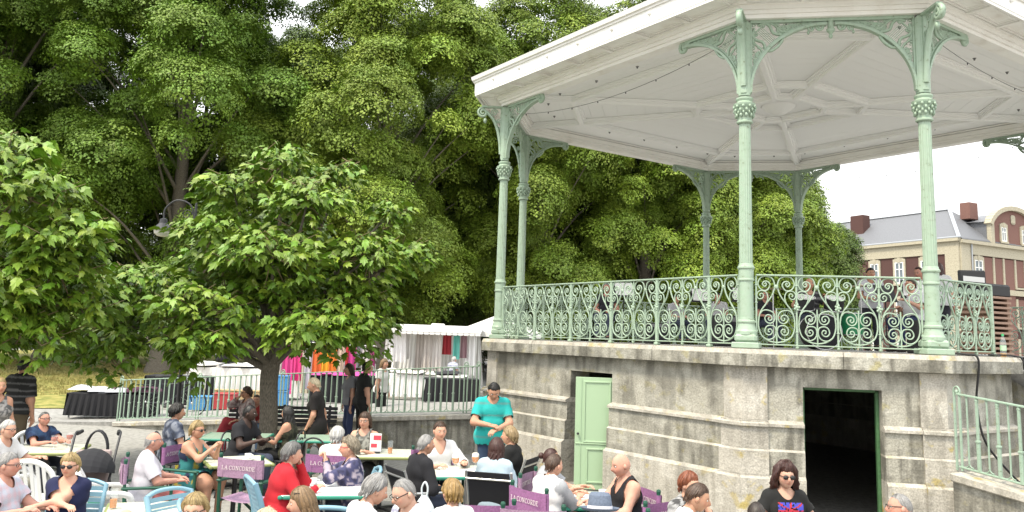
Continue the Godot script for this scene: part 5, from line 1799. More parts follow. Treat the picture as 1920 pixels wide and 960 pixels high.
func beer(at: Vector3, label: String, kind := "beer") -> void:
	var o := thing("beer_glass" if kind == "beer" else "wine_glass", label, "glass", at, 0, "drinks on the cafe tables")
	var mb := MB.new()
	if kind == "beer":
		mb.lathe([Vector2(0.0, 0.0), Vector2(0.032, 0.002), Vector2(0.03, 0.012), Vector2(0.008, 0.02), Vector2(0.008, 0.05), Vector2(0.036, 0.075), Vector2(0.047, 0.12), Vector2(0.043, 0.17)], 16)
		part(mb, "bowl", M.glass, o)
		mb = MB.new(); mb.lathe([Vector2(0.0, 0.058), Vector2(0.033, 0.077), Vector2(0.0445, 0.12), Vector2(0.043, 0.135), Vector2(0.0, 0.135)], 16); part(mb, "beer", M.beer, o)
		mb = MB.new(); mb.lathe([Vector2(0.0, 0.1355), Vector2(0.0425, 0.1355), Vector2(0.041, 0.165), Vector2(0.03, 0.178), Vector2(0.0, 0.182)], 16); part(mb, "foam", M.foam, o)
	elif kind == "tall":
		mb.lathe([Vector2(0.0, 0.0), Vector2(0.028, 0.002), Vector2(0.03, 0.02), Vector2(0.036, 0.17)], 14)
		part(mb, "bowl", M.glass, o)
		mb = MB.new(); mb.lathe([Vector2(0.0, 0.01), Vector2(0.0265, 0.01), Vector2(0.030, 0.08), Vector2(0.0, 0.08)], 14); part(mb, "beer", M.beer, o)
	else:
		mb.lathe([Vector2(0.0, 0.0), Vector2(0.035, 0.003), Vector2(0.006, 0.012), Vector2(0.005, 0.08), Vector2(0.03, 0.10), Vector2(0.042, 0.135), Vector2(0.037, 0.175)], 14)
		part(mb, "bowl", M.glass, o)
		mb = MB.new(); mb.lathe([Vector2(0.0, 0.09), Vector2(0.028, 0.102), Vector2(0.039, 0.133), Vector2(0.037, 0.15), Vector2(0.0, 0.15)], 14); part(mb, "wine", M.rose, o)

func cup(at: Vector3, label: String) -> void:
	var o := thing("coffee_cup", label, "cup", at, 0, "white cups on the cafe tables")
	var mb := MB.new(); mb.lathe([Vector2(0.0, 0.0), Vector2(0.06, 0.004), Vector2(0.075, 0.014), Vector2(0.07, 0.014), Vector2(0.0, 0.008)], 16); part(mb, "saucer", M.white_plastic, o)
	mb = MB.new(); mb.lathe([Vector2(0.0, 0.012), Vector2(0.025, 0.014), Vector2(0.038, 0.04), Vector2(0.041, 0.075), Vector2(0.037, 0.075), Vector2(0.033, 0.04), Vector2(0.0, 0.025)], 16)
	mb.tube(spline([Vector3(0.038, 0.062, 0), Vector3(0.06, 0.06, 0), Vector3(0.058, 0.035, 0), Vector3(0.034, 0.032, 0)], 3), 0.005, 5)
	part(mb, "cup", M.white_plastic, o)

func sheet(nm: String, label: String, cat: String, at: Vector3, yaw: float, w: float, d: float, m: Material) -> void:
	var mb := MB.new()
	mb.box(Vector3(0, 0.002, 0), Vector3(w, 0.004, d))
	var o := part(mb, nm, m, self, Transform3D(Basis(Vector3.UP, yaw), at))
	o.set_meta("label", label); o.set_meta("category", cat)

func stroller(at: Vector3, yaw: float) -> void:
	var o := thing("stroller", "black pushchair with folded hood parked beside the white plastic chair", "stroller", at, yaw)
	var mb: MB
	for s in [-1.0, 1.0]:
		mb = MB.new(); mb.tube(spline([Vector3(s * 0.22, 0.12, 0.38), Vector3(s * 0.23, 0.55, 0.05), Vector3(s * 0.24, 0.95, -0.25), Vector3(s * 0.24, 1.05, -0.34), Vector3(s * 0.22, 1.06, -0.42)], 4), 0.014, 6); part(mb, "frame_tube", M.dark_metal, o)
		mb = MB.new(); mb.tube(PackedVector3Array([Vector3(s * 0.24, 0.12, -0.32), Vector3(s * 0.235, 0.6, 0.02)]), 0.013, 6); part(mb, "frame_tube", M.dark_metal, o)
		mb = MB.new(); mb.tube(PackedVector3Array([Vector3(s * 0.22, 1.045, -0.33), Vector3(s * 0.2, 1.06, -0.46)]), 0.022, 7); part(mb, "handle", M.black, o)
		for z in [0.38, -0.32]:
			var wh := Node3D.new(); wh.name = "wheel"; o.add_child(wh, true); wh.position = Vector3(s * 0.25, 0.1, z)
			var ring := PackedVector3Array(); 
			for k in 14: ring.append(Vector3(0, 0.085 * cos(TAU * k / 14), 0.085 * sin(TAU * k / 14)))
			mb = MB.new(); mb.tube(ring, 0.016, 6, true); part(mb, "tyre", M.black, wh)
			mb = MB.new(); mb.t = Transform3D(Basis(Vector3(0, 0, 1), PI / 2), Vector3.ZERO); mb.lathe([Vector2(0, 0.012), Vector2(0.075, 0.008), Vector2(0.075, -0.008), Vector2(0, -0.012)], 12); part(mb, "rim", M.steel_dull, wh)
	mb = MB.new()
	# hood: quarter shell, ribbed
	for i in 8:
		for k in 10:
			var q := []
			for e in [[i, k], [i + 1, k], [i + 1, k + 1], [i, k + 1]]:
				var a: float = lerpf(-0.5, 1.5, e[0] / 8.0)
				var b: float = PI * e[1] / 10.0
				q.append(Vector3(-0.27 * cos(b), 0.64 + 0.27 * sin(b) * cos(a - 0.2), -0.05 + 0.40 * sin(b) * sin(a - 0.3)))
			mb.quad(q[0], q[3], q[2], q[1])
	part(mb, "hood", M.black_cloth, o)
	for r in 2:
		var arc := PackedVector3Array()
		for k in 11: arc.append(Vector3(-0.12 * cos(PI * k / 10.0), 0.84 + 0.24 * sin(PI * k / 10.0), -0.30 - 0.07 * r))
		mb = MB.new(); mb.tube(arc, 0.011, 5); part(mb, "folded_bar", M.dark_metal, o)
	mb = MB.new(); mb.box(Vector3(0, 0.45, 0.02), Vector3(0.38, 0.06, 0.34), 0.02, Basis(Vector3.RIGHT, -0.2)); mb.box(Vector3(0, 0.66, -0.16), Vector3(0.38, 0.46, 0.05), 0.02, Basis(Vector3.RIGHT, -0.3)); part(mb, "seat_pad", mat(L(0.3, 0.24, 0.23), 0.95), o)
	mb = MB.new(); mb.ball(Vector3(0.02, 0.52, 0.08), Vector3(0.16, 0.08, 0.14), 7, 10); part(mb, "blanket", mat(L(0.45, 0.36, 0.22), 0.95), o)
	mb = MB.new(); mb.ball(Vector3(0.08, 0.28, 0.10), Vector3(0.16, 0.10, 0.16), 7, 10); part(mb, "basket_bag", mat(L(0.1, 0.42, 0.25), 0.6), o)

func carrier_bag(at: Vector3, label: String) -> void:
	var o := thing("carrier_bag", label, "bag", at)
	var mb := MB.new()
	var pr := []
	for k in 12: pr.append(Vector2([0.02, 0.07, 0.10, 0.115, 0.12, 0.118, 0.11, 0.10, 0.085, 0.065, 0.045, 0.03][k], 0.03 * k))
	mb.lathe(pr, 18, Vector3.ZERO, 6, 0.12, 1.0, 0.65)
	part(mb, "pouch", mat(L(0.62, 0.68, 0.70), 0.35), o)
	for s in [-1.0, 1.0]:
		mb = MB.new(); mb.tube(spline([Vector3(-0.025, 0.32, s * 0.01), Vector3(-0.03, 0.40, s * 0.012), Vector3(0, 0.455, s * 0.014), Vector3(0.03, 0.40, s * 0.012), Vector3(0.025, 0.32, s * 0.01)], 4), 0.009, 5); part(mb, "handle", mat(L(0.62, 0.68, 0.70), 0.35), o)

# ---------------------------------------------------------------- who sits where
func build_people() -> void:
	var p: Node3D
	p = person({"x": -6.435, "z": -10.877, "top": 1.66, "label": "person with short fair hair in spotted sleeveless top standing at left edge", "yaw": 0.873, "pose": "stand", "fem": true, "tank": true, "tc": Color(0.35,0.33,0.32), "tc2": Color(0.1,0.1,0.1), "pat": "floral", "bc": Color(0.03,0.03,0.04), "hair": "short", "hc": Color(0.42,0.3,0.13), "skin": Color(0.44,0.235,0.15), "cell": 0.021})
	p = person({"x": -7.524, "z": -13.335, "top": 1.8, "label": "person in black striped shirt and khaki trousers with jacket over arm", "yaw": 2.880, "pose": "stand", "tc": Color(0.012,0.012,0.014), "tc2": Color(0.12,0.12,0.12), "pat": "stripe", "sleeve": 0.9, "bc": Color(0.11,0.085,0.05), "hair": "short", "hc": Color(0.012,0.01,0.009), "L": Vector3(0.24,1.02,0.12), "skin": Color(0.44,0.235,0.15), "g": 1.1, "cell": 0.021})
	p = person({"x": -5.598, "z": -9.734, "top": 1.22, "label": "white-haired person in white shirt leaning on table with wine glasses", "yaw": 1.361, "fem": true, "tc": Color(0.72,0.71,0.7), "sleeve": 0.75, "hair": "short", "hc": Color(0.58,0.57,0.54), "glasses": "clear", "L": Vector3(0.16,0.8,0.46), "R": Vector3(-0.16,0.8,0.44), "bc": Color(0.25,0.24,0.2), "lean": 0.2, "cell": 0.021})
	white_chair(p.position + p.basis * Vector3(0, 0, 0.06), 1.361, "white plastic chair under the white-haired person in white shirt")
	p = person({"x": -6.038, "z": -11.290, "top": 1.16, "label": "person in navy patterned shirt and glasses beside the wine glasses", "yaw": 1.082, "tc": Color(0.012,0.03,0.085), "tc2": Color(0.03,0.07,0.15), "pat": "floral", "hair": "crop", "hc": Color(0.16,0.155,0.15), "glasses": "clear", "skin": Color(0.47,0.235,0.17), "L": Vector3(0.1,0.8,0.42), "R": Vector3(-0.14,0.8,0.4), "cell": 0.021})
	white_chair(p.position + p.basis * Vector3(0, 0, 0.06), 1.082, "white plastic chair under the person in navy patterned shirt")
	p = person({"x": -4.200, "z": -7.376, "top": 1.22, "label": "grey-haired person in pale checked shirt sitting before the blue slatted chair", "yaw": 1.536, "tc": Color(0.55,0.58,0.66), "tc2": Color(0.66,0.5,0.55), "pat": "check", "hair": "short", "hc": Color(0.3,0.29,0.28), "glasses": "clear", "skin": Color(0.47,0.235,0.17), "g": 1.15, "L": Vector3(0.1,0.76,0.4), "R": Vector3(-0.2,0.78,0.35), "hy": 0.1, "cell": 0.0175})
	white_chair(p.position + p.basis * Vector3(0, 0, 0.06), 1.536, "white plastic chair under the person in pale checked shirt")
	p = person({"x": -3.816, "z": -7.637, "top": 1.18, "label": "person in navy scoop-neck top and sunglasses with crossed arms", "yaw": 0.140, "fem": true, "tc": Color(0.008,0.012,0.06), "neck": 0.355, "vee": 1.4, "hair": "full", "hc": Color(0.42,0.3,0.13), "glasses": "sun", "g": 1.1, "L": Vector3(-0.16,0.78,0.34), "R": Vector3(0.12,0.79,0.36), "sleeve": 0.55, "cell": 0.0175})
	blue_chair(p.position + p.basis * Vector3(0, 0, 0.06), 0.140, "pale blue slatted chair behind the person in navy top")
	p = person({"x": -3.747, "z": -9.237, "top": 1.2, "label": "bald person in white shirt and pink trousers seated sideways", "yaw": 1.955, "tc": Color(0.62,0.6,0.66), "hair": "fringe", "hc": Color(0.3,0.29,0.28), "skin": Color(0.47,0.235,0.17), "bc": Color(0.52,0.17,0.16), "g": 1.12, "sleeve": 0.8, "L": Vector3(0.1,0.7,0.36), "R": Vector3(-0.12,0.7,0.34), "cell": 0.021})
	director_chair(p.position + p.basis * Vector3(0, 0, 0.06), 1.955, "purple canvas chair under the bald person in white shirt")
	p = person({"x": -4.578, "z": -12.023, "top": 1.24, "label": "person with dark curly hair and blue patterned shirt by black chair", "yaw": 2.234, "tc": Color(0.06,0.075,0.12), "tc2": Color(0.2,0.22,0.27), "pat": "floral", "hair": "puff", "hc": Color(0.012,0.01,0.009), "skin": Color(0.44,0.235,0.15), "cell": 0.021})
	cafe_chair(p.position + p.basis * Vector3(0, 0, 0.06), 2.234, "dark bistro chair under the dark curly-haired person")
	p = person({"x": -3.683, "z": -10.344, "top": 1.2, "label": "person in turquoise printed dress and sunglasses with hands joined", "yaw": 1.257, "fem": true, "tank": true, "dress": true, "topname": "dress", "tc": Color(0.03,0.2,0.2), "tc2": Color(0.012,0.02,0.06), "pat": "print", "bottom": "skirt", "leglen": 0.95, "neck": 0.33, "vee": 1.5, "hair": "full", "hc": Color(0.42,0.3,0.13), "glasses": "sun", "skin": Color(0.44,0.235,0.15), "g": 1.08, "L": Vector3(0.06,0.92,0.34), "R": Vector3(-0.03,0.92,0.34), "cell": 0.021})
	director_chair(p.position + p.basis * Vector3(0, 0, 0.06), 1.257, "purple canvas chair under the person in turquoise dress", true)
	p = person({"x": -3.582, "z": -12.060, "top": 1.27, "label": "dark-skinned person in black shirt leaning on the long green table", "yaw": 1.257, "tc": Color(0.012,0.013,0.016), "hair": "crop", "hc": Color(0.012,0.01,0.009), "skin": Color(0.055,0.03,0.02), "lean": 0.22, "hy": 0.35, "L": Vector3(0.12,0.8,0.42), "R": Vector3(-0.15,0.8,0.42), "cell": 0.021})
	cafe_chair(p.position + p.basis * Vector3(0, 0, 0.06), 1.257, "dark bistro chair under the person in black shirt")
	p = person({"x": -4.771, "z": -15.750, "top": 1.25, "label": "person in pale blouse, red trousers and sunglasses on the bench", "yaw": -0.908, "fem": true, "tc": Color(0.5,0.42,0.4), "tc2": Color(0.3,0.2,0.2), "pat": "floral", "sleeve": 1.7, "bc": Color(0.42,0.045,0.06), "hair": "full", "hc": Color(0.075,0.038,0.02), "glasses": "sun", "R": Vector3(-0.06,1.06,0.18), "cross": true, "skin": Color(0.44,0.235,0.15), "seat": 0.47, "hy": -0.3, "cell": 0.021})
	p = person({"x": -4.657, "z": -16.041, "top": 1.08, "label": "small child with red top sitting on the bench", "yaw": 0.087, "fem": true, "tc": Color(0.5,0.06,0.06), "bc": Color(0.2,0.3,0.45), "hair": "tied", "hc": Color(0.075,0.038,0.02), "hs": 1.25, "seat": 0.47, "cell": 0.021})
	p = person({"x": -3.186, "z": -12.574, "top": 1.22, "label": "person with long black hair and dark camouflage top", "yaw": -1.710, "fem": true, "tank": true, "tc": Color(0.06,0.06,0.035), "tc2": Color(0.02,0.02,0.015), "pat": "floral", "hair": "long", "hc": Color(0.012,0.01,0.009), "skin": Color(0.44,0.235,0.15), "L": Vector3(0.1,0.72,0.36), "R": Vector3(-0.1,0.72,0.36), "bc": Color(0.012,0.012,0.014), "hy": -0.25, "cell": 0.021})
	cafe_chair(p.position + p.basis * Vector3(0, 0, 0.06), -1.710, "dark bistro chair under the person with long black hair")
	p = person({"x": -3.012, "z": -13.391, "top": 1.66, "label": "person with short blonde hair walking in a black dress", "yaw": -1.536, "pose": "stand", "fem": true, "walk": 0.85, "dress": true, "topname": "dress", "bottom": "skirt", "leglen": 0.55, "tc": Color(0.018,0.012,0.012), "sleeve": 0.75, "hair": "short", "hc": Color(0.62,0.52,0.34), "skin": Color(0.44,0.235,0.15), "hp": 0.25, "L": Vector3(0.2,0.86,0.14), "R": Vector3(-0.22,0.84,-0.12), "shoe": Color(0.1,0.08,0.06), "cell": 0.021})
	p = person({"x": -1.883, "z": -11.558, "top": 1.26, "label": "person with glasses and black lanyard behind the menu stand", "yaw": -0.140, "fem": true, "tank": true, "tc": Color(0.3,0.3,0.27), "tc2": Color(0.08,0.08,0.07), "pat": "floral", "hair": "bob", "hc": Color(0.075,0.038,0.02), "glasses": "clear", "g": 1.12, "L": Vector3(0.1,0.78,0.34), "R": Vector3(-0.06,0.84,0.34), "bc": Color(0.02,0.02,0.025), "cell": 0.021})
	cafe_chair(p.position + p.basis * Vector3(0, 0, 0.06), -0.140, "dark bistro chair under the person with the lanyard")
	p = person({"x": -1.989, "z": -10.280, "top": 1.2, "label": "white-haired person in white top seen from behind", "yaw": 3.002, "fem": true, "tc": Color(0.74,0.73,0.72), "hair": "full", "hc": Color(0.58,0.57,0.54), "sleeve": 0.8, "cell": 0.021})
	director_chair(p.position + p.basis * Vector3(0, 0, 0.06), 3.002, "purple canvas chair under the white-haired person in white top", true)
	p = person({"x": -1.642, "z": -9.134, "top": 1.22, "label": "person in blue floral blouse and red glasses with hands clasped", "yaw": -1.361, "fem": true, "tc": Color(0.06,0.06,0.14), "tc2": Color(0.42,0.36,0.42), "pat": "floral", "sleeve": 1.8, "hair": "puff", "hc": Color(0.26,0.215,0.15), "glasses": "clear", "frame": "red", "g": 1.15, "L": Vector3(0.05,1,0.3), "R": Vector3(-0.03,1,0.3), "gL": true, "gR": true, "palm": Vector3(0,0.2,-1), "cell": 0.021})
	blue_chair(p.position + p.basis * Vector3(0, 0, 0.06), -1.361, "pale blue slatted chair under the person in floral blouse")
	p = person({"x": -2.100, "z": -8.601, "top": 1.22, "label": "person in red jumper resting chin on hand", "yaw": 2.059, "fem": true, "tc": Color(0.52,0.015,0.025), "sleeve": 1.92, "hair": "full", "hc": Color(0.16,0.155,0.15), "L": Vector3(0.02,1.02,0.22), "R": Vector3(-0.16,0.79,0.36), "g": 1.1, "lean": 0.22, "gL": true, "bc": Color(0.012,0.015,0.04), "cell": 0.021})
	blue_chair(p.position + p.basis * Vector3(0, 0, 0.06), 2.059, "pale blue slatted chair under the person in red jumper")
	p = person({"x": -1.437, "z": -6.256, "top": 1.22, "label": "person with light brown hair and sunglasses pushed up on head", "yaw": -1.396, "fem": true, "tc": Color(0.5,0.45,0.42), "hair": "bob", "hc": Color(0.23,0.14,0.065), "glasses": "sun_up", "hp": 0.15, "cell": 0.0175})
	blue_chair(p.position + p.basis * Vector3(0, 0, 0.06), -1.396, "pale blue slatted chair under the person with raised sunglasses")
	p = person({"x": -2.053, "z": -5.834, "top": 1.22, "label": "person with fair hair and dark-rimmed glasses facing the terrace entrance", "yaw": 0.105, "fem": true, "tc": Color(0.2,0.2,0.3), "hair": "full", "hc": Color(0.42,0.3,0.13), "glasses": "clear", "cell": 0.0175})
	blue_chair(p.position + p.basis * Vector3(0, 0, 0.06), 0.105, "pale blue slatted chair under the fair-haired person with glasses")
	p = person({"x": -2.344, "z": -5.446, "top": 1.2, "label": "bald person whose scalp just shows beside the beer glass", "yaw": 3.142, "tc": Color(0.3,0.3,0.35), "hair": "bald", "skin": Color(0.5,0.295,0.215), "cell": 0.0175})
	director_chair(p.position + p.basis * Vector3(0, 0, 0.06), 3.142, "purple canvas chair under the bald person by the beer glass")
	p = person({"x": -1.485, "z": -5.539, "top": 1.2, "label": "person with pale blonde hair sitting in front of the red jumper", "yaw": 3.142, "fem": true, "tc": Color(0.4,0.4,0.42), "hair": "full", "hc": Color(0.52,0.45,0.3), "cell": 0.0175})
	blue_chair(p.position + p.basis * Vector3(0, 0, 0.06), 3.142, "pale blue slatted chair under the pale blonde person")
	p = person({"x": -0.995, "z": -6.818, "top": 1.24, "label": "grey-haired person in white shirt bending over beside glasses wearer", "yaw": 2.059, "tc": Color(0.74,0.73,0.73), "hair": "full", "hc": Color(0.3,0.29,0.28), "lean": 0.3, "hp": 0.25, "sleeve": 0.8, "cell": 0.0175})
	steel_chair(p.position + p.basis * Vector3(0, 0, 0.06), 2.059, "steel chair under the grey-haired person in white shirt")
	p = person({"x": -0.646, "z": -5.714, "top": 1.46, "label": "balding person with glasses in striped white shirt looking down", "yaw": -0.908, "pose": "stand", "tc": Color(0.66,0.66,0.7), "tc2": Color(0.3,0.3,0.4), "pat": "stripe", "hair": "crop", "hc": Color(0.3,0.29,0.28), "glasses": "clear", "skin": Color(0.5,0.295,0.215), "hp": 0.35, "lean": 0.12, "cell": 0.0175})
	p = person({"x": -0.412, "z": -7.077, "top": 1.16, "label": "blond child in white top seen from behind", "yaw": 3.578, "fem": true, "tc": Color(0.74,0.74,0.73), "hair": "full", "hc": Color(0.36,0.22,0.07), "hs": 1.05, "hp": 0.1, "cell": 0.0175})
	steel_chair(p.position + p.basis * Vector3(0, 0, 0.06), 3.578, "steel chair under the blond child")
	p = person({"x": -0.856, "z": -9.480, "top": 1.24, "label": "grey-haired person in black jumper with carrier bag behind", "yaw": 2.129, "tc": Color(0.01,0.01,0.012), "sleeve": 1.9, "hair": "short", "hc": Color(0.3,0.29,0.28), "skin": Color(0.44,0.235,0.15), "lean": 0.16, "cell": 0.021})
	steel_chair(p.position + p.basis * Vector3(0, 0, 0.06), 2.129, "steel chair with black sling under the person in black jumper")
	p = person({"x": -0.791, "z": -10.566, "top": 1.28, "label": "smiling person in open white shirt behind the beer table", "yaw": 0.384, "tc": Color(0.72,0.72,0.72), "hair": "short", "hc": Color(0.075,0.038,0.02), "neck": 0.36, "vee": 1.6, "sleeve": 1.6, "L": Vector3(0.22,0.82,0.4), "R": Vector3(-0.1,0.78,0.34), "hp": 0.1, "cell": 0.021})
	director_chair(p.position + p.basis * Vector3(0, 0, 0.06), 0.384, "purple canvas chair under the smiling person in white shirt", true)
	p = person({"x": -0.166, "z": -11.809, "top": 1.8, "label": "standing person in turquoise striped polo shirt looking down at hands", "yaw": 0.140, "pose": "stand", "tc": Color(0.02,0.45,0.42), "tc2": Color(0.11,0.36,0.33), "pat": "wide", "bc": Color(0.03,0.055,0.11), "hair": "short", "hc": Color(0.012,0.01,0.009), "skin": Color(0.44,0.235,0.15), "hp": 0.62, "L": Vector3(0.03,1.05,0.32), "R": Vector3(-0.05,1.1,0.3), "poleL": Vector3(1,-0.35,-0.3), "poleR": Vector3(-1,-0.35,-0.3), "g": 1.06, "sleeve": 0.72, "hem": -0.16, "cell": 0.021})
	p = person({"x": -0.080, "z": -9.528, "top": 1.22, "label": "person with brown bobbed hair and pale blue shirt seen from behind", "yaw": 2.897, "fem": true, "tc": Color(0.46,0.58,0.66), "sleeve": 1.6, "hair": "bob", "hc": Color(0.06,0.018,0.012), "bc": Color(0.03,0.06,0.14), "cell": 0.021})
	steel_chair(p.position + p.basis * Vector3(0, 0, 0.06), 2.897, "steel chair with black sling under the person in pale blue shirt")
	p = person({"x": 0.057, "z": -10.543, "top": 1.24, "label": "person with short fair hair in black top beside turquoise polo", "yaw": -1.955, "fem": true, "tc": Color(0.01,0.01,0.011), "sleeve": 1.4, "hair": "full", "hc": Color(0.34,0.24,0.12), "skin": Color(0.44,0.235,0.15), "cell": 0.021})
	steel_chair(p.position + p.basis * Vector3(0, 0, 0.06), -1.955, "steel chair with black sling under the fair person in black top")
	p = person({"x": 0.497, "z": -9.023, "top": 1.2, "label": "dark auburn-haired person in grey shirt half hidden behind young person", "yaw": 1.222, "fem": true, "tc": Color(0.36,0.37,0.39), "hair": "tied", "hc": Color(0.06,0.018,0.012), "L": Vector3(0.1,0.82,0.42), "R": Vector3(-0.15,0.8,0.4), "cell": 0.021})
	director_chair(p.position + p.basis * Vector3(0, 0, 0.06), 1.222, "purple canvas chair under the auburn-haired person")
	p = person({"x": 0.497, "z": -8.428, "top": 1.22, "label": "young person in white shirt with grey sleeves leaning on table", "yaw": 2.234, "tc": Color(0.72,0.72,0.72), "slc": Color(0.34,0.35,0.37), "sleeve": 0.95, "hair": "short", "hc": Color(0.075,0.038,0.02), "lean": 0.2, "L": Vector3(0.02,0.86,0.44), "R": Vector3(-0.06,0.8,0.42), "bc": Color(0.06,0.1,0.2), "cell": 0.021})
	director_chair(p.position + p.basis * Vector3(0, 0, 0.06), 2.234, "purple canvas chair under the young person in grey-sleeved shirt", true)
	p = person({"x": 1.133, "z": -8.322, "top": 1.27, "label": "bald person in black tank top sitting by the green door", "yaw": -1.257, "tank": true, "tc": Color(0.008,0.008,0.014), "hair": "bald", "skin": Color(0.49,0.265,0.19), "neck": 0.36, "vee": 1.6, "L": Vector3(0.14,0.8,0.36), "R": Vector3(-0.06,0.8,0.42), "hp": 0.2, "g": 1.05, "cell": 0.021})
	director_chair(p.position + p.basis * Vector3(0, 0, 0.06), -1.257, "purple canvas chair under the bald person in tank top", true)
	p = person({"x": 0.699, "z": -6.221, "top": 1.2, "label": "person wearing a grey-blue fedora seen from behind", "yaw": 3.142, "tc": Color(0.3,0.33,0.38), "hair": "short", "hc": Color(0.3,0.29,0.28), "cell": 0.0175})
	director_chair(p.position + p.basis * Vector3(0, 0, 0.06), 3.142, "purple canvas chair under the fedora wearer")
	fedora(p)
	p = person({"x": 1.626, "z": -7.527, "top": 1.22, "label": "red-haired person in patterned top behind the dark-haired one", "yaw": 0.698, "fem": true, "tc": Color(0.4,0.4,0.4), "tc2": Color(0.06,0.06,0.06), "pat": "floral", "hair": "full", "hc": Color(0.26,0.075,0.03), "lean": 0.15, "L": Vector3(0.04,1,0.2), "cell": 0.0175})
	director_chair(p.position + p.basis * Vector3(0, 0, 0.06), 0.698, "purple canvas chair under the red-haired person", true)
	p = person({"x": 1.563, "z": -6.956, "top": 1.24, "label": "dark-haired person in white shirt leaning forward near the wall", "yaw": 1.431, "tc": Color(0.74,0.74,0.73), "hair": "short", "hc": Color(0.075,0.038,0.02), "lean": 0.3, "hp": 0.2, "skin": Color(0.44,0.235,0.15), "cell": 0.0175})
	director_chair(p.position + p.basis * Vector3(0, 0, 0.06), 1.431, "purple canvas chair under the dark-haired person in white shirt")
	p = person({"x": 2.602, "z": -7.967, "top": 1.26, "label": "person with curly hair, sunglasses and black flag-print shirt before doorway", "yaw": 0.035, "fem": true, "tc": Color(0.008,0.008,0.009), "sleeve": 0.5, "hair": "curly", "hc": Color(0.06,0.018,0.012), "glasses": "sun", "skin": Color(0.5,0.295,0.215), "L": Vector3(0.24,0.74,0.3), "R": Vector3(-0.24,0.74,0.3), "cell": 0.0175})
	cafe_chair(p.position + p.basis * Vector3(0, 0, 0.06), 0.035, "dark bistro chair under the person in flag-print shirt")
	flag_print(p)
	p = person({"x": 1.898, "z": -6.498, "top": 1.18, "label": "dark-haired person whose head shows in front of the doorway", "yaw": 2.967, "fem": true, "tc": Color(0.2,0.1,0.1), "hair": "tied", "hc": Color(0.03,0.018,0.012), "cell": 0.0175})
	cafe_chair(p.position + p.basis * Vector3(0, 0, 0.06), 2.967, "dark bistro chair under the dark-haired person")
	p = person({"x": 3.073, "z": -6.721, "top": 1.24, "label": "bald person with glasses at the right end below the fence", "yaw": -1.745, "tc": Color(0.3,0.3,0.32), "hair": "crop", "hc": Color(0.3,0.29,0.28), "skin": Color(0.47,0.235,0.17), "glasses": "clear", "hr": 0.05, "cell": 0.0175})
	cafe_chair(p.position + p.basis * Vector3(0, 0, 0.06), -1.745, "dark bistro chair under the bald person with glasses")
	p = person({"x": 2.056, "z": -17.678, "top": 1.24, "label": "musician with bald reddish head behind a music stand", "yaw": -0.349, "tc": Color(0.02,0.02,0.03), "hair": "crop", "hc": Color(0.3,0.29,0.28), "skin": Color(0.47,0.235,0.17), "y": 2.276, "group": "musicians on the bandstand", "cell": 0.021})
	cafe_chair(p.position + p.basis * Vector3(0, 0, 0.06), -0.349, "dark chair under the bald musician")
	p = person({"x": 4.129, "z": -20.730, "top": 1.2, "label": "musician in pale top near the far railing", "yaw": 0.524, "tc": Color(0.5,0.5,0.52), "hair": "short", "hc": Color(0.075,0.038,0.02), "y": 2.276, "group": "musicians on the bandstand", "cell": 0.021})
	p = person({"x": 4.732, "z": -19.067, "top": 1.2, "label": "musician in white shirt beside the iron column", "yaw": -0.524, "tc": Color(0.68,0.68,0.68), "hair": "short", "hc": Color(0.012,0.01,0.009), "y": 2.276, "group": "musicians on the bandstand", "cell": 0.021})
	p = person({"x": 5.572, "z": -18.236, "top": 1.22, "label": "musician in black shirt with reddish face by the column", "yaw": 0.349, "tc": Color(0.02,0.02,0.025), "hair": "fringe", "hc": Color(0.3,0.29,0.28), "skin": Color(0.47,0.235,0.17), "y": 2.276, "group": "musicians on the bandstand", "cell": 0.021})
	p = person({"x": 5.291, "z": -14.775, "top": 1.26, "label": "drummer in dark striped shirt behind the drum kit", "yaw": 0.087, "tc": Color(0.03,0.03,0.035), "tc2": Color(0.2,0.2,0.2), "pat": "stripe", "hair": "fringe", "hc": Color(0.3,0.29,0.28), "skin": Color(0.44,0.235,0.15), "L": Vector3(0.2,0.9,0.3), "R": Vector3(-0.2,0.9,0.3), "g": 1.15, "y": 2.276, "group": "musicians on the bandstand", "cell": 0.021})
	p = person({"x": 7.237, "z": -16.747, "top": 1.72, "label": "standing musician in white shirt and dark cap", "yaw": -0.175, "pose": "stand", "tc": Color(0.66,0.66,0.7), "hair": "short", "hc": Color(0.012,0.01,0.009), "skin": Color(0.44,0.235,0.15), "L": Vector3(0.1,1.1,0.3), "R": Vector3(-0.1,1.05,0.3), "bc": Color(0.03,0.03,0.04), "y": 2.276, "group": "musicians on the bandstand", "cell": 0.021})
	p = person({"x": 7.754, "z": -15.826, "top": 1.7, "label": "bearded standing musician looking down with white shirt", "yaw": -1.047, "pose": "stand", "tc": Color(0.68,0.68,0.7), "hair": "crop", "hc": Color(0.06,0.018,0.012), "skin": Color(0.47,0.235,0.17), "hp": 0.3, "bc": Color(0.03,0.03,0.05), "y": 2.276, "group": "musicians on the bandstand", "cell": 0.021})
	p = person({"x": 6.790, "z": -14.177, "top": 1.26, "label": "musician with red glasses and white shirt playing guitar", "yaw": -1.222, "tc": Color(0.72,0.72,0.73), "hair": "short", "hc": Color(0.075,0.038,0.02), "glasses": "clear", "frame": "red", "L": Vector3(0.2,0.85,0.35), "R": Vector3(-0.1,0.75,0.25), "bc": Color(0.015,0.025,0.08), "sleeve": 0.8, "y": 2.276, "group": "musicians on the bandstand", "cell": 0.021})
	p = person({"x": 7.775, "z": -15.150, "top": 1.7, "label": "musician with auburn ponytail and white shirt seen from behind", "yaw": 2.618, "pose": "stand", "fem": true, "tc": Color(0.7,0.7,0.7), "hair": "long", "hc": Color(0.06,0.018,0.012), "bc": Color(0.03,0.03,0.04), "y": 2.276, "group": "musicians on the bandstand", "cell": 0.021})
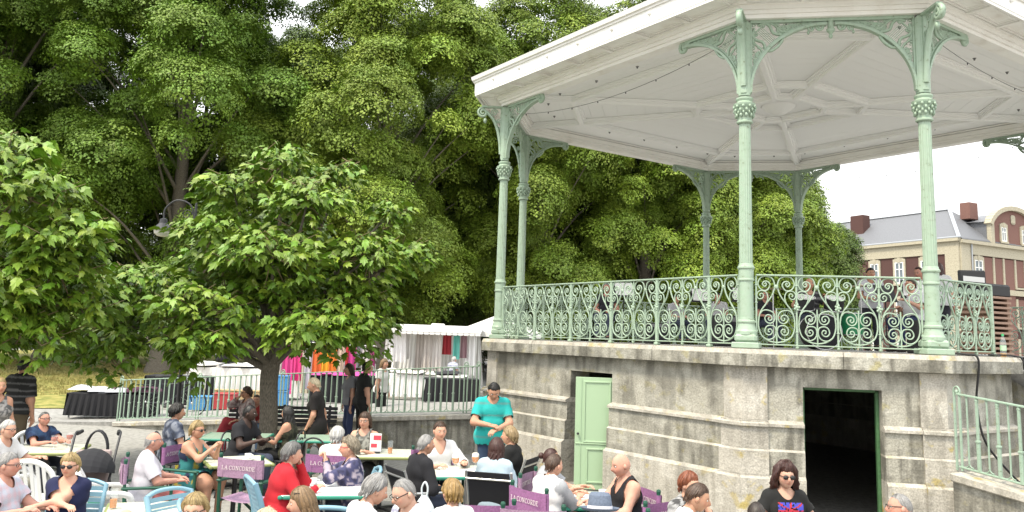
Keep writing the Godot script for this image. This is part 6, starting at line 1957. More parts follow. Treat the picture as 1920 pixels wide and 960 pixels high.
	p = person({"x": -1.833, "z": -29.547, "top": 1.6, "label": "shopper in pale striped top bending over the stall table", "yaw": 2.618, "pose": "stand", "fem": true, "tc": Color(0.55,0.56,0.62), "tc2": Color(0.25,0.27,0.4), "pat": "stripe", "bc": Color(0.012,0.014,0.03), "leglen": 1.1, "hair": "short", "hc": Color(0.58,0.57,0.54), "lean": 0.25, "y": 0.05, "group": "shoppers at the market stalls", "cell": 0.03})
	p = person({"x": -2.659, "z": -16.273, "top": 1.72, "label": "shopper in black clothes with yellow scarf beside the racks", "yaw": 2.094, "pose": "stand", "fem": true, "tc": Color(0.012,0.012,0.012), "bc": Color(0.012,0.012,0.012), "hair": "short", "hc": Color(0.012,0.01,0.009), "y": 0.1, "group": "shoppers at the market stalls", "cell": 0.03})
	p = person({"x": -2.900, "z": -20.210, "top": 1.66, "label": "shopper in white top and black trousers near the racks", "yaw": 1.047, "pose": "stand", "fem": true, "tc": Color(0.7,0.7,0.68), "bc": Color(0.012,0.012,0.015), "hair": "bob", "hc": Color(0.23,0.14,0.065), "y": 0.1, "group": "shoppers at the market stalls", "cell": 0.03})
	p = person({"x": -3.056, "z": -16.503, "top": 1.66, "label": "shopper in grey top at the clothes racks", "yaw": -1.047, "pose": "stand", "fem": true, "tc": Color(0.25,0.25,0.27), "bc": Color(0.05,0.07,0.15), "hair": "bob", "hc": Color(0.075,0.038,0.02), "y": 0.1, "group": "shoppers at the market stalls", "cell": 0.03})
	for c in get_children():
		for k in ["_head", "_wr", "_tl"]:
			if c.has_meta(k): c.remove_meta(k)

func fedora(p: Node3D) -> void:
	var hc: Vector3 = p.get_meta("_head")
	var h := Node3D.new(); h.name = "fedora"; p.add_child(h)
	h.transform = Transform3D(Basis(Vector3.RIGHT, 0.12), hc + Vector3(0, 0.045, 0))
	var felt := mat(L(0.13, 0.16, 0.22), 0.9, 0, M.grain, 3.0)
	var mb := MB.new()
	mb.lathe([Vector2(0.10, 0.0), Vector2(0.135, -0.002), Vector2(0.155, 0.012), Vector2(0.157, 0.017), Vector2(0.135, 0.006), Vector2(0.10, 0.008)], 24, Vector3.ZERO, 0, 0, 0.9, 1.1)
	part(mb, "brim", felt, h)
	mb = MB.new()
	mb.lathe([Vector2(0.103, 0.005), Vector2(0.1, 0.05), Vector2(0.09, 0.10), Vector2(0.075, 0.118), Vector2(0.04, 0.105), Vector2(0.0, 0.098)], 24, Vector3.ZERO, 0, 0, 0.86, 1.08)
	part(mb, "crown", felt, h)
	mb = MB.new()
	mb.lathe([Vector2(0.1055, 0.008), Vector2(0.105, 0.032)], 24, Vector3.ZERO, 0, 0, 0.86, 1.08)
	part(mb, "band", mat(L(0.62, 0.6, 0.62), 0.8), h)

func flag_print(p: Node3D) -> void:
	# distressed red and blue flag print on the chest
	var tl: Array = p.get_meta("_tl")
	var mb := MB.new()
	mb.t = Transform3D(tl[1], tl[0])
	var red := Color(0.42, 0.02, 0.04); var blue := Color(0.04, 0.05, 0.40)
	var zf := func(x: float, y: float) -> float: return 0.168 * tl[2] - 1.6 * pow(absf(x) - 0.055, 2) - 1.6 * pow(y - 0.29, 2)
	for i in 22:
		for k in 14:
			var x := -0.115 + 0.0105 * i; var y := 0.255 + 0.0105 * k
			var u := (i - 10.5) / 11.0; var w := (k - 6.5) / 7.0
			var nz := ns.get_noise_2d(i * 40.0, k * 40.0)
			var cl := Color(0, 0, 0, 0)
			if absf(u) < 0.13 or absf(w) < 0.2: cl = red
			elif absf(absf(u) - absf(w)) < 0.14: cl = red * 0.8
			elif w > 0.0: cl = blue
			else: cl = red * 0.55
			if nz > 0.28: continue
			mb.col = cl
			var q := []
			for e in [[0.0, 0.0], [0.0105, 0.0], [0.0105, 0.0105], [0.0, 0.0105]]:
				var xx: float = x + e[0]; var yy: float = y + e[1]
				q.append(Vector3(xx, yy, zf.call(xx, yy) + 0.012))
			mb.quad(q[0], q[1], q[2], q[3])
	part(mb, "flag_print", M.plain, p)

# ---------------------------------------------------------------- tables and what stands on them
func build_tables() -> void:
	var V3 := func(x: float, z: float) -> Vector3: return Vector3(x, 0, z)
	table(V3.call(-2.98, -7.55), 0.35, 0.85, 0.85, "pale cafe table with olive edge and tall beer by the navy top")
	table(V3.call(-5.75, -10.9), 0.25, 0.85, 0.85, "pale cafe table carrying two glasses of rose wine")
	table(V3.call(-3.22, -10.45), 0.5, 0.75, 0.75, "pale cafe table with olive edge before the turquoise dress")
	table(V3.call(-3.95, -12.75), 0.1, 0.95, 0.8, "dull green table left of the maple trunk", true, M.fence)
	table(V3.call(-2.95, -12.85), 0.1, 0.95, 0.8, "dull green table right of the maple trunk", true, M.fence)
	table(V3.call(-1.82, -8.85), 0.2, 0.85, 0.85, "green-edged table with white top between red jumper and floral blouse", true, M.paper)
	table(V3.call(-1.62, -11.5), 0.15, 0.85, 0.8, "pale cafe table with olive edge holding the menu stand")
	table(V3.call(-0.42, -10.25), 0.25, 1.0, 0.85, "green-edged table with two stemmed beers and papers", true)
	table(V3.call(0.92, -8.75), 0.12, 0.95, 0.85, "green-edged table before the bald person in tank top", true)
	table(V3.call(2.6, -6.9), 0.0, 0.8, 0.8, "small table in front of the flag-print shirt", true)
	table(V3.call(1.95, -6.9), 0.2, 0.8, 0.8, "table beside the dark-haired person in white shirt", true)
	sheet("paper_menu", "white printed paper on the table with two stemmed beers", "paper", Vector3(-0.5, 0.742, -10.2), 0.4, 0.42, 0.30, M.paper)
	sheet("paper_menu", "white paper on the table before the tank top", "paper", Vector3(0.80, 0.742, -8.78), 0.2, 0.45, 0.30, M.paper)
	beer(Vector3(-3.36, 0.742, -7.55), "tall half-full beer glass in front of the navy top", "tall")
	beer(Vector3(-0.57, 0.742, -10.30), "stemmed beer glass nearest the smiling person's hand")
	beer(Vector3(-0.34, 0.742, -10.45), "stemmed beer glass beside the turquoise polo")
	beer(Vector3(-5.62, 0.742, -10.8), "rose wine glass nearer the white-haired person", "wine")
	beer(Vector3(-5.56, 0.742, -11.05), "rose wine glass nearer the pushchair", "wine")
	beer(Vector3(-1.50, 0.742, -11.40), "small orange drink beside the menu stand", "tall")
	beer(Vector3(2.55, 0.742, -7.1), "tall glass in front of the flag-print shirt", "tall")
	cup(Vector3(1.02, 0.742, -8.85), "white coffee cup before the bald person in tank top")
	cup(Vector3(-3.1, 0.742, -10.5), "white cup on the table before the turquoise dress")
	cup(Vector3(-1.95, 0.742, -8.95), "white cup beside the red jumper")
	# menu stand
	var ms := thing("menu_stand", "white and red card menu standing in a black holder", "menu stand", Vector3(-1.70, 0.742, -11.42), 0.1)
	var mb := MB.new(); mb.box(Vector3(0, 0.012, 0), Vector3(0.13, 0.024, 0.06), 0.006); part(mb, "holder", M.black, ms)
	mb = MB.new(); mb.box(Vector3(0, 0.14, 0), Vector3(0.15, 0.23, 0.006)); part(mb, "card", M.paper, ms)
	mb = MB.new(); mb.box(Vector3(0.02, 0.20, 0.005), Vector3(0.10, 0.06, 0.003)); mb.box(Vector3(-0.02, 0.10, 0.005), Vector3(0.08, 0.05, 0.003)); part(mb, "red_print", mat(L(0.5, 0.05, 0.08), 0.7), ms)
	carrier_bag(Vector3(-0.80, 0.36, -8.95), "white plastic carrier bag hanging behind the black jumper")
	# chairs nobody sits on
	director_chair(Vector3(-2.82, 0, -9.75), deg_to_rad(166), "empty purple canvas chair next to the red jumper")
	director_chair(Vector3(0.28, 0, -7.55), deg_to_rad(176), "purple canvas chair with lettering turned to the fedora wearer")
	director_chair(Vector3(-0.16, 0, -7.7), deg_to_rad(182), "purple canvas chair behind the blond child", true)
	blue_chair(Vector3(-1.46, 0, -7.45), deg_to_rad(186), "empty pale blue slatted chair with its back to the floral blouse's table")
	blue_chair(Vector3(-2.32, 0, -7.25), deg_to_rad(108), "empty pale blue slatted chair seen from its side by the red jumper")
	blue_chair(Vector3(-2.66, 0, -7.5), deg_to_rad(60), "empty pale blue slatted chair near the pink trousers")
	white_chair(Vector3(-4.0, 0, -8.9), deg_to_rad(115), "empty white plastic chair beside the pushchair")
	white_chair(Vector3(-4.95, 0, -9.45), deg_to_rad(176), "empty white plastic chair at the wine table")
	cafe_chair(Vector3(-4.55, 0, -12.6), deg_to_rad(85), "empty dark bistro chair at the green table by the yellow bag")
	cafe_chair(Vector3(-2.55, 0, -12.0), deg_to_rad(170), "empty dark bistro chair beside the walking black dress")
	stroller(Vector3(-4.66, 0, -9.75), deg_to_rad(14))
	# bench behind the trunk
	var b := thing("park_bench", "dark slatted park bench in front of the fence wall", "bench", Vector3(-4.15, 0, -15.95), 0.12)
	for k in 5:
		mb = MB.new(); mb.box(Vector3(0, 0.44, -0.16 + 0.085 * k), Vector3(2.0, 0.03, 0.07), 0.006); part(mb, "seat_slat", M.dark_metal, b)
	for k in 5:
		mb = MB.new(); mb.box(Vector3(0, 0.55 + 0.075 * k, -0.22 - 0.025 * k), Vector3(2.0, 0.06, 0.025), 0.006); part(mb, "back_slat", M.dark_metal, b)
	for s in [-0.85, 0.0, 0.85]:
		mb = MB.new(); mb.bar(Vector3(s, 0, -0.2), Vector3(s, 0.45, -0.2), 0.05, 0.05, 0.006); mb.bar(Vector3(s, 0.42, -0.22), Vector3(s, 0.90, -0.36), 0.05, 0.03, 0.006); mb.bar(Vector3(s, 0, 0.18), Vector3(s, 0.43, 0.18), 0.05, 0.05, 0.006); part(mb, "leg", M.dark_metal, b)
	# basket and yellow bag
	var bs := thing("wicker_basket", "brown wicker basket on the ground beyond the walking person", "basket", Vector3(-2.45, 0, -13.2))
	mb = MB.new(); mb.lathe([Vector2(0, 0.01), Vector2(0.17, 0.01), Vector2(0.22, 0.15), Vector2(0.21, 0.32), Vector2(0.195, 0.32), Vector2(0.19, 0.1), Vector2(0.0, 0.03)], 28, Vector3.ZERO, 14, 0.05); part(mb, "bowl", mat(L(0.22, 0.12, 0.05), 0.9, 0, M.grain, 6.0), bs)
	var hnd := PackedVector3Array()
	for k in 13: hnd.append(Vector3(-0.19 * cos(PI * k / 12), 0.31 + 0.24 * sin(PI * k / 12), 0))
	mb = MB.new(); mb.tube(hnd, 0.016, 6); part(mb, "handle", mat(L(0.18, 0.09, 0.04), 0.9), bs)
	var yb := thing("shopping_bag", "yellow shopping bag standing by the red trousers", "bag", Vector3(-4.95, 0, -13.6), 0.3)
	mb = MB.new(); mb.box(Vector3(0, 0.2, 0), Vector3(0.36, 0.4, 0.16), 0.02); part(mb, "pouch", mat(L(0.62, 0.48, 0.05), 0.5), yb)
	for s in [-1.0, 1.0]:
		mb = MB.new(); mb.tube(spline([Vector3(-0.08, 0.39, s * 0.06), Vector3(-0.07, 0.52, s * 0.05), Vector3(0.07, 0.52, s * 0.05), Vector3(0.08, 0.39, s * 0.06)], 4), 0.01, 5); part(mb, "handle", mat(L(0.55, 0.42, 0.05), 0.5), yb)

# ---------------------------------------------------------------- market
func drape(mb: MB, w: float, h: float, fold: float, sd: int) -> void:
	# hanging cloth, top at y=0, width along x, with vertical folds
	var n := maxi(6, int(w / 0.035))
	for i in n:
		var x0 := w * (float(i) / n - 0.5); var x1 := w * (float(i + 1) / n - 0.5)
		for k in 3:
			var y0 := -h * k / 3.0; var y1 := -h * (k + 1) / 3.0
			var q := []
			for e in [[x0, y1], [x1, y1], [x1, y0], [x0, y0]]:
				var a: float = fold * (0.3 - e[1] / h) * sin(e[0] * 46.0 + sd * 2.1 + e[1] * 0.8)
				q.append(Vector3(e[0] * (1.0 + 0.12 * -e[1] / h), e[1], a))
			mb.quad(q[0], q[1], q[2], q[3])

func market_table(at: Vector3, yaw: float, w: float, d: float, h: float, cloth: Material, label: String) -> Node3D:
	var o := thing("market_table", label, "table", at, yaw, "trestle tables of the market")
	var mb := MB.new(); mb.box(Vector3(0, h - 0.015, 0), Vector3(w, 0.03, d), 0.005); part(mb, "table_top", cloth, o)
	mb = MB.new()
	mb.t = Transform3D(Basis.IDENTITY, Vector3(0, h - 0.02, d / 2 + 0.01)); drape(mb, w * 0.93, h * 0.86, 0.02, 1)
	for s in [-1.0, 1.0]:
		mb.t = Transform3D(Basis(Vector3.UP, s * PI / 2), Vector3(s * (w / 2 + 0.01), h - 0.02, 0)); drape(mb, d * 0.9, h * 0.86, 0.02, 2)
	part(mb, "table_cloth", cloth, o)
	for s in [[-1, -1], [1, -1], [-1, 1], [1, 1]]:
		mb = MB.new(); mb.bar(Vector3(s[0] * (w / 2 - 0.08), 0, s[1] * (d / 2 - 0.06)), Vector3(s[0] * (w / 2 - 0.08), h - 0.03, s[1] * (d / 2 - 0.06)), 0.03, 0.03); part(mb, "leg", M.steel_dull, o)
	return o

func pile(at: Vector3, r: Vector3, m: Material, label: String, sd: int) -> void:
	var o := thing("clothes_pile", label, "clothes", at, 0, "folded clothes on the market tables")
	var rg := RandomNumberGenerator.new(); rg.seed = sd
	for k in 5:
		var mb := MB.new()
		var n := 9
		for i in n:
			for j in n:
				var q := []
				for e in [[i, j], [i + 1, j], [i + 1, j + 1], [i, j + 1]]:
					var x: float = e[0] / float(n) * 2 - 1; var z: float = e[1] / float(n) * 2 - 1
					var y: float = maxf(0.0, 1 - x * x * x * x) * maxf(0.0, 1 - z * z * z * z) * (0.6 + 0.5 * ns.get_noise_3d(x * 60 + sd * 20 + k * 50, z * 60, k * 9.0))
					q.append(Vector3(x * r.x * 0.5, y * r.y * 0.55, z * r.z * 0.55))
				mb.quad(q[3], q[2], q[1], q[0])
		part(mb, "garment", m, o, Transform3D(Basis(Vector3.UP, rg.randf_range(-0.5, 0.5)), Vector3(r.x * (0.36 * k - 0.72), r.y * 0.25 * rg.randf(), r.z * rg.randf_range(-0.3, 0.3))))

func crate(at: Vector3, s: Vector3, m: Material, label: String, nm := "crate") -> void:
	var o := thing(nm, label, "crate" if nm == "crate" else "box", at, 0.1, "crates and boxes of the market")
	var mb := MB.new(); mb.box(Vector3(0, 0.02, 0), Vector3(s.x, 0.03, s.z)); part(mb, "bottom", m, o)
	for k in [-1.0, 1.0]:
		mb = MB.new(); mb.box(Vector3(k * (s.x / 2 - 0.01), s.y / 2, 0), Vector3(0.02, s.y, s.z), 0.004); part(mb, "side", m, o)
		mb = MB.new(); mb.box(Vector3(0, s.y / 2 - 0.002, k * (s.z / 2 - 0.01)), Vector3(s.x - 0.042, s.y - 0.006, 0.018), 0.004); part(mb, "side", m, o)
	mb = MB.new(); mb.box(Vector3(0, s.y - 0.02, 0), Vector3(s.x + 0.03, 0.03, s.z + 0.03), 0.01); part(mb, "rim" if nm == "crate" else "flap", m, o)

func rack(at: Vector3, yaw: float, w: float, h: float, cols: Array, label: String, gl: float) -> void:
	var o := thing("clothes_rack", label, "clothes rack", at, yaw, "clothes racks of the market")
	var mb: MB
	for s in [-1.0, 1.0]:
		mb = MB.new(); mb.tube(PackedVector3Array([Vector3(s * w / 2, 0, 0), Vector3(s * w / 2, h, 0)]), 0.018, 6); mb.bar(Vector3(s * w / 2, 0.02, -0.3), Vector3(s * w / 2, 0.02, 0.3), 0.03, 0.03); part(mb, "upright", M.steel, o)
	mb = MB.new(); mb.tube(PackedVector3Array([Vector3(-w / 2, h, 0), Vector3(w / 2, h, 0)]), 0.018, 6); part(mb, "rail", M.steel, o)
	for k in cols.size():
		mb = MB.new(); drape(mb, w / cols.size() * 1.05, gl * (0.85 + 0.15 * sin(k * 2.3)), 0.035, k)
		var c: Color = cols[k]
		part(mb, "garment", mat(L(c.r, c.g, c.b), 0.9), o, Transform3D(Basis(Vector3.UP, 0.15 * sin(k * 1.7)), Vector3(w * ((k + 0.5) / cols.size() - 0.5), h - 0.03, 0.03 * sin(k * 3.0))))

func build_market() -> void:
	var white: Material = mat(L(0.70, 0.69, 0.67), 0.9)
	market_table(Vector3(-9.45, 0.08, -20.7), 0.05, 1.9, 0.8, 0.58, M.black_cloth, "black-draped market table at the end of the fence")
	pile(Vector3(-9.75, 0.67, -20.7), Vector3(0.6, 0.26, 0.55), mat(L(0.38, 0.39, 0.42), 0.95), "grey folded clothes on the table at the fence end", 3)
	pile(Vector3(-8.95, 0.67, -20.75), Vector3(0.5, 0.3, 0.5), mat(L(0.06, 0.02, 0.04), 0.95), "dark purple clothes on the table at the fence end", 4)
	market_table(Vector3(-8.9, 0.12, -23.3), 0.05, 1.6, 0.8, 0.85, M.black_cloth, "black-draped market table behind the bicycle")
	market_table(Vector3(-8.2, 0.12, -27.0), 0.05, 3.4, 1.2, 0.95, white, "long white-draped market table beyond the fence")
	for k in 4: pile(Vector3(-9.4 + 0.8 * k, 1.08, -27.0), Vector3(0.75, 0.28, 0.9), [white, mat(L(0.62, 0.6, 0.58), 0.9)][k % 2], ["white garments at the outer end of the long white table", "cream garments on the long white table", "white garments before the black holdall", "cream garments at the inner end of the long white table"][k], 10 + k)
	var hb := thing("holdall", "black and white holdall lying on the long white table", "bag", Vector3(-8.75, 1.22, -26.6), 0.3)
	var mb := MB.new(); mb.box(Vector3(0, 0.16, 0), Vector3(0.7, 0.32, 0.4), 0.09); part(mb, "bag_body", M.black_cloth, hb)
	mb = MB.new(); mb.box(Vector3(0.2, 0.30, 0.02), Vector3(0.4, 0.05, 0.42), 0.02, Basis(Vector3(0, 0, 1), -0.2)); part(mb, "white_flap", white, hb)
	mb = MB.new(); mb.tube(spline([Vector3(-0.2, 0.3, 0.05), Vector3(-0.1, 0.42, 0.05), Vector3(0.1, 0.42, 0.05), Vector3(0.2, 0.3, 0.05)], 4), 0.012, 5); part(mb, "handle", M.black, hb)
	# the sign cloth with red lettering-like swirls hanging off the long table
	for k in 5: crate(Vector3(-9.4 + 0.55 * k, 0.1, -25.6), Vector3(0.5, 0.38, 0.4), mat(L(0.42, 0.30, 0.16), 0.9), ["cardboard box at the outer end of the row under the white table", "second cardboard box of the row under the white table", "middle cardboard box of the row under the white table", "fourth cardboard box of the row under the white table", "cardboard box at the inner end of the row under the white table"][k], "cardboard_box")
	crate(Vector3(-7.75, 0.22, -21.9), Vector3(0.55, 0.35, 0.4), mat(L(0.06, 0.24, 0.48), 0.5), "blue plastic crate behind the bicycle's rear wheel")
	crate(Vector3(-7.15, 0.26, -21.9), Vector3(0.55, 0.4, 0.4), mat(L(0.36, 0.04, 0.045), 0.5), "red plastic crate behind the seated sunglasses wearer")
	crate(Vector3(-6.0, 0.3, -22.6), Vector3(0.5, 0.42, 0.4), mat(L(0.05, 0.22, 0.48), 0.5), "blue plastic crate, lower of the pair beside the trunk")
	crate(Vector3(-6.0, 0.73, -22.6), Vector3(0.5, 0.38, 0.4), mat(L(0.05, 0.22, 0.48), 0.5), "blue plastic crate, upper of the pair beside the trunk")
	rack(Vector3(-6.35, 0.15, -25.2), 0.1, 1.1, 1.75, [Color(0.62, 0.60, 0.55), Color(0.55, 0.05, 0.22), Color(0.6, 0.04, 0.2), Color(0.45, 0.42, 0.32)], "rack of pink and beige scarves right of the trunk", 1.5)
	rack(Vector3(-5.35, 0.15, -25.0), 0.05, 1.15, 1.8, [Color(0.45, 0.42, 0.48), Color(0.6, 0.12, 0.03), Color(0.65, 0.30, 0.02), Color(0.6, 0.15, 0.02), Color(0.5, 0.38, 0.3)], "rack of orange and grey scarves behind the walking person", 1.55)
	rack(Vector3(-4.45, 0.2, -25.6), 0.0, 1.0, 1.7, [Color(0.4, 0.02, 0.03), Color(0.5, 0.05, 0.25), Color(0.2, 0.2, 0.22), Color(0.55, 0.5, 0.5), Color(0.4, 0.06, 0.2)], "rack of red and grey clothes before the white stall", 0.9)
	market_table(Vector3(-4.4, 0.3, -23.6), 0.0, 1.9, 0.7, 0.8, M.black_cloth, "black-draped market table behind the lanyard wearer")
	pile(Vector3(-4.5, 1.11, -23.6), Vector3(0.7, 0.2, 0.5), mat(L(0.5, 0.06, 0.25), 0.9), "pink clothes on the table behind the lanyard wearer", 23)
	market_table(Vector3(-2.9, 0.1, -29.2), 0.0, 3.2, 0.9, 0.85, white, "white-draped table under the stall canopy")
	market_table(Vector3(-1.7, 0.2, -26.4), 0.12, 1.7, 0.8, 0.78, M.black_cloth, "black-draped table below the stall near the bandstand corner")
	pile(Vector3(-3.3, 0.96, -29.1), Vector3(0.8, 0.25, 0.6), mat(L(0.6, 0.57, 0.52), 0.9), "cream clothes on the stall table", 31)
	pile(Vector3(-2.3, 0.96, -29.1), Vector3(0.6, 0.25, 0.6), mat(L(0.03, 0.03, 0.035), 0.9), "black clothes on the stall table", 32)
	# stall with white canopy
	var s := thing("market_stall", "white canopied stall hung with curtains and clothes", "stall", Vector3(-2.65, 0.03, -31.0))
	for x in [-1.55, 1.55]:
		for z in [-1.2, 1.2]:
			mb = MB.new(); mb.tube(PackedVector3Array([Vector3(x, 0, z), Vector3(x, 2.35, z)]), 0.025, 6); part(mb, "pole", M.steel, s)
	mb = MB.new()
	var cp := [Vector3(-1.7, 2.35, 1.35), Vector3(1.7, 2.35, 1.35), Vector3(1.7, 2.62, -1.3), Vector3(-1.7, 2.62, -1.3)]
	mb.quad(cp[0], cp[1], cp[2], cp[3]); mb.quad(cp[3] - Vector3(0, 0.02, 0), cp[2] - Vector3(0, 0.02, 0), cp[1] - Vector3(0, 0.02, 0), cp[0] - Vector3(0, 0.02, 0))
	mb.box(Vector3(0, 2.43, 1.36), Vector3(3.42, 0.16, 0.03)); mb.box(Vector3(0, 2.62, -1.0), Vector3(0.5, 0.12, 0.3), 0.03)
	part(mb, "canopy", white, s)
	for k in 17:
		mb = MB.new(); mb.box(Vector3(-1.6 + 0.2 * k, 2.31, 1.36), Vector3(0.19, 0.10, 0.012), 0.03); part(mb, "valance_scallop", white, s)
	mb = MB.new(); mb.t = Transform3D(Basis.IDENTITY, Vector3(0, 2.4, -1.25)); drape(mb, 3.2, 2.1, 0.03, 5); part(mb, "back_curtain", white, s)
	for k in 9:
		mb = MB.new()
		var hx: float = [-1.3, -0.95, -0.45, -0.15, 0.15, 0.5, 0.85, 1.1, 1.35][k]
		drape(mb, [0.7, 0.3, 0.3, 0.3, 0.35, 0.3, 0.22, 0.22, 0.35][k], [1.0, 0.9, 1.5, 1.5, 1.3, 0.7, 0.85, 0.8, 1.4][k], 0.05, k)
		part(mb, "hanging_cloth", mat([L(0.72, 0.7, 0.7), L(0.5, 0.48, 0.46), L(0.38, 0.34, 0.31), L(0.42, 0.38, 0.35), L(0.6, 0.56, 0.53), L(0.35, 0.03, 0.04), L(0.12, 0.42, 0.36), L(0.30, 0.18, 0.2), L(0.7, 0.69, 0.68)][k], 0.9), s, Transform3D(Basis.IDENTITY, Vector3(hx, 2.28, 1.0 - 0.08 * (k % 3))))
	# parasol beyond the bandstand corner
	var u := thing("market_parasol", "white and red market parasol behind the bandstand corner", "parasol", Vector3(-0.35, 0.03, -33.5))
	mb = MB.new(); mb.tube(PackedVector3Array([Vector3(0, 0, 0), Vector3(0, 3.2, 0)]), 0.03, 6); part(mb, "pole", M.steel, u)
	for k in 8:
		mb = MB.new()
		var a := TAU * k / 8.0; var b := TAU * (k + 1) / 8.0
		var p := Vector3(cos(a) * 1.7, 2.45, sin(a) * 1.7); var q := Vector3(cos(b) * 1.7, 2.45, sin(b) * 1.7)
		mb.tri(Vector3(0, 3.15, 0), q, p); mb.tri(Vector3(0, 3.13, 0), p - Vector3(0, 0.02, 0), q - Vector3(0, 0.02, 0)); mb.quad(p - Vector3(0, 0.2, 0), p, q, q - Vector3(0, 0.2, 0))
		part(mb, "panel", white if k != 5 else mat(L(0.45, 0.07, 0.06), 0.8), u)
	bicycle(Vector3(-8.0, 0.16, -20.4), 0.1)
	lamp_post()
	for k in 3: car(Vector3([-22.0, -15.0, -8.5][k], 0.36, -57.5), [0.1, 0.05, -0.1][k], [L(0.66, 0.67, 0.68), L(0.28, 0.3, 0.32), L(0.62, 0.64, 0.66)][k], ["white car parked beyond the lawn behind the hanging leaves", "grey car parked beyond the lawn under the maple", "pale car parked beyond the lawn near the trunk"][k])

func bicycle(at: Vector3, yaw: float) -> void:
	var o := thing("bicycle", "dark bicycle leaning inside the market fence", "bicycle", at, yaw)
	var mb: MB
	for x in [-0.53, 0.53]:
		var w := Node3D.new(); w.name = "wheel"; o.add_child(w, true); w.position = Vector3(x, 0.34, 0)
		var ring := PackedVector3Array()
		for k in 28: ring.append(Vector3(0.325 * cos(TAU * k / 28), 0.325 * sin(TAU * k / 28), 0))
		mb = MB.new(); mb.tube(ring, 0.018, 6, true); part(mb, "tyre", M.black, w)
		mb = MB.new()
		for k in 14: mb.bar(Vector3.ZERO, Vector3(0.315 * cos(TAU * k / 14), 0.315 * sin(TAU * k / 14), 0.0), 0.003, 0.003)
		mb.ball(Vector3.ZERO, Vector3(0.03, 0.03, 0.04), 5, 7)
		part(mb, "spokes", M.steel, w)
	var B := Vector3(-0.08, 0.30, 0); var S := Vector3(-0.22, 0.82, 0); var H := Vector3(0.38, 0.80, 0); var Rr := Vector3(-0.53, 0.34, 0); var F := Vector3(0.53, 0.34, 0)
	mb = MB.new()
	for e in [[B, S], [B, H + Vector3(0.02, -0.08, 0)], [S + Vector3(0.03, -0.06, 0), H], [Rr, B], [Rr, S + Vector3(0.02, -0.05, 0)], [H + Vector3(-0.02, 0.08, 0), F]]: mb.tube(PackedVector3Array(e), 0.015, 6)
	part(mb, "frame", mat(L(0.02, 0.02, 0.03), 0.3, 0.3), o)
	mb = MB.new(); mb.ball(S + Vector3(-0.02, 0.12, 0), Vector3(0.14, 0.03, 0.07), 6, 8); mb.tube(PackedVector3Array([S, S + Vector3(-0.02, 0.1, 0)]), 0.012, 6); part(mb, "saddle", M.black, o)
	mb = MB.new(); mb.tube(spline([H + Vector3(-0.12, 0.2, 0.26), H + Vector3(0.0, 0.2, 0.1), H + Vector3(0.0, 0.18, -0.1), H + Vector3(-0.12, 0.2, -0.26)], 4), 0.012, 6); mb.tube(PackedVector3Array([H, H + Vector3(-0.02, 0.19, 0)]), 0.013, 6); part(mb, "handlebar", M.steel, o)
	mb = MB.new(); mb.box(B, Vector3(0.18, 0.02, 0.02), 0, Basis(Vector3(0, 0, 1), 0.7)); mb.ball(B, Vector3(0.09, 0.09, 0.01), 6, 12); part(mb, "crank", M.steel_dull, o)
	mb = MB.new(); mb.box(Vector3(-0.58, 0.74, 0), Vector3(0.34, 0.02, 0.13)); mb.bar(Rr, Vector3(-0.6, 0.73, 0), 0.012, 0.012); part(mb, "carrier", M.dark_metal, o)

func lamp_post() -> void:
	var o := thing("street_lamp", "dark street lamp hanging among the maple branches", "street lamp", Vector3(-6.33, 0, -16.6))
	var mb := MB.new(); mb.lathe([Vector2(0.10, 0), Vector2(0.10, 0.3), Vector2(0.04, 0.4), Vector2(0.03, 4.6), Vector2(0.02, 4.75), Vector2(0, 4.8)], 12); part(mb, "pole", M.dark_metal, o)
	mb = MB.new(); mb.tube(spline([Vector3(0, 4.4, 0), Vector3(-0.12, 4.72, 0), Vector3(-0.4, 4.80, 0), Vector3(-0.61, 4.62, 0), Vector3(-0.62, 4.42, 0)], 5), 0.018, 6); mb.tube(spiral(Vector3(-0.17, 4.52, 0), 0.11, 0.0, 1.5, 1.0), 0.01, 5); part(mb, "arm", M.dark_metal, o)
	mb = MB.new(); mb.lathe([Vector2(0.03, 4.43), Vector2(0.07, 4.41), Vector2(0.08, 4.33), Vector2(0.17, 4.24), Vector2(0.215, 4.19), Vector2(0.20, 4.185), Vector2(0.0, 4.22)], 18, Vector3(-0.62, 0, 0)); part(mb, "shade", M.dark_metal, o)
	mb = MB.new(); mb.lathe([Vector2(0.175, 4.186), Vector2(0.16, 4.12), Vector2(0.10, 4.07), Vector2(0.0, 4.055)], 18, Vector3(-0.62, 0, 0)); part(mb, "globe", mat(L(0.55, 0.53, 0.48), 0.2), o)

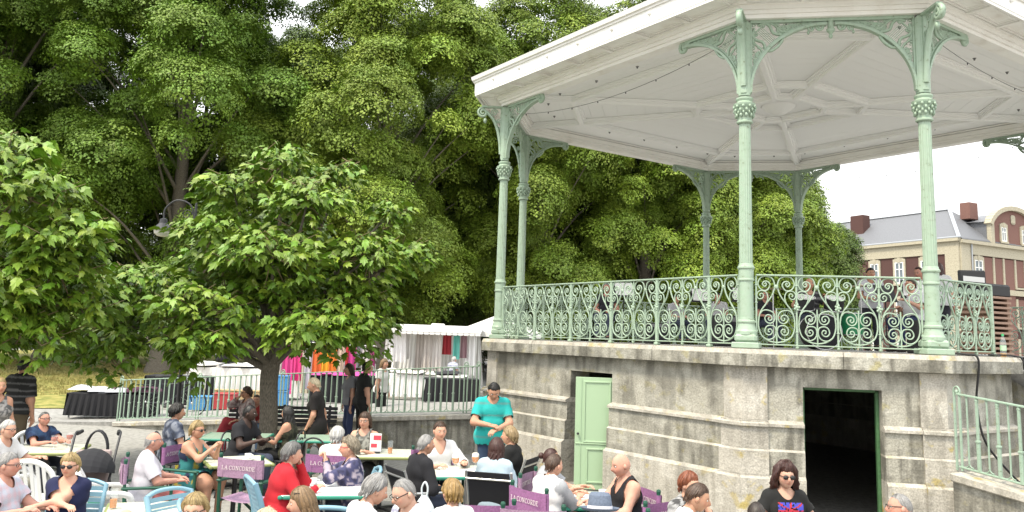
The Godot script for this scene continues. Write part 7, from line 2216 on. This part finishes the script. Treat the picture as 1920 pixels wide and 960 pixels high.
func car(at: Vector3, yaw: float, paint: Color, label: String) -> void:
	var o := thing("parked_car", label, "car", at, yaw, "cars parked beyond the lawn")
	var pm := mat(paint, 0.25); pm.clearcoat_enabled = true
	var mb := MB.new()
	mb.prism(PackedVector2Array([Vector2(-2.1, 0.25), Vector2(-2.12, 0.62), Vector2(-2.0, 0.86), Vector2(-1.0, 0.98), Vector2(-0.35, 1.42), Vector2(1.25, 1.46), Vector2(1.9, 1.0), Vector2(2.08, 0.9), Vector2(2.1, 0.25)]), 1.7, Vector3(0, 0, -0.85))
	part(mb, "body", pm, o)
	for z in [0.853, -0.853]:
		for w in [[[-0.78, 1.0], [-0.28, 1.36], [0.30, 1.38], [0.30, 1.0]], [[0.38, 1.0], [0.38, 1.38], [1.15, 1.38], [1.55, 1.02]]]:
			mb = MB.new()
			var pl := PackedVector2Array(); for e in w: pl.append(Vector2(e[0], e[1]))
			mb.prism(pl, 0.012, Vector3(0, 0, z - 0.006)); part(mb, "window", M.winglass, o)
		for x in [-1.3, 1.3]:
			var wh := Node3D.new(); wh.name = "wheel"; o.add_child(wh, true); wh.transform = Transform3D(Basis(Vector3.RIGHT, PI / 2), Vector3(x, 0.32, z * 0.93))
			mb = MB.new(); mb.lathe([Vector2(0.2, -0.1), Vector2(0.32, -0.1), Vector2(0.32, 0.1), Vector2(0.2, 0.1)], 18); part(mb, "tyre", M.black, wh)
			mb = MB.new(); mb.lathe([Vector2(0, -0.09), Vector2(0.2, -0.08), Vector2(0.2, 0.08), Vector2(0, 0.09)], 14); part(mb, "rim", M.steel, wh)
	mb = MB.new(); mb.bar(Vector3(-0.99, 1.0, 0), Vector3(-0.40, 1.40, 0), 1.5, 0.02); part(mb, "windscreen", M.winglass, o)
	for z in [-0.6, 0.6]:
		mb = MB.new(); mb.box(Vector3(-2.1, 0.68, z), Vector3(0.06, 0.14, 0.3), 0.02); part(mb, "headlight", M.glass, o)

# ---------------------------------------------------------------- brick building and far houses
# window with frame, bars and panes in facade frame xf (x along, y up, z out)
func window(parent: Node, xf: Transform3D, x: float, y: float, w: float, h: float) -> void:
	var o := Node3D.new(); o.name = "window"; parent.add_child(o, true); o.transform = xf * Transform3D(Basis.IDENTITY, Vector3(x, y, 0))
	var mb := MB.new()
	mb.box(Vector3(0, h / 2, 0.03), Vector3(w - 0.14, h - 0.14, 0.02)); part(mb, "pane", M.winglass, o)
	mb = MB.new()
	for s in [-1.0, 1.0]: mb.box(Vector3(s * (w / 2 - 0.05), h / 2, 0.07), Vector3(0.10, h, 0.06))
	mb.box(Vector3(0, h - 0.05, 0.07), Vector3(w - 0.2, 0.10, 0.058)); mb.box(Vector3(0, 0.05, 0.07), Vector3(w - 0.2, 0.10, 0.058))
	mb.box(Vector3(0, h / 2, 0.068), Vector3(0.09, h - 0.2, 0.05)); mb.box(Vector3(0, h * 0.66, 0.067), Vector3(w - 0.2, 0.08, 0.048))
	part(mb, "frame", M.white_plastic, o)
	mb = MB.new()
	for s in [-1.0, 1.0]: mb.box(Vector3(s * (w / 2 + 0.1), h / 2 + 0.05, 0.05), Vector3(0.2, h + 0.5, 0.12))
	mb.box(Vector3(0, h + 0.2, 0.052), Vector3(w, 0.36, 0.13)); mb.box(Vector3(0, h + 0.2, 0.075), Vector3(0.3, 0.46, 0.16)); mb.box(Vector3(0, -0.1, 0.07), Vector3(w + 0.4, 0.18, 0.2))
	part(mb, "surround", M.trim, o)

func brick_rows(parent: Node, xf: Transform3D, x0: float, x1: float, y0: float, y1: float, m: Material) -> void:
	var mb := MB.new()
	mb.box(Vector3((x0 + x1) / 2, (y0 + y1) / 2, -0.02), Vector3(x1 - x0, y1 - y0, 0.1))
	part(mb, "brick_panel", m, parent, xf)

func build_building() -> void:
	var o := thing("brick_building", "red brick building with pale stone trim, slate roof and arched gable", "building")
	var c := Vector3(40.5, 0, -75.0)
	var la := Vector3(33.9, 0, -87.5)
	var ra := Vector3(51.0, 0, -81.9)
	var eave := 12.4
	# left wing: facade runs from la2 to c
	var dl := (la - c).normalized(); var dr := Vector3(-dl.z, 0, dl.x)
	var LL := 30.0; var LR := 24.0
	var fl := Transform3D(Basis(-dl, Vector3.UP, (-dl).cross(Vector3.UP)), c + dl * LL)
	var frr := Transform3D(Basis(dr, Vector3.UP, dr.cross(Vector3.UP)), c)
	var mb := MB.new()
	mb.t = fl; mb.box(Vector3(LL / 2 - 0.1, eave / 2, -4.1), Vector3(LL, eave, 8.0))
	mb.t = frr; mb.box(Vector3(LR / 2 + 0.02, eave / 2 - 0.01, -4.11), Vector3(LR - 0.1, eave - 0.02, 8.0))
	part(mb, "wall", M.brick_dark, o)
	# left facade
	for k in 10:
		var x := LL - 2.55 - 2.8 * k
		for f in 3: window(o, fl, x - 0.85, 1.2 + 3.7 * f, 0.95, 2.05)
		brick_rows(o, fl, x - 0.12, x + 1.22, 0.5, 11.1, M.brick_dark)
	mb = MB.new(); mb.box(Vector3(LL / 2, 11.75, 0.04), Vector3(LL, 1.3, 0.2)); mb.box(Vector3(LL / 2, 12.35, 0.15), Vector3(LL + 0.3, 0.28, 0.5)); mb.box(Vector3(LL - 0.65, 5.9, 0.06), Vector3(1.35, 11.6, 0.24)); part(mb, "cornice", M.trim, o, fl)
	mb = MB.new(); mb.box(Vector3(LL / 2, 12.55, 0.32), Vector3(LL + 0.6, 0.16, 0.2), 0.04); part(mb, "gutter", M.zinc, o, fl)
	# right facade
	for e in [[2.6, true], [5.6, false], [8.9, false], [12.2, true], [15.5, true]]:
		for f in 3:
			if e[1]: window(o, frr, e[0], 1.2 + 3.7 * f, 1.15, 2.05)
			else:
				mb = MB.new()
				for s in [-1.0, 1.0]: mb.box(Vector3(e[0] + s * 0.75, 2.3 + 3.7 * f, 0.05), Vector3(0.24, 2.7, 0.12))
				mb.box(Vector3(e[0], 0.95 + 3.7 * f, 0.052), Vector3(1.7, 0.18, 0.16)); part(mb, "blind_surround", M.trim, o, frr)
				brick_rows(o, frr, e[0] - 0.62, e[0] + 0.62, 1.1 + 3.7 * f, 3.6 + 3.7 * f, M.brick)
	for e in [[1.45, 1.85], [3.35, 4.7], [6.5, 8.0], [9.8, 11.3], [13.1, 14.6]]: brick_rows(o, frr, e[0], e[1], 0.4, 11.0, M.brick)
	mb = MB.new(); mb.box(Vector3(0.68, 5.9, 0.06), Vector3(1.35, 11.6, 0.24)); mb.box(Vector3(LR / 2, 11.6, 0.04), Vector3(LR, 1.0, 0.2)); mb.box(Vector3(LR / 2, 12.2, 0.15), Vector3(LR + 0.2, 0.3, 0.5)); mb.box(Vector3(LR / 2, 7.9, 0.05), Vector3(LR, 0.5, 0.16)); part(mb, "cornice", M.trim, o, frr)
	mb = MB.new(); mb.tube(PackedVector3Array([Vector3(1.42, 0, 0.25), Vector3(1.42, 12.0, 0.25)]), 0.07, 8); part(mb, "downpipe", M.zinc, o, frr)
	# arched gable
	var gx := 8.0; var gw := 3.6
	var pl := PackedVector2Array([Vector2(-gw, 0), Vector2(gw, 0), Vector2(gw, 2.0)])
	for k in 13:
		var a := PI * (0.12 + 0.76 * k / 12.0)
		pl.append(Vector2(cos(a) * gw * 1.06, 1.0 + sin(a) * 2.6))
	pl.append(Vector2(-gw, 2.0))
	mb = MB.new(); mb.prism(pl, 0.5, Vector3(gx, 12.3, -0.35)); part(mb, "gable", M.brick, o, frr)
	mb = MB.new()
	var arc := PackedVector3Array()
	for k in 19:
		var a := PI * (0.10 + 0.80 * k / 18.0)
		arc.append(Vector3(gx + cos(a) * gw * 1.08, 13.3 + sin(a) * 2.62, 0.1))
	for k in arc.size() - 1: mb.bar(arc[k], arc[k + 1], 0.7, 0.42, 0.0, Vector3(arc[k].x - gx, arc[k].y - 13.0, 0).normalized())
	for s in [-1.0, 1.0]: mb.box(Vector3(gx + s * (gw - 0.2), 13.3, 0.1), Vector3(0.55, 2.2, 0.4))
	mb.box(Vector3(gx, 14.85, 0.2), Vector3(0.7, 0.9, 0.15), 0.15); mb.box(Vector3(gx, 15.98, 0.1), Vector3(0.8, 0.25, 0.5), 0.05)
	part(mb, "gable_trim", M.trim, o, frr)
	for s in [-1.0, 1.0]: window(o, frr * Transform3D(Basis.IDENTITY, Vector3(0, 0, 0.16)), gx + s * 1.6, 12.65, 0.75, 1.35)
	# roofs
	mb = MB.new(); mb.t = fl
	mb.quad(Vector3(-0.3, 12.5, 0.3), Vector3(LL + 0.2, 12.5, 0.3), Vector3(LL - 3.6, 15.9, -4.1), Vector3(-0.3, 15.9, -4.1))
	mb.quad(Vector3(LL, 12.5, -8.3), Vector3(-0.3, 12.5, -8.3), Vector3(-0.3, 15.9, -4.1), Vector3(LL - 3.6, 15.9, -4.1))
	mb.tri(Vector3(LL + 0.2, 12.5, 0.3), Vector3(LL + 0.2, 12.5, -8.3), Vector3(LL - 3.6, 15.9, -4.1))
	part(mb, "roof", M.slate, o)
	mb = MB.new(); mb.t = frr
	mb.quad(Vector3(0.0, 12.4, 0.3), Vector3(LR, 12.4, 0.3), Vector3(LR, 15.7, -4.1), Vector3(4.5, 15.7, -4.1))
	mb.quad(Vector3(LR, 12.4, -8.3), Vector3(0, 12.4, -8.3), Vector3(4.5, 15.7, -4.1), Vector3(LR, 15.7, -4.1))
	mb.quad(Vector3(gx - 4.0, 14.4, -0.2), Vector3(gx - 4.0, 14.4, -5.0), Vector3(gx, 15.6, -5.0), Vector3(gx, 15.6, -0.2))
	mb.quad(Vector3(gx - 3.7, 12.4, -0.1), Vector3(gx - 3.7, 14.4, -0.1), Vector3(gx - 3.7, 14.4, -4.0), Vector3(gx - 3.7, 12.4, -4.0))
	part(mb, "roof", M.slate, o)
	mb = MB.new(); mb.t = fl
	mb.bar(Vector3(LL + 0.2, 12.55, 0.3), Vector3(LL - 3.6, 15.95, -4.1), 0.3, 0.08); mb.bar(Vector3(-0.3, 15.93, -4.1), Vector3(LL - 3.6, 15.93, -4.1), 0.3, 0.08)
	part(mb, "ridge_flashing", M.zinc, o)
	for e in [[LL - 12.5, 2.2], [LL - 24.0, 2.0]]:
		mb = MB.new(); mb.box(Vector3(e[0], 15.0, -2.3), Vector3(1.6, e[1], 1.1), 0.03); part(mb, "chimney", M.brick_dark, o, fl)
	mb = MB.new(); mb.box(Vector3(gx - 3.3, 15.6, -2.0), Vector3(1.3, 1.6, 1.0), 0.03); part(mb, "chimney", M.brick, o, frr)
	mb = MB.new(); mb.box(Vector3(LL - 17.0, 14.35, -2.0), Vector3(1.4, 0.08, 1.2), 0.02, Basis(Vector3.RIGHT, 0.66)); part(mb, "skylight", M.white_plastic, o, fl)
	# far houses glimpsed under and between the limes
	for h in [[-34.0, -88.0, 16.0, 6.0, 0], [-12.0, -92.0, 18.0, 6.5, 1], [10.0, -94.0, 18.0, 6.0, 2]]:
		house(Vector3(h[0], 0, h[1]), h[2], h[3], h[4])

func house(at: Vector3, w: float, hgt: float, k: int) -> void:
	var o := thing("town_house", ["cream town house beyond the parked cars", "pale town house beyond the market and limes", "beige town house behind the bandstand limes"][k], "house", at)
	var mb := MB.new(); mb.box(Vector3(0, hgt / 2, -4), Vector3(w, hgt, 8)); part(mb, "wall", [M.trim, M.stone_pale, M.trim][k], o)
	mb = MB.new()
	mb.quad(Vector3(-w / 2 - 0.3, hgt, 0.3), Vector3(w / 2 + 0.3, hgt, 0.3), Vector3(w / 2 + 0.3, hgt + 3.2, -4), Vector3(-w / 2 - 0.3, hgt + 3.2, -4))
	mb.quad(Vector3(w / 2 + 0.3, hgt, -8.3), Vector3(-w / 2 - 0.3, hgt, -8.3), Vector3(-w / 2 - 0.3, hgt + 3.2, -4), Vector3(w / 2 + 0.3, hgt + 3.2, -4))
	part(mb, "roof", M.slate, o)
	for i in int(w / 2.6):
		for f in 2: window(o, Transform3D.IDENTITY, -w / 2 + 1.5 + 2.6 * i, 0.9 + 2.8 * f, 1.0, 1.5)
	mb = MB.new(); mb.box(Vector3(-w * 0.3, hgt + 3.0, -4), Vector3(1.0, 1.8, 0.8)); part(mb, "chimney", M.brick, o)

# ---------------------------------------------------------------- on the deck
func music_stand(at: Vector3, yaw: float, label: String, paper := true) -> void:
	var o := thing("music_stand", label, "music stand", at, yaw, "music stands on the deck")
	var mb := MB.new(); mb.tube(PackedVector3Array([Vector3(0, 0.25, 0), Vector3(0, 1.0, 0)]), 0.012, 6)
	part(mb, "stem", M.black, o)
	for k in 3:
		mb = MB.new(); mb.bar(Vector3(0, 0.3, 0), Vector3(0.28, 0.01, 0).rotated(Vector3.UP, TAU * k / 3.0), 0.014, 0.014); part(mb, "leg", M.black, o)
	mb = MB.new(); mb.box(Vector3(0, 1.08, 0.0), Vector3(0.48, 0.32, 0.015), 0.004, Basis(Vector3.RIGHT, -0.4)); mb.box(Vector3(0, 0.93, 0.07), Vector3(0.48, 0.02, 0.06)); part(mb, "desk", M.black, o)
	if paper:
		mb = MB.new(); mb.box(Vector3(0, 1.09, 0.016), Vector3(0.40, 0.28, 0.004), 0, Basis(Vector3.RIGHT, -0.4)); part(mb, "sheet_music", M.paper, o)

func drum(o: Node3D, at: Vector3, r: float, h: float, tilt: Basis, shell: Material, nm: String) -> void:
	var d := Node3D.new(); d.name = nm; o.add_child(d, true); d.transform = Transform3D(tilt, at)
	var mb := MB.new(); mb.lathe([Vector2(r, -h / 2), Vector2(r, h / 2)], 24); part(mb, "shell", shell, d)
	mb = MB.new(); mb.lathe([Vector2(0, -h / 2), Vector2(r * 0.97, -h / 2), Vector2(r * 0.97, -h / 2 + 0.01)], 24); mb.lathe([Vector2(r * 0.97, h / 2), Vector2(0, h / 2 + 0.003)], 24); part(mb, "skin_head", M.white_plastic if nm != "bass_drum" else M.black_cloth, d)
	mb = MB.new()
	for y in [-h / 2, h / 2]:
		var ring := PackedVector3Array()
		for k in 24: ring.append(Vector3(cos(TAU * k / 24) * r * 1.01, y, sin(TAU * k / 24) * r * 1.01))
		mb.tube(ring, 0.012, 5, true)
	part(mb, "hoop", M.steel, d)

func build_stage() -> void:
	var y := DECK
	for e in [[2.35, -17.2, 0.3, "black music stand before the bald musician", true], [4.2, -18.4, 0.2, "black music stand near the far railing", true], [4.9, -17.6, 0.0, "music stand with white sheets beside the iron column", true], [6.9, -14.2, -0.4, "music stand with large white sheets before the guitarist", true], [7.0, -15.6, 0.4, "black music stand before the standing white-shirted musician", false]]:
		music_stand(Vector3(e[0], y, e[1]), e[2], e[3], e[4])
	var dk := thing("drum_kit", "drum kit with dark shells and brass cymbals in front of the drummer", "drum kit", Vector3(5.25, y, -14.2))
	drum(dk, Vector3(0, 0.3, 0), 0.29, 0.4, Basis(Vector3.RIGHT, PI / 2), M.black, "bass_drum")
	drum(dk, Vector3(-0.25, 0.78, 0), 0.16, 0.2, Basis(Vector3.RIGHT, 0.3), M.black, "tom_drum")
	drum(dk, Vector3(0.25, 0.78, 0), 0.16, 0.2, Basis(Vector3.RIGHT, 0.3), M.black, "tom_drum")
	drum(dk, Vector3(0.62, 0.45, -0.2), 0.2, 0.36, Basis.IDENTITY, mat(L(0.02, 0.2, 0.08), 0.3), "floor_drum")
	for e in [[-0.75, 1.0], [0.75, 1.1]]:
		var mb := MB.new(); mb.tube(PackedVector3Array([Vector3(e[0], 0, -0.1), Vector3(e[0], e[1], -0.1)]), 0.012, 6); part(mb, "cymbal_stand", M.steel, dk)
		mb = MB.new(); mb.lathe([Vector2(0.0, e[1] + 0.03), Vector2(0.05, e[1] + 0.015), Vector2(0.22, e[1])], 20, Vector3(e[0], 0, -0.1)); part(mb, "cymbal", mat(L(0.55, 0.38, 0.12), 0.25, 0.9), dk)
	# guitar on the seated guitarist's lap
	var gt := thing("guitar", "pale acoustic guitar in the white-shirted musician's arms", "guitar", Vector3(6.98, y + 0.72, -14.9), 0.9)
	gt.rotation.z = 0.35
	var gm := MB.new(); var gp := PackedVector2Array()
	for k in 24:
		var a := TAU * k / 24.0
		gp.append(Vector2(cos(a) * (0.24 + 0.05 * cos(a)), sin(a) * (0.19 - 0.035 * cos(a) - 0.03 * cos(2 * a))))
	gm.prism(gp, 0.09, Vector3(0, 0, 0)); part(gm, "guitar_body", mat(L(0.42, 0.24, 0.09), 0.25), gt)
	gm = MB.new(); gm.box(Vector3(-0.5, 0, 0.09), Vector3(0.6, 0.05, 0.025), 0.006); gm.box(Vector3(-0.86, 0, 0.08), Vector3(0.14, 0.07, 0.02), 0.006); part(gm, "neck", mat(L(0.08, 0.04, 0.02), 0.4), gt)
	# amplifiers and cases
	for e in [[3.9, -15.2, 0.5, 0.55, "black amplifier on the deck behind the long railing"], [6.4, -12.9, 0.5, 0.5, "black amplifier behind the short railing"], [2.9, -16.4, 0.45, 0.4, "small black amplifier near the bald musician"]]:
		var a := thing("amplifier", e[4], "amplifier", Vector3(e[0], y, e[1]), 0.2, "amplifiers on the deck")
		var mb := MB.new(); mb.box(Vector3(0, e[3] / 2, 0), Vector3(e[2], e[3], 0.3), 0.02); part(mb, "cabinet", M.black, a)
		mb = MB.new(); mb.box(Vector3(0, e[3] * 0.42, 0.152), Vector3(e[2] * 0.86, e[3] * 0.68, 0.008)); part(mb, "grille", M.black_cloth, a)
		mb = MB.new(); mb.box(Vector3(0, e[3] * 0.88, 0.152), Vector3(e[2] * 0.86, e[3] * 0.14, 0.01)); part(mb, "control_panel", M.steel_dull, a)
	# stacked slatted boards with a black case on top, by the steps
	var f3: Transform3D = fr(3)[0]
	var sp := thing("board_stack", "stack of brown slatted boards at the end of the railing", "boards", f3 * Vector3(2.36, y, -0.48), 0.5)
	for k in 12:
		var mb := MB.new(); mb.box(Vector3(0.01 * sin(k * 3.0), 0.04 + 0.075 * k, 0), Vector3(0.55, 0.035, 0.5), 0.004); part(mb, "board", mat(L(0.34, 0.22, 0.16), 0.8, 0, M.grain, 3.0), sp)
		if k < 11:
			for s in [-0.2, 0.2]:
				mb = MB.new(); mb.box(Vector3(s, 0.0775 + 0.075 * k, 0), Vector3(0.06, 0.039, 0.48)); part(mb, "spacer", mat(L(0.2, 0.12, 0.08), 0.8), sp)
	var bc := thing("keyboard_case", "open black case lying on the stack of boards", "case", f3 * Vector3(2.36, y + 0.86, -0.48), 0.45)
	var cb := MB.new(); cb.box(Vector3(0, 0.11, 0), Vector3(0.62, 0.2, 0.45), 0.03); part(cb, "case_base", M.black, bc)
	cb = MB.new(); cb.box(Vector3(0.02, 0.32, -0.2), Vector3(0.62, 0.24, 0.05), 0.02, Basis(Vector3(0, 0, 1), 0.05)); part(cb, "lid", M.black, bc)
	cb = MB.new(); cb.box(Vector3(0.02, 0.30, -0.17), Vector3(0.5, 0.08, 0.012)); part(cb, "label_strip", M.steel, bc)
	# bottle on the coping and cable down the wall
	var bo := thing("water_bottle", "clear plastic bottle with orange juice on the stone coping", "bottle", f3 * Vector3(1.58, 2.272, 0.12))
	cb = MB.new(); cb.lathe([Vector2(0, 0), Vector2(0.038, 0.003), Vector2(0.04, 0.2), Vector2(0.02, 0.27), Vector2(0.014, 0.30)], 14); part(cb, "bottle_shell", M.glass, bo)
	cb = MB.new(); cb.lathe([Vector2(0, 0.004), Vector2(0.037, 0.006), Vector2(0.037, 0.05), Vector2(0, 0.05)], 14); part(cb, "juice", mat(L(0.7, 0.35, 0.03), 0.3), bo)
	cb = MB.new(); cb.lathe([Vector2(0.0405, 0.09), Vector2(0.0405, 0.16)], 14); part(cb, "sleeve_label", mat(L(0.4, 0.6, 0.4), 0.5), bo)
	cb = MB.new(); cb.lathe([Vector2(0.017, 0.29), Vector2(0.017, 0.32), Vector2(0, 0.322)], 10); part(cb, "cap", mat(L(0.05, 0.4, 0.15), 0.4), bo)
	var cable := MB.new()
	cable.tube(spline([f3 * Vector3(0.25, y + 0.03, -0.1), f3 * Vector3(0.38, y + 0.02, 0.2), f3 * Vector3(0.45, y - 0.05, 0.335), f3 * Vector3(0.5, 1.7, 0.26), f3 * Vector3(0.55, 1.25, 0.30), f3 * Vector3(0.8, 0.95, 0.36), f3 * Vector3(1.2, 0.6, 0.5), f3 * Vector3(1.7, 0.35, 0.7)], 6), 0.014, 6)
	var co := part(cable, "cable", M.black, self)
	co.set_meta("label", "black cable hanging from the deck down the stone wall"); co.set_meta("category", "cable")
	cable = MB.new()
	cable.tube(spline([f3 * Vector3(1.4, y + 0.02, 0.0), f3 * Vector3(1.62, y + 0.015, 0.25), f3 * Vector3(1.68, y - 0.1, 0.335), f3 * Vector3(1.69, 1.5, 0.34), f3 * Vector3(1.72, 0.9, 0.4), f3 * Vector3(1.8, 0.3, 0.6)], 6), 0.012, 6)
	co = part(cable, "cable", M.black, self)
	co.set_meta("label", "thin black cable hanging beside the steel steps"); co.set_meta("category", "cable")

func _ready() -> void:
	# ---- camera: about 2.3 m above the terrace, tilted up and rolled slightly, lens shifted
	var cam := Camera3D.new()
	cam.name = "camera"
	cam.projection = Camera3D.PROJECTION_FRUSTUM
	cam.near = 0.1; cam.far = 600.0
	cam.size = 0.1 * 960.0 / 1567.95
	cam.frustum_offset = Vector2(0, -0.1 * (480.0 - 392.1) / 1567.95)
	cam.basis = Basis(Vector3.RIGHT, 0.150856) * Basis(Vector3(0, 0, 1), 0.0337948)
	cam.position = Vector3(0, 2.33, 0)
	add_child(cam)
	cam.current = true
	# ---- bright hazy sky
	var we := WorldEnvironment.new(); we.name = "environment"
	var env := Environment.new()
	env.background_mode = Environment.BG_SKY
	var sm := ProceduralSkyMaterial.new()
	sm.sky_top_color = Color(0.97, 0.985, 1.0); sm.sky_horizon_color = Color(0.76, 0.76, 0.75)
	sm.sky_curve = 0.45  # overcast: brightest overhead
	sm.ground_bottom_color = Color(0.35, 0.33, 0.28); sm.ground_horizon_color = Color(0.6, 0.6, 0.56)
	sm.sky_energy_multiplier = 1.0
	sm.sun_angle_max = 1.0
	var sky := Sky.new(); sky.sky_material = sm
	env.sky = sky
	env.tonemap_mode = Environment.TONE_MAPPER_LINEAR
	env.tonemap_exposure = 3.1
	env.ssao_enabled = true; env.ssil_enabled = true; env.sdfgi_enabled = true
	we.environment = env
	add_child(we)
	# ---- veiled high sun from behind the left shoulder
	var sun := DirectionalLight3D.new(); sun.name = "sun"
	sun.light_energy = 0.5; sun.light_angular_distance = 12.0
	sun.light_color = Color(1.0, 0.96, 0.88)
	sun.shadow_enabled = true
	sun.basis = Basis.looking_at(-Vector3(-0.45, 1.0, 0.42).normalized(), Vector3.UP)
	add_child(sun)

	make_materials()
	build_ground()
	build_bandstand()
	fence_run(Vector3(-8.9, 0.10, -19.6), Vector3(-0.6, 0.78, -17.05), 66, "mint baluster fence along the market path behind the cafe", "low concrete wall under the market fence")
	fence_run(Vector3(5.46, 0.88, -10.5), Vector3(7.3, 0.45, -6.4), 34, "mint baluster fence beside the open doorway and steel steps", "sloping concrete wall beside the dark doorway")
	build_trees()
	build_maples()
	make_hands()
	build_people()
	build_tables()
	build_market()
	build_building()
	build_stage()
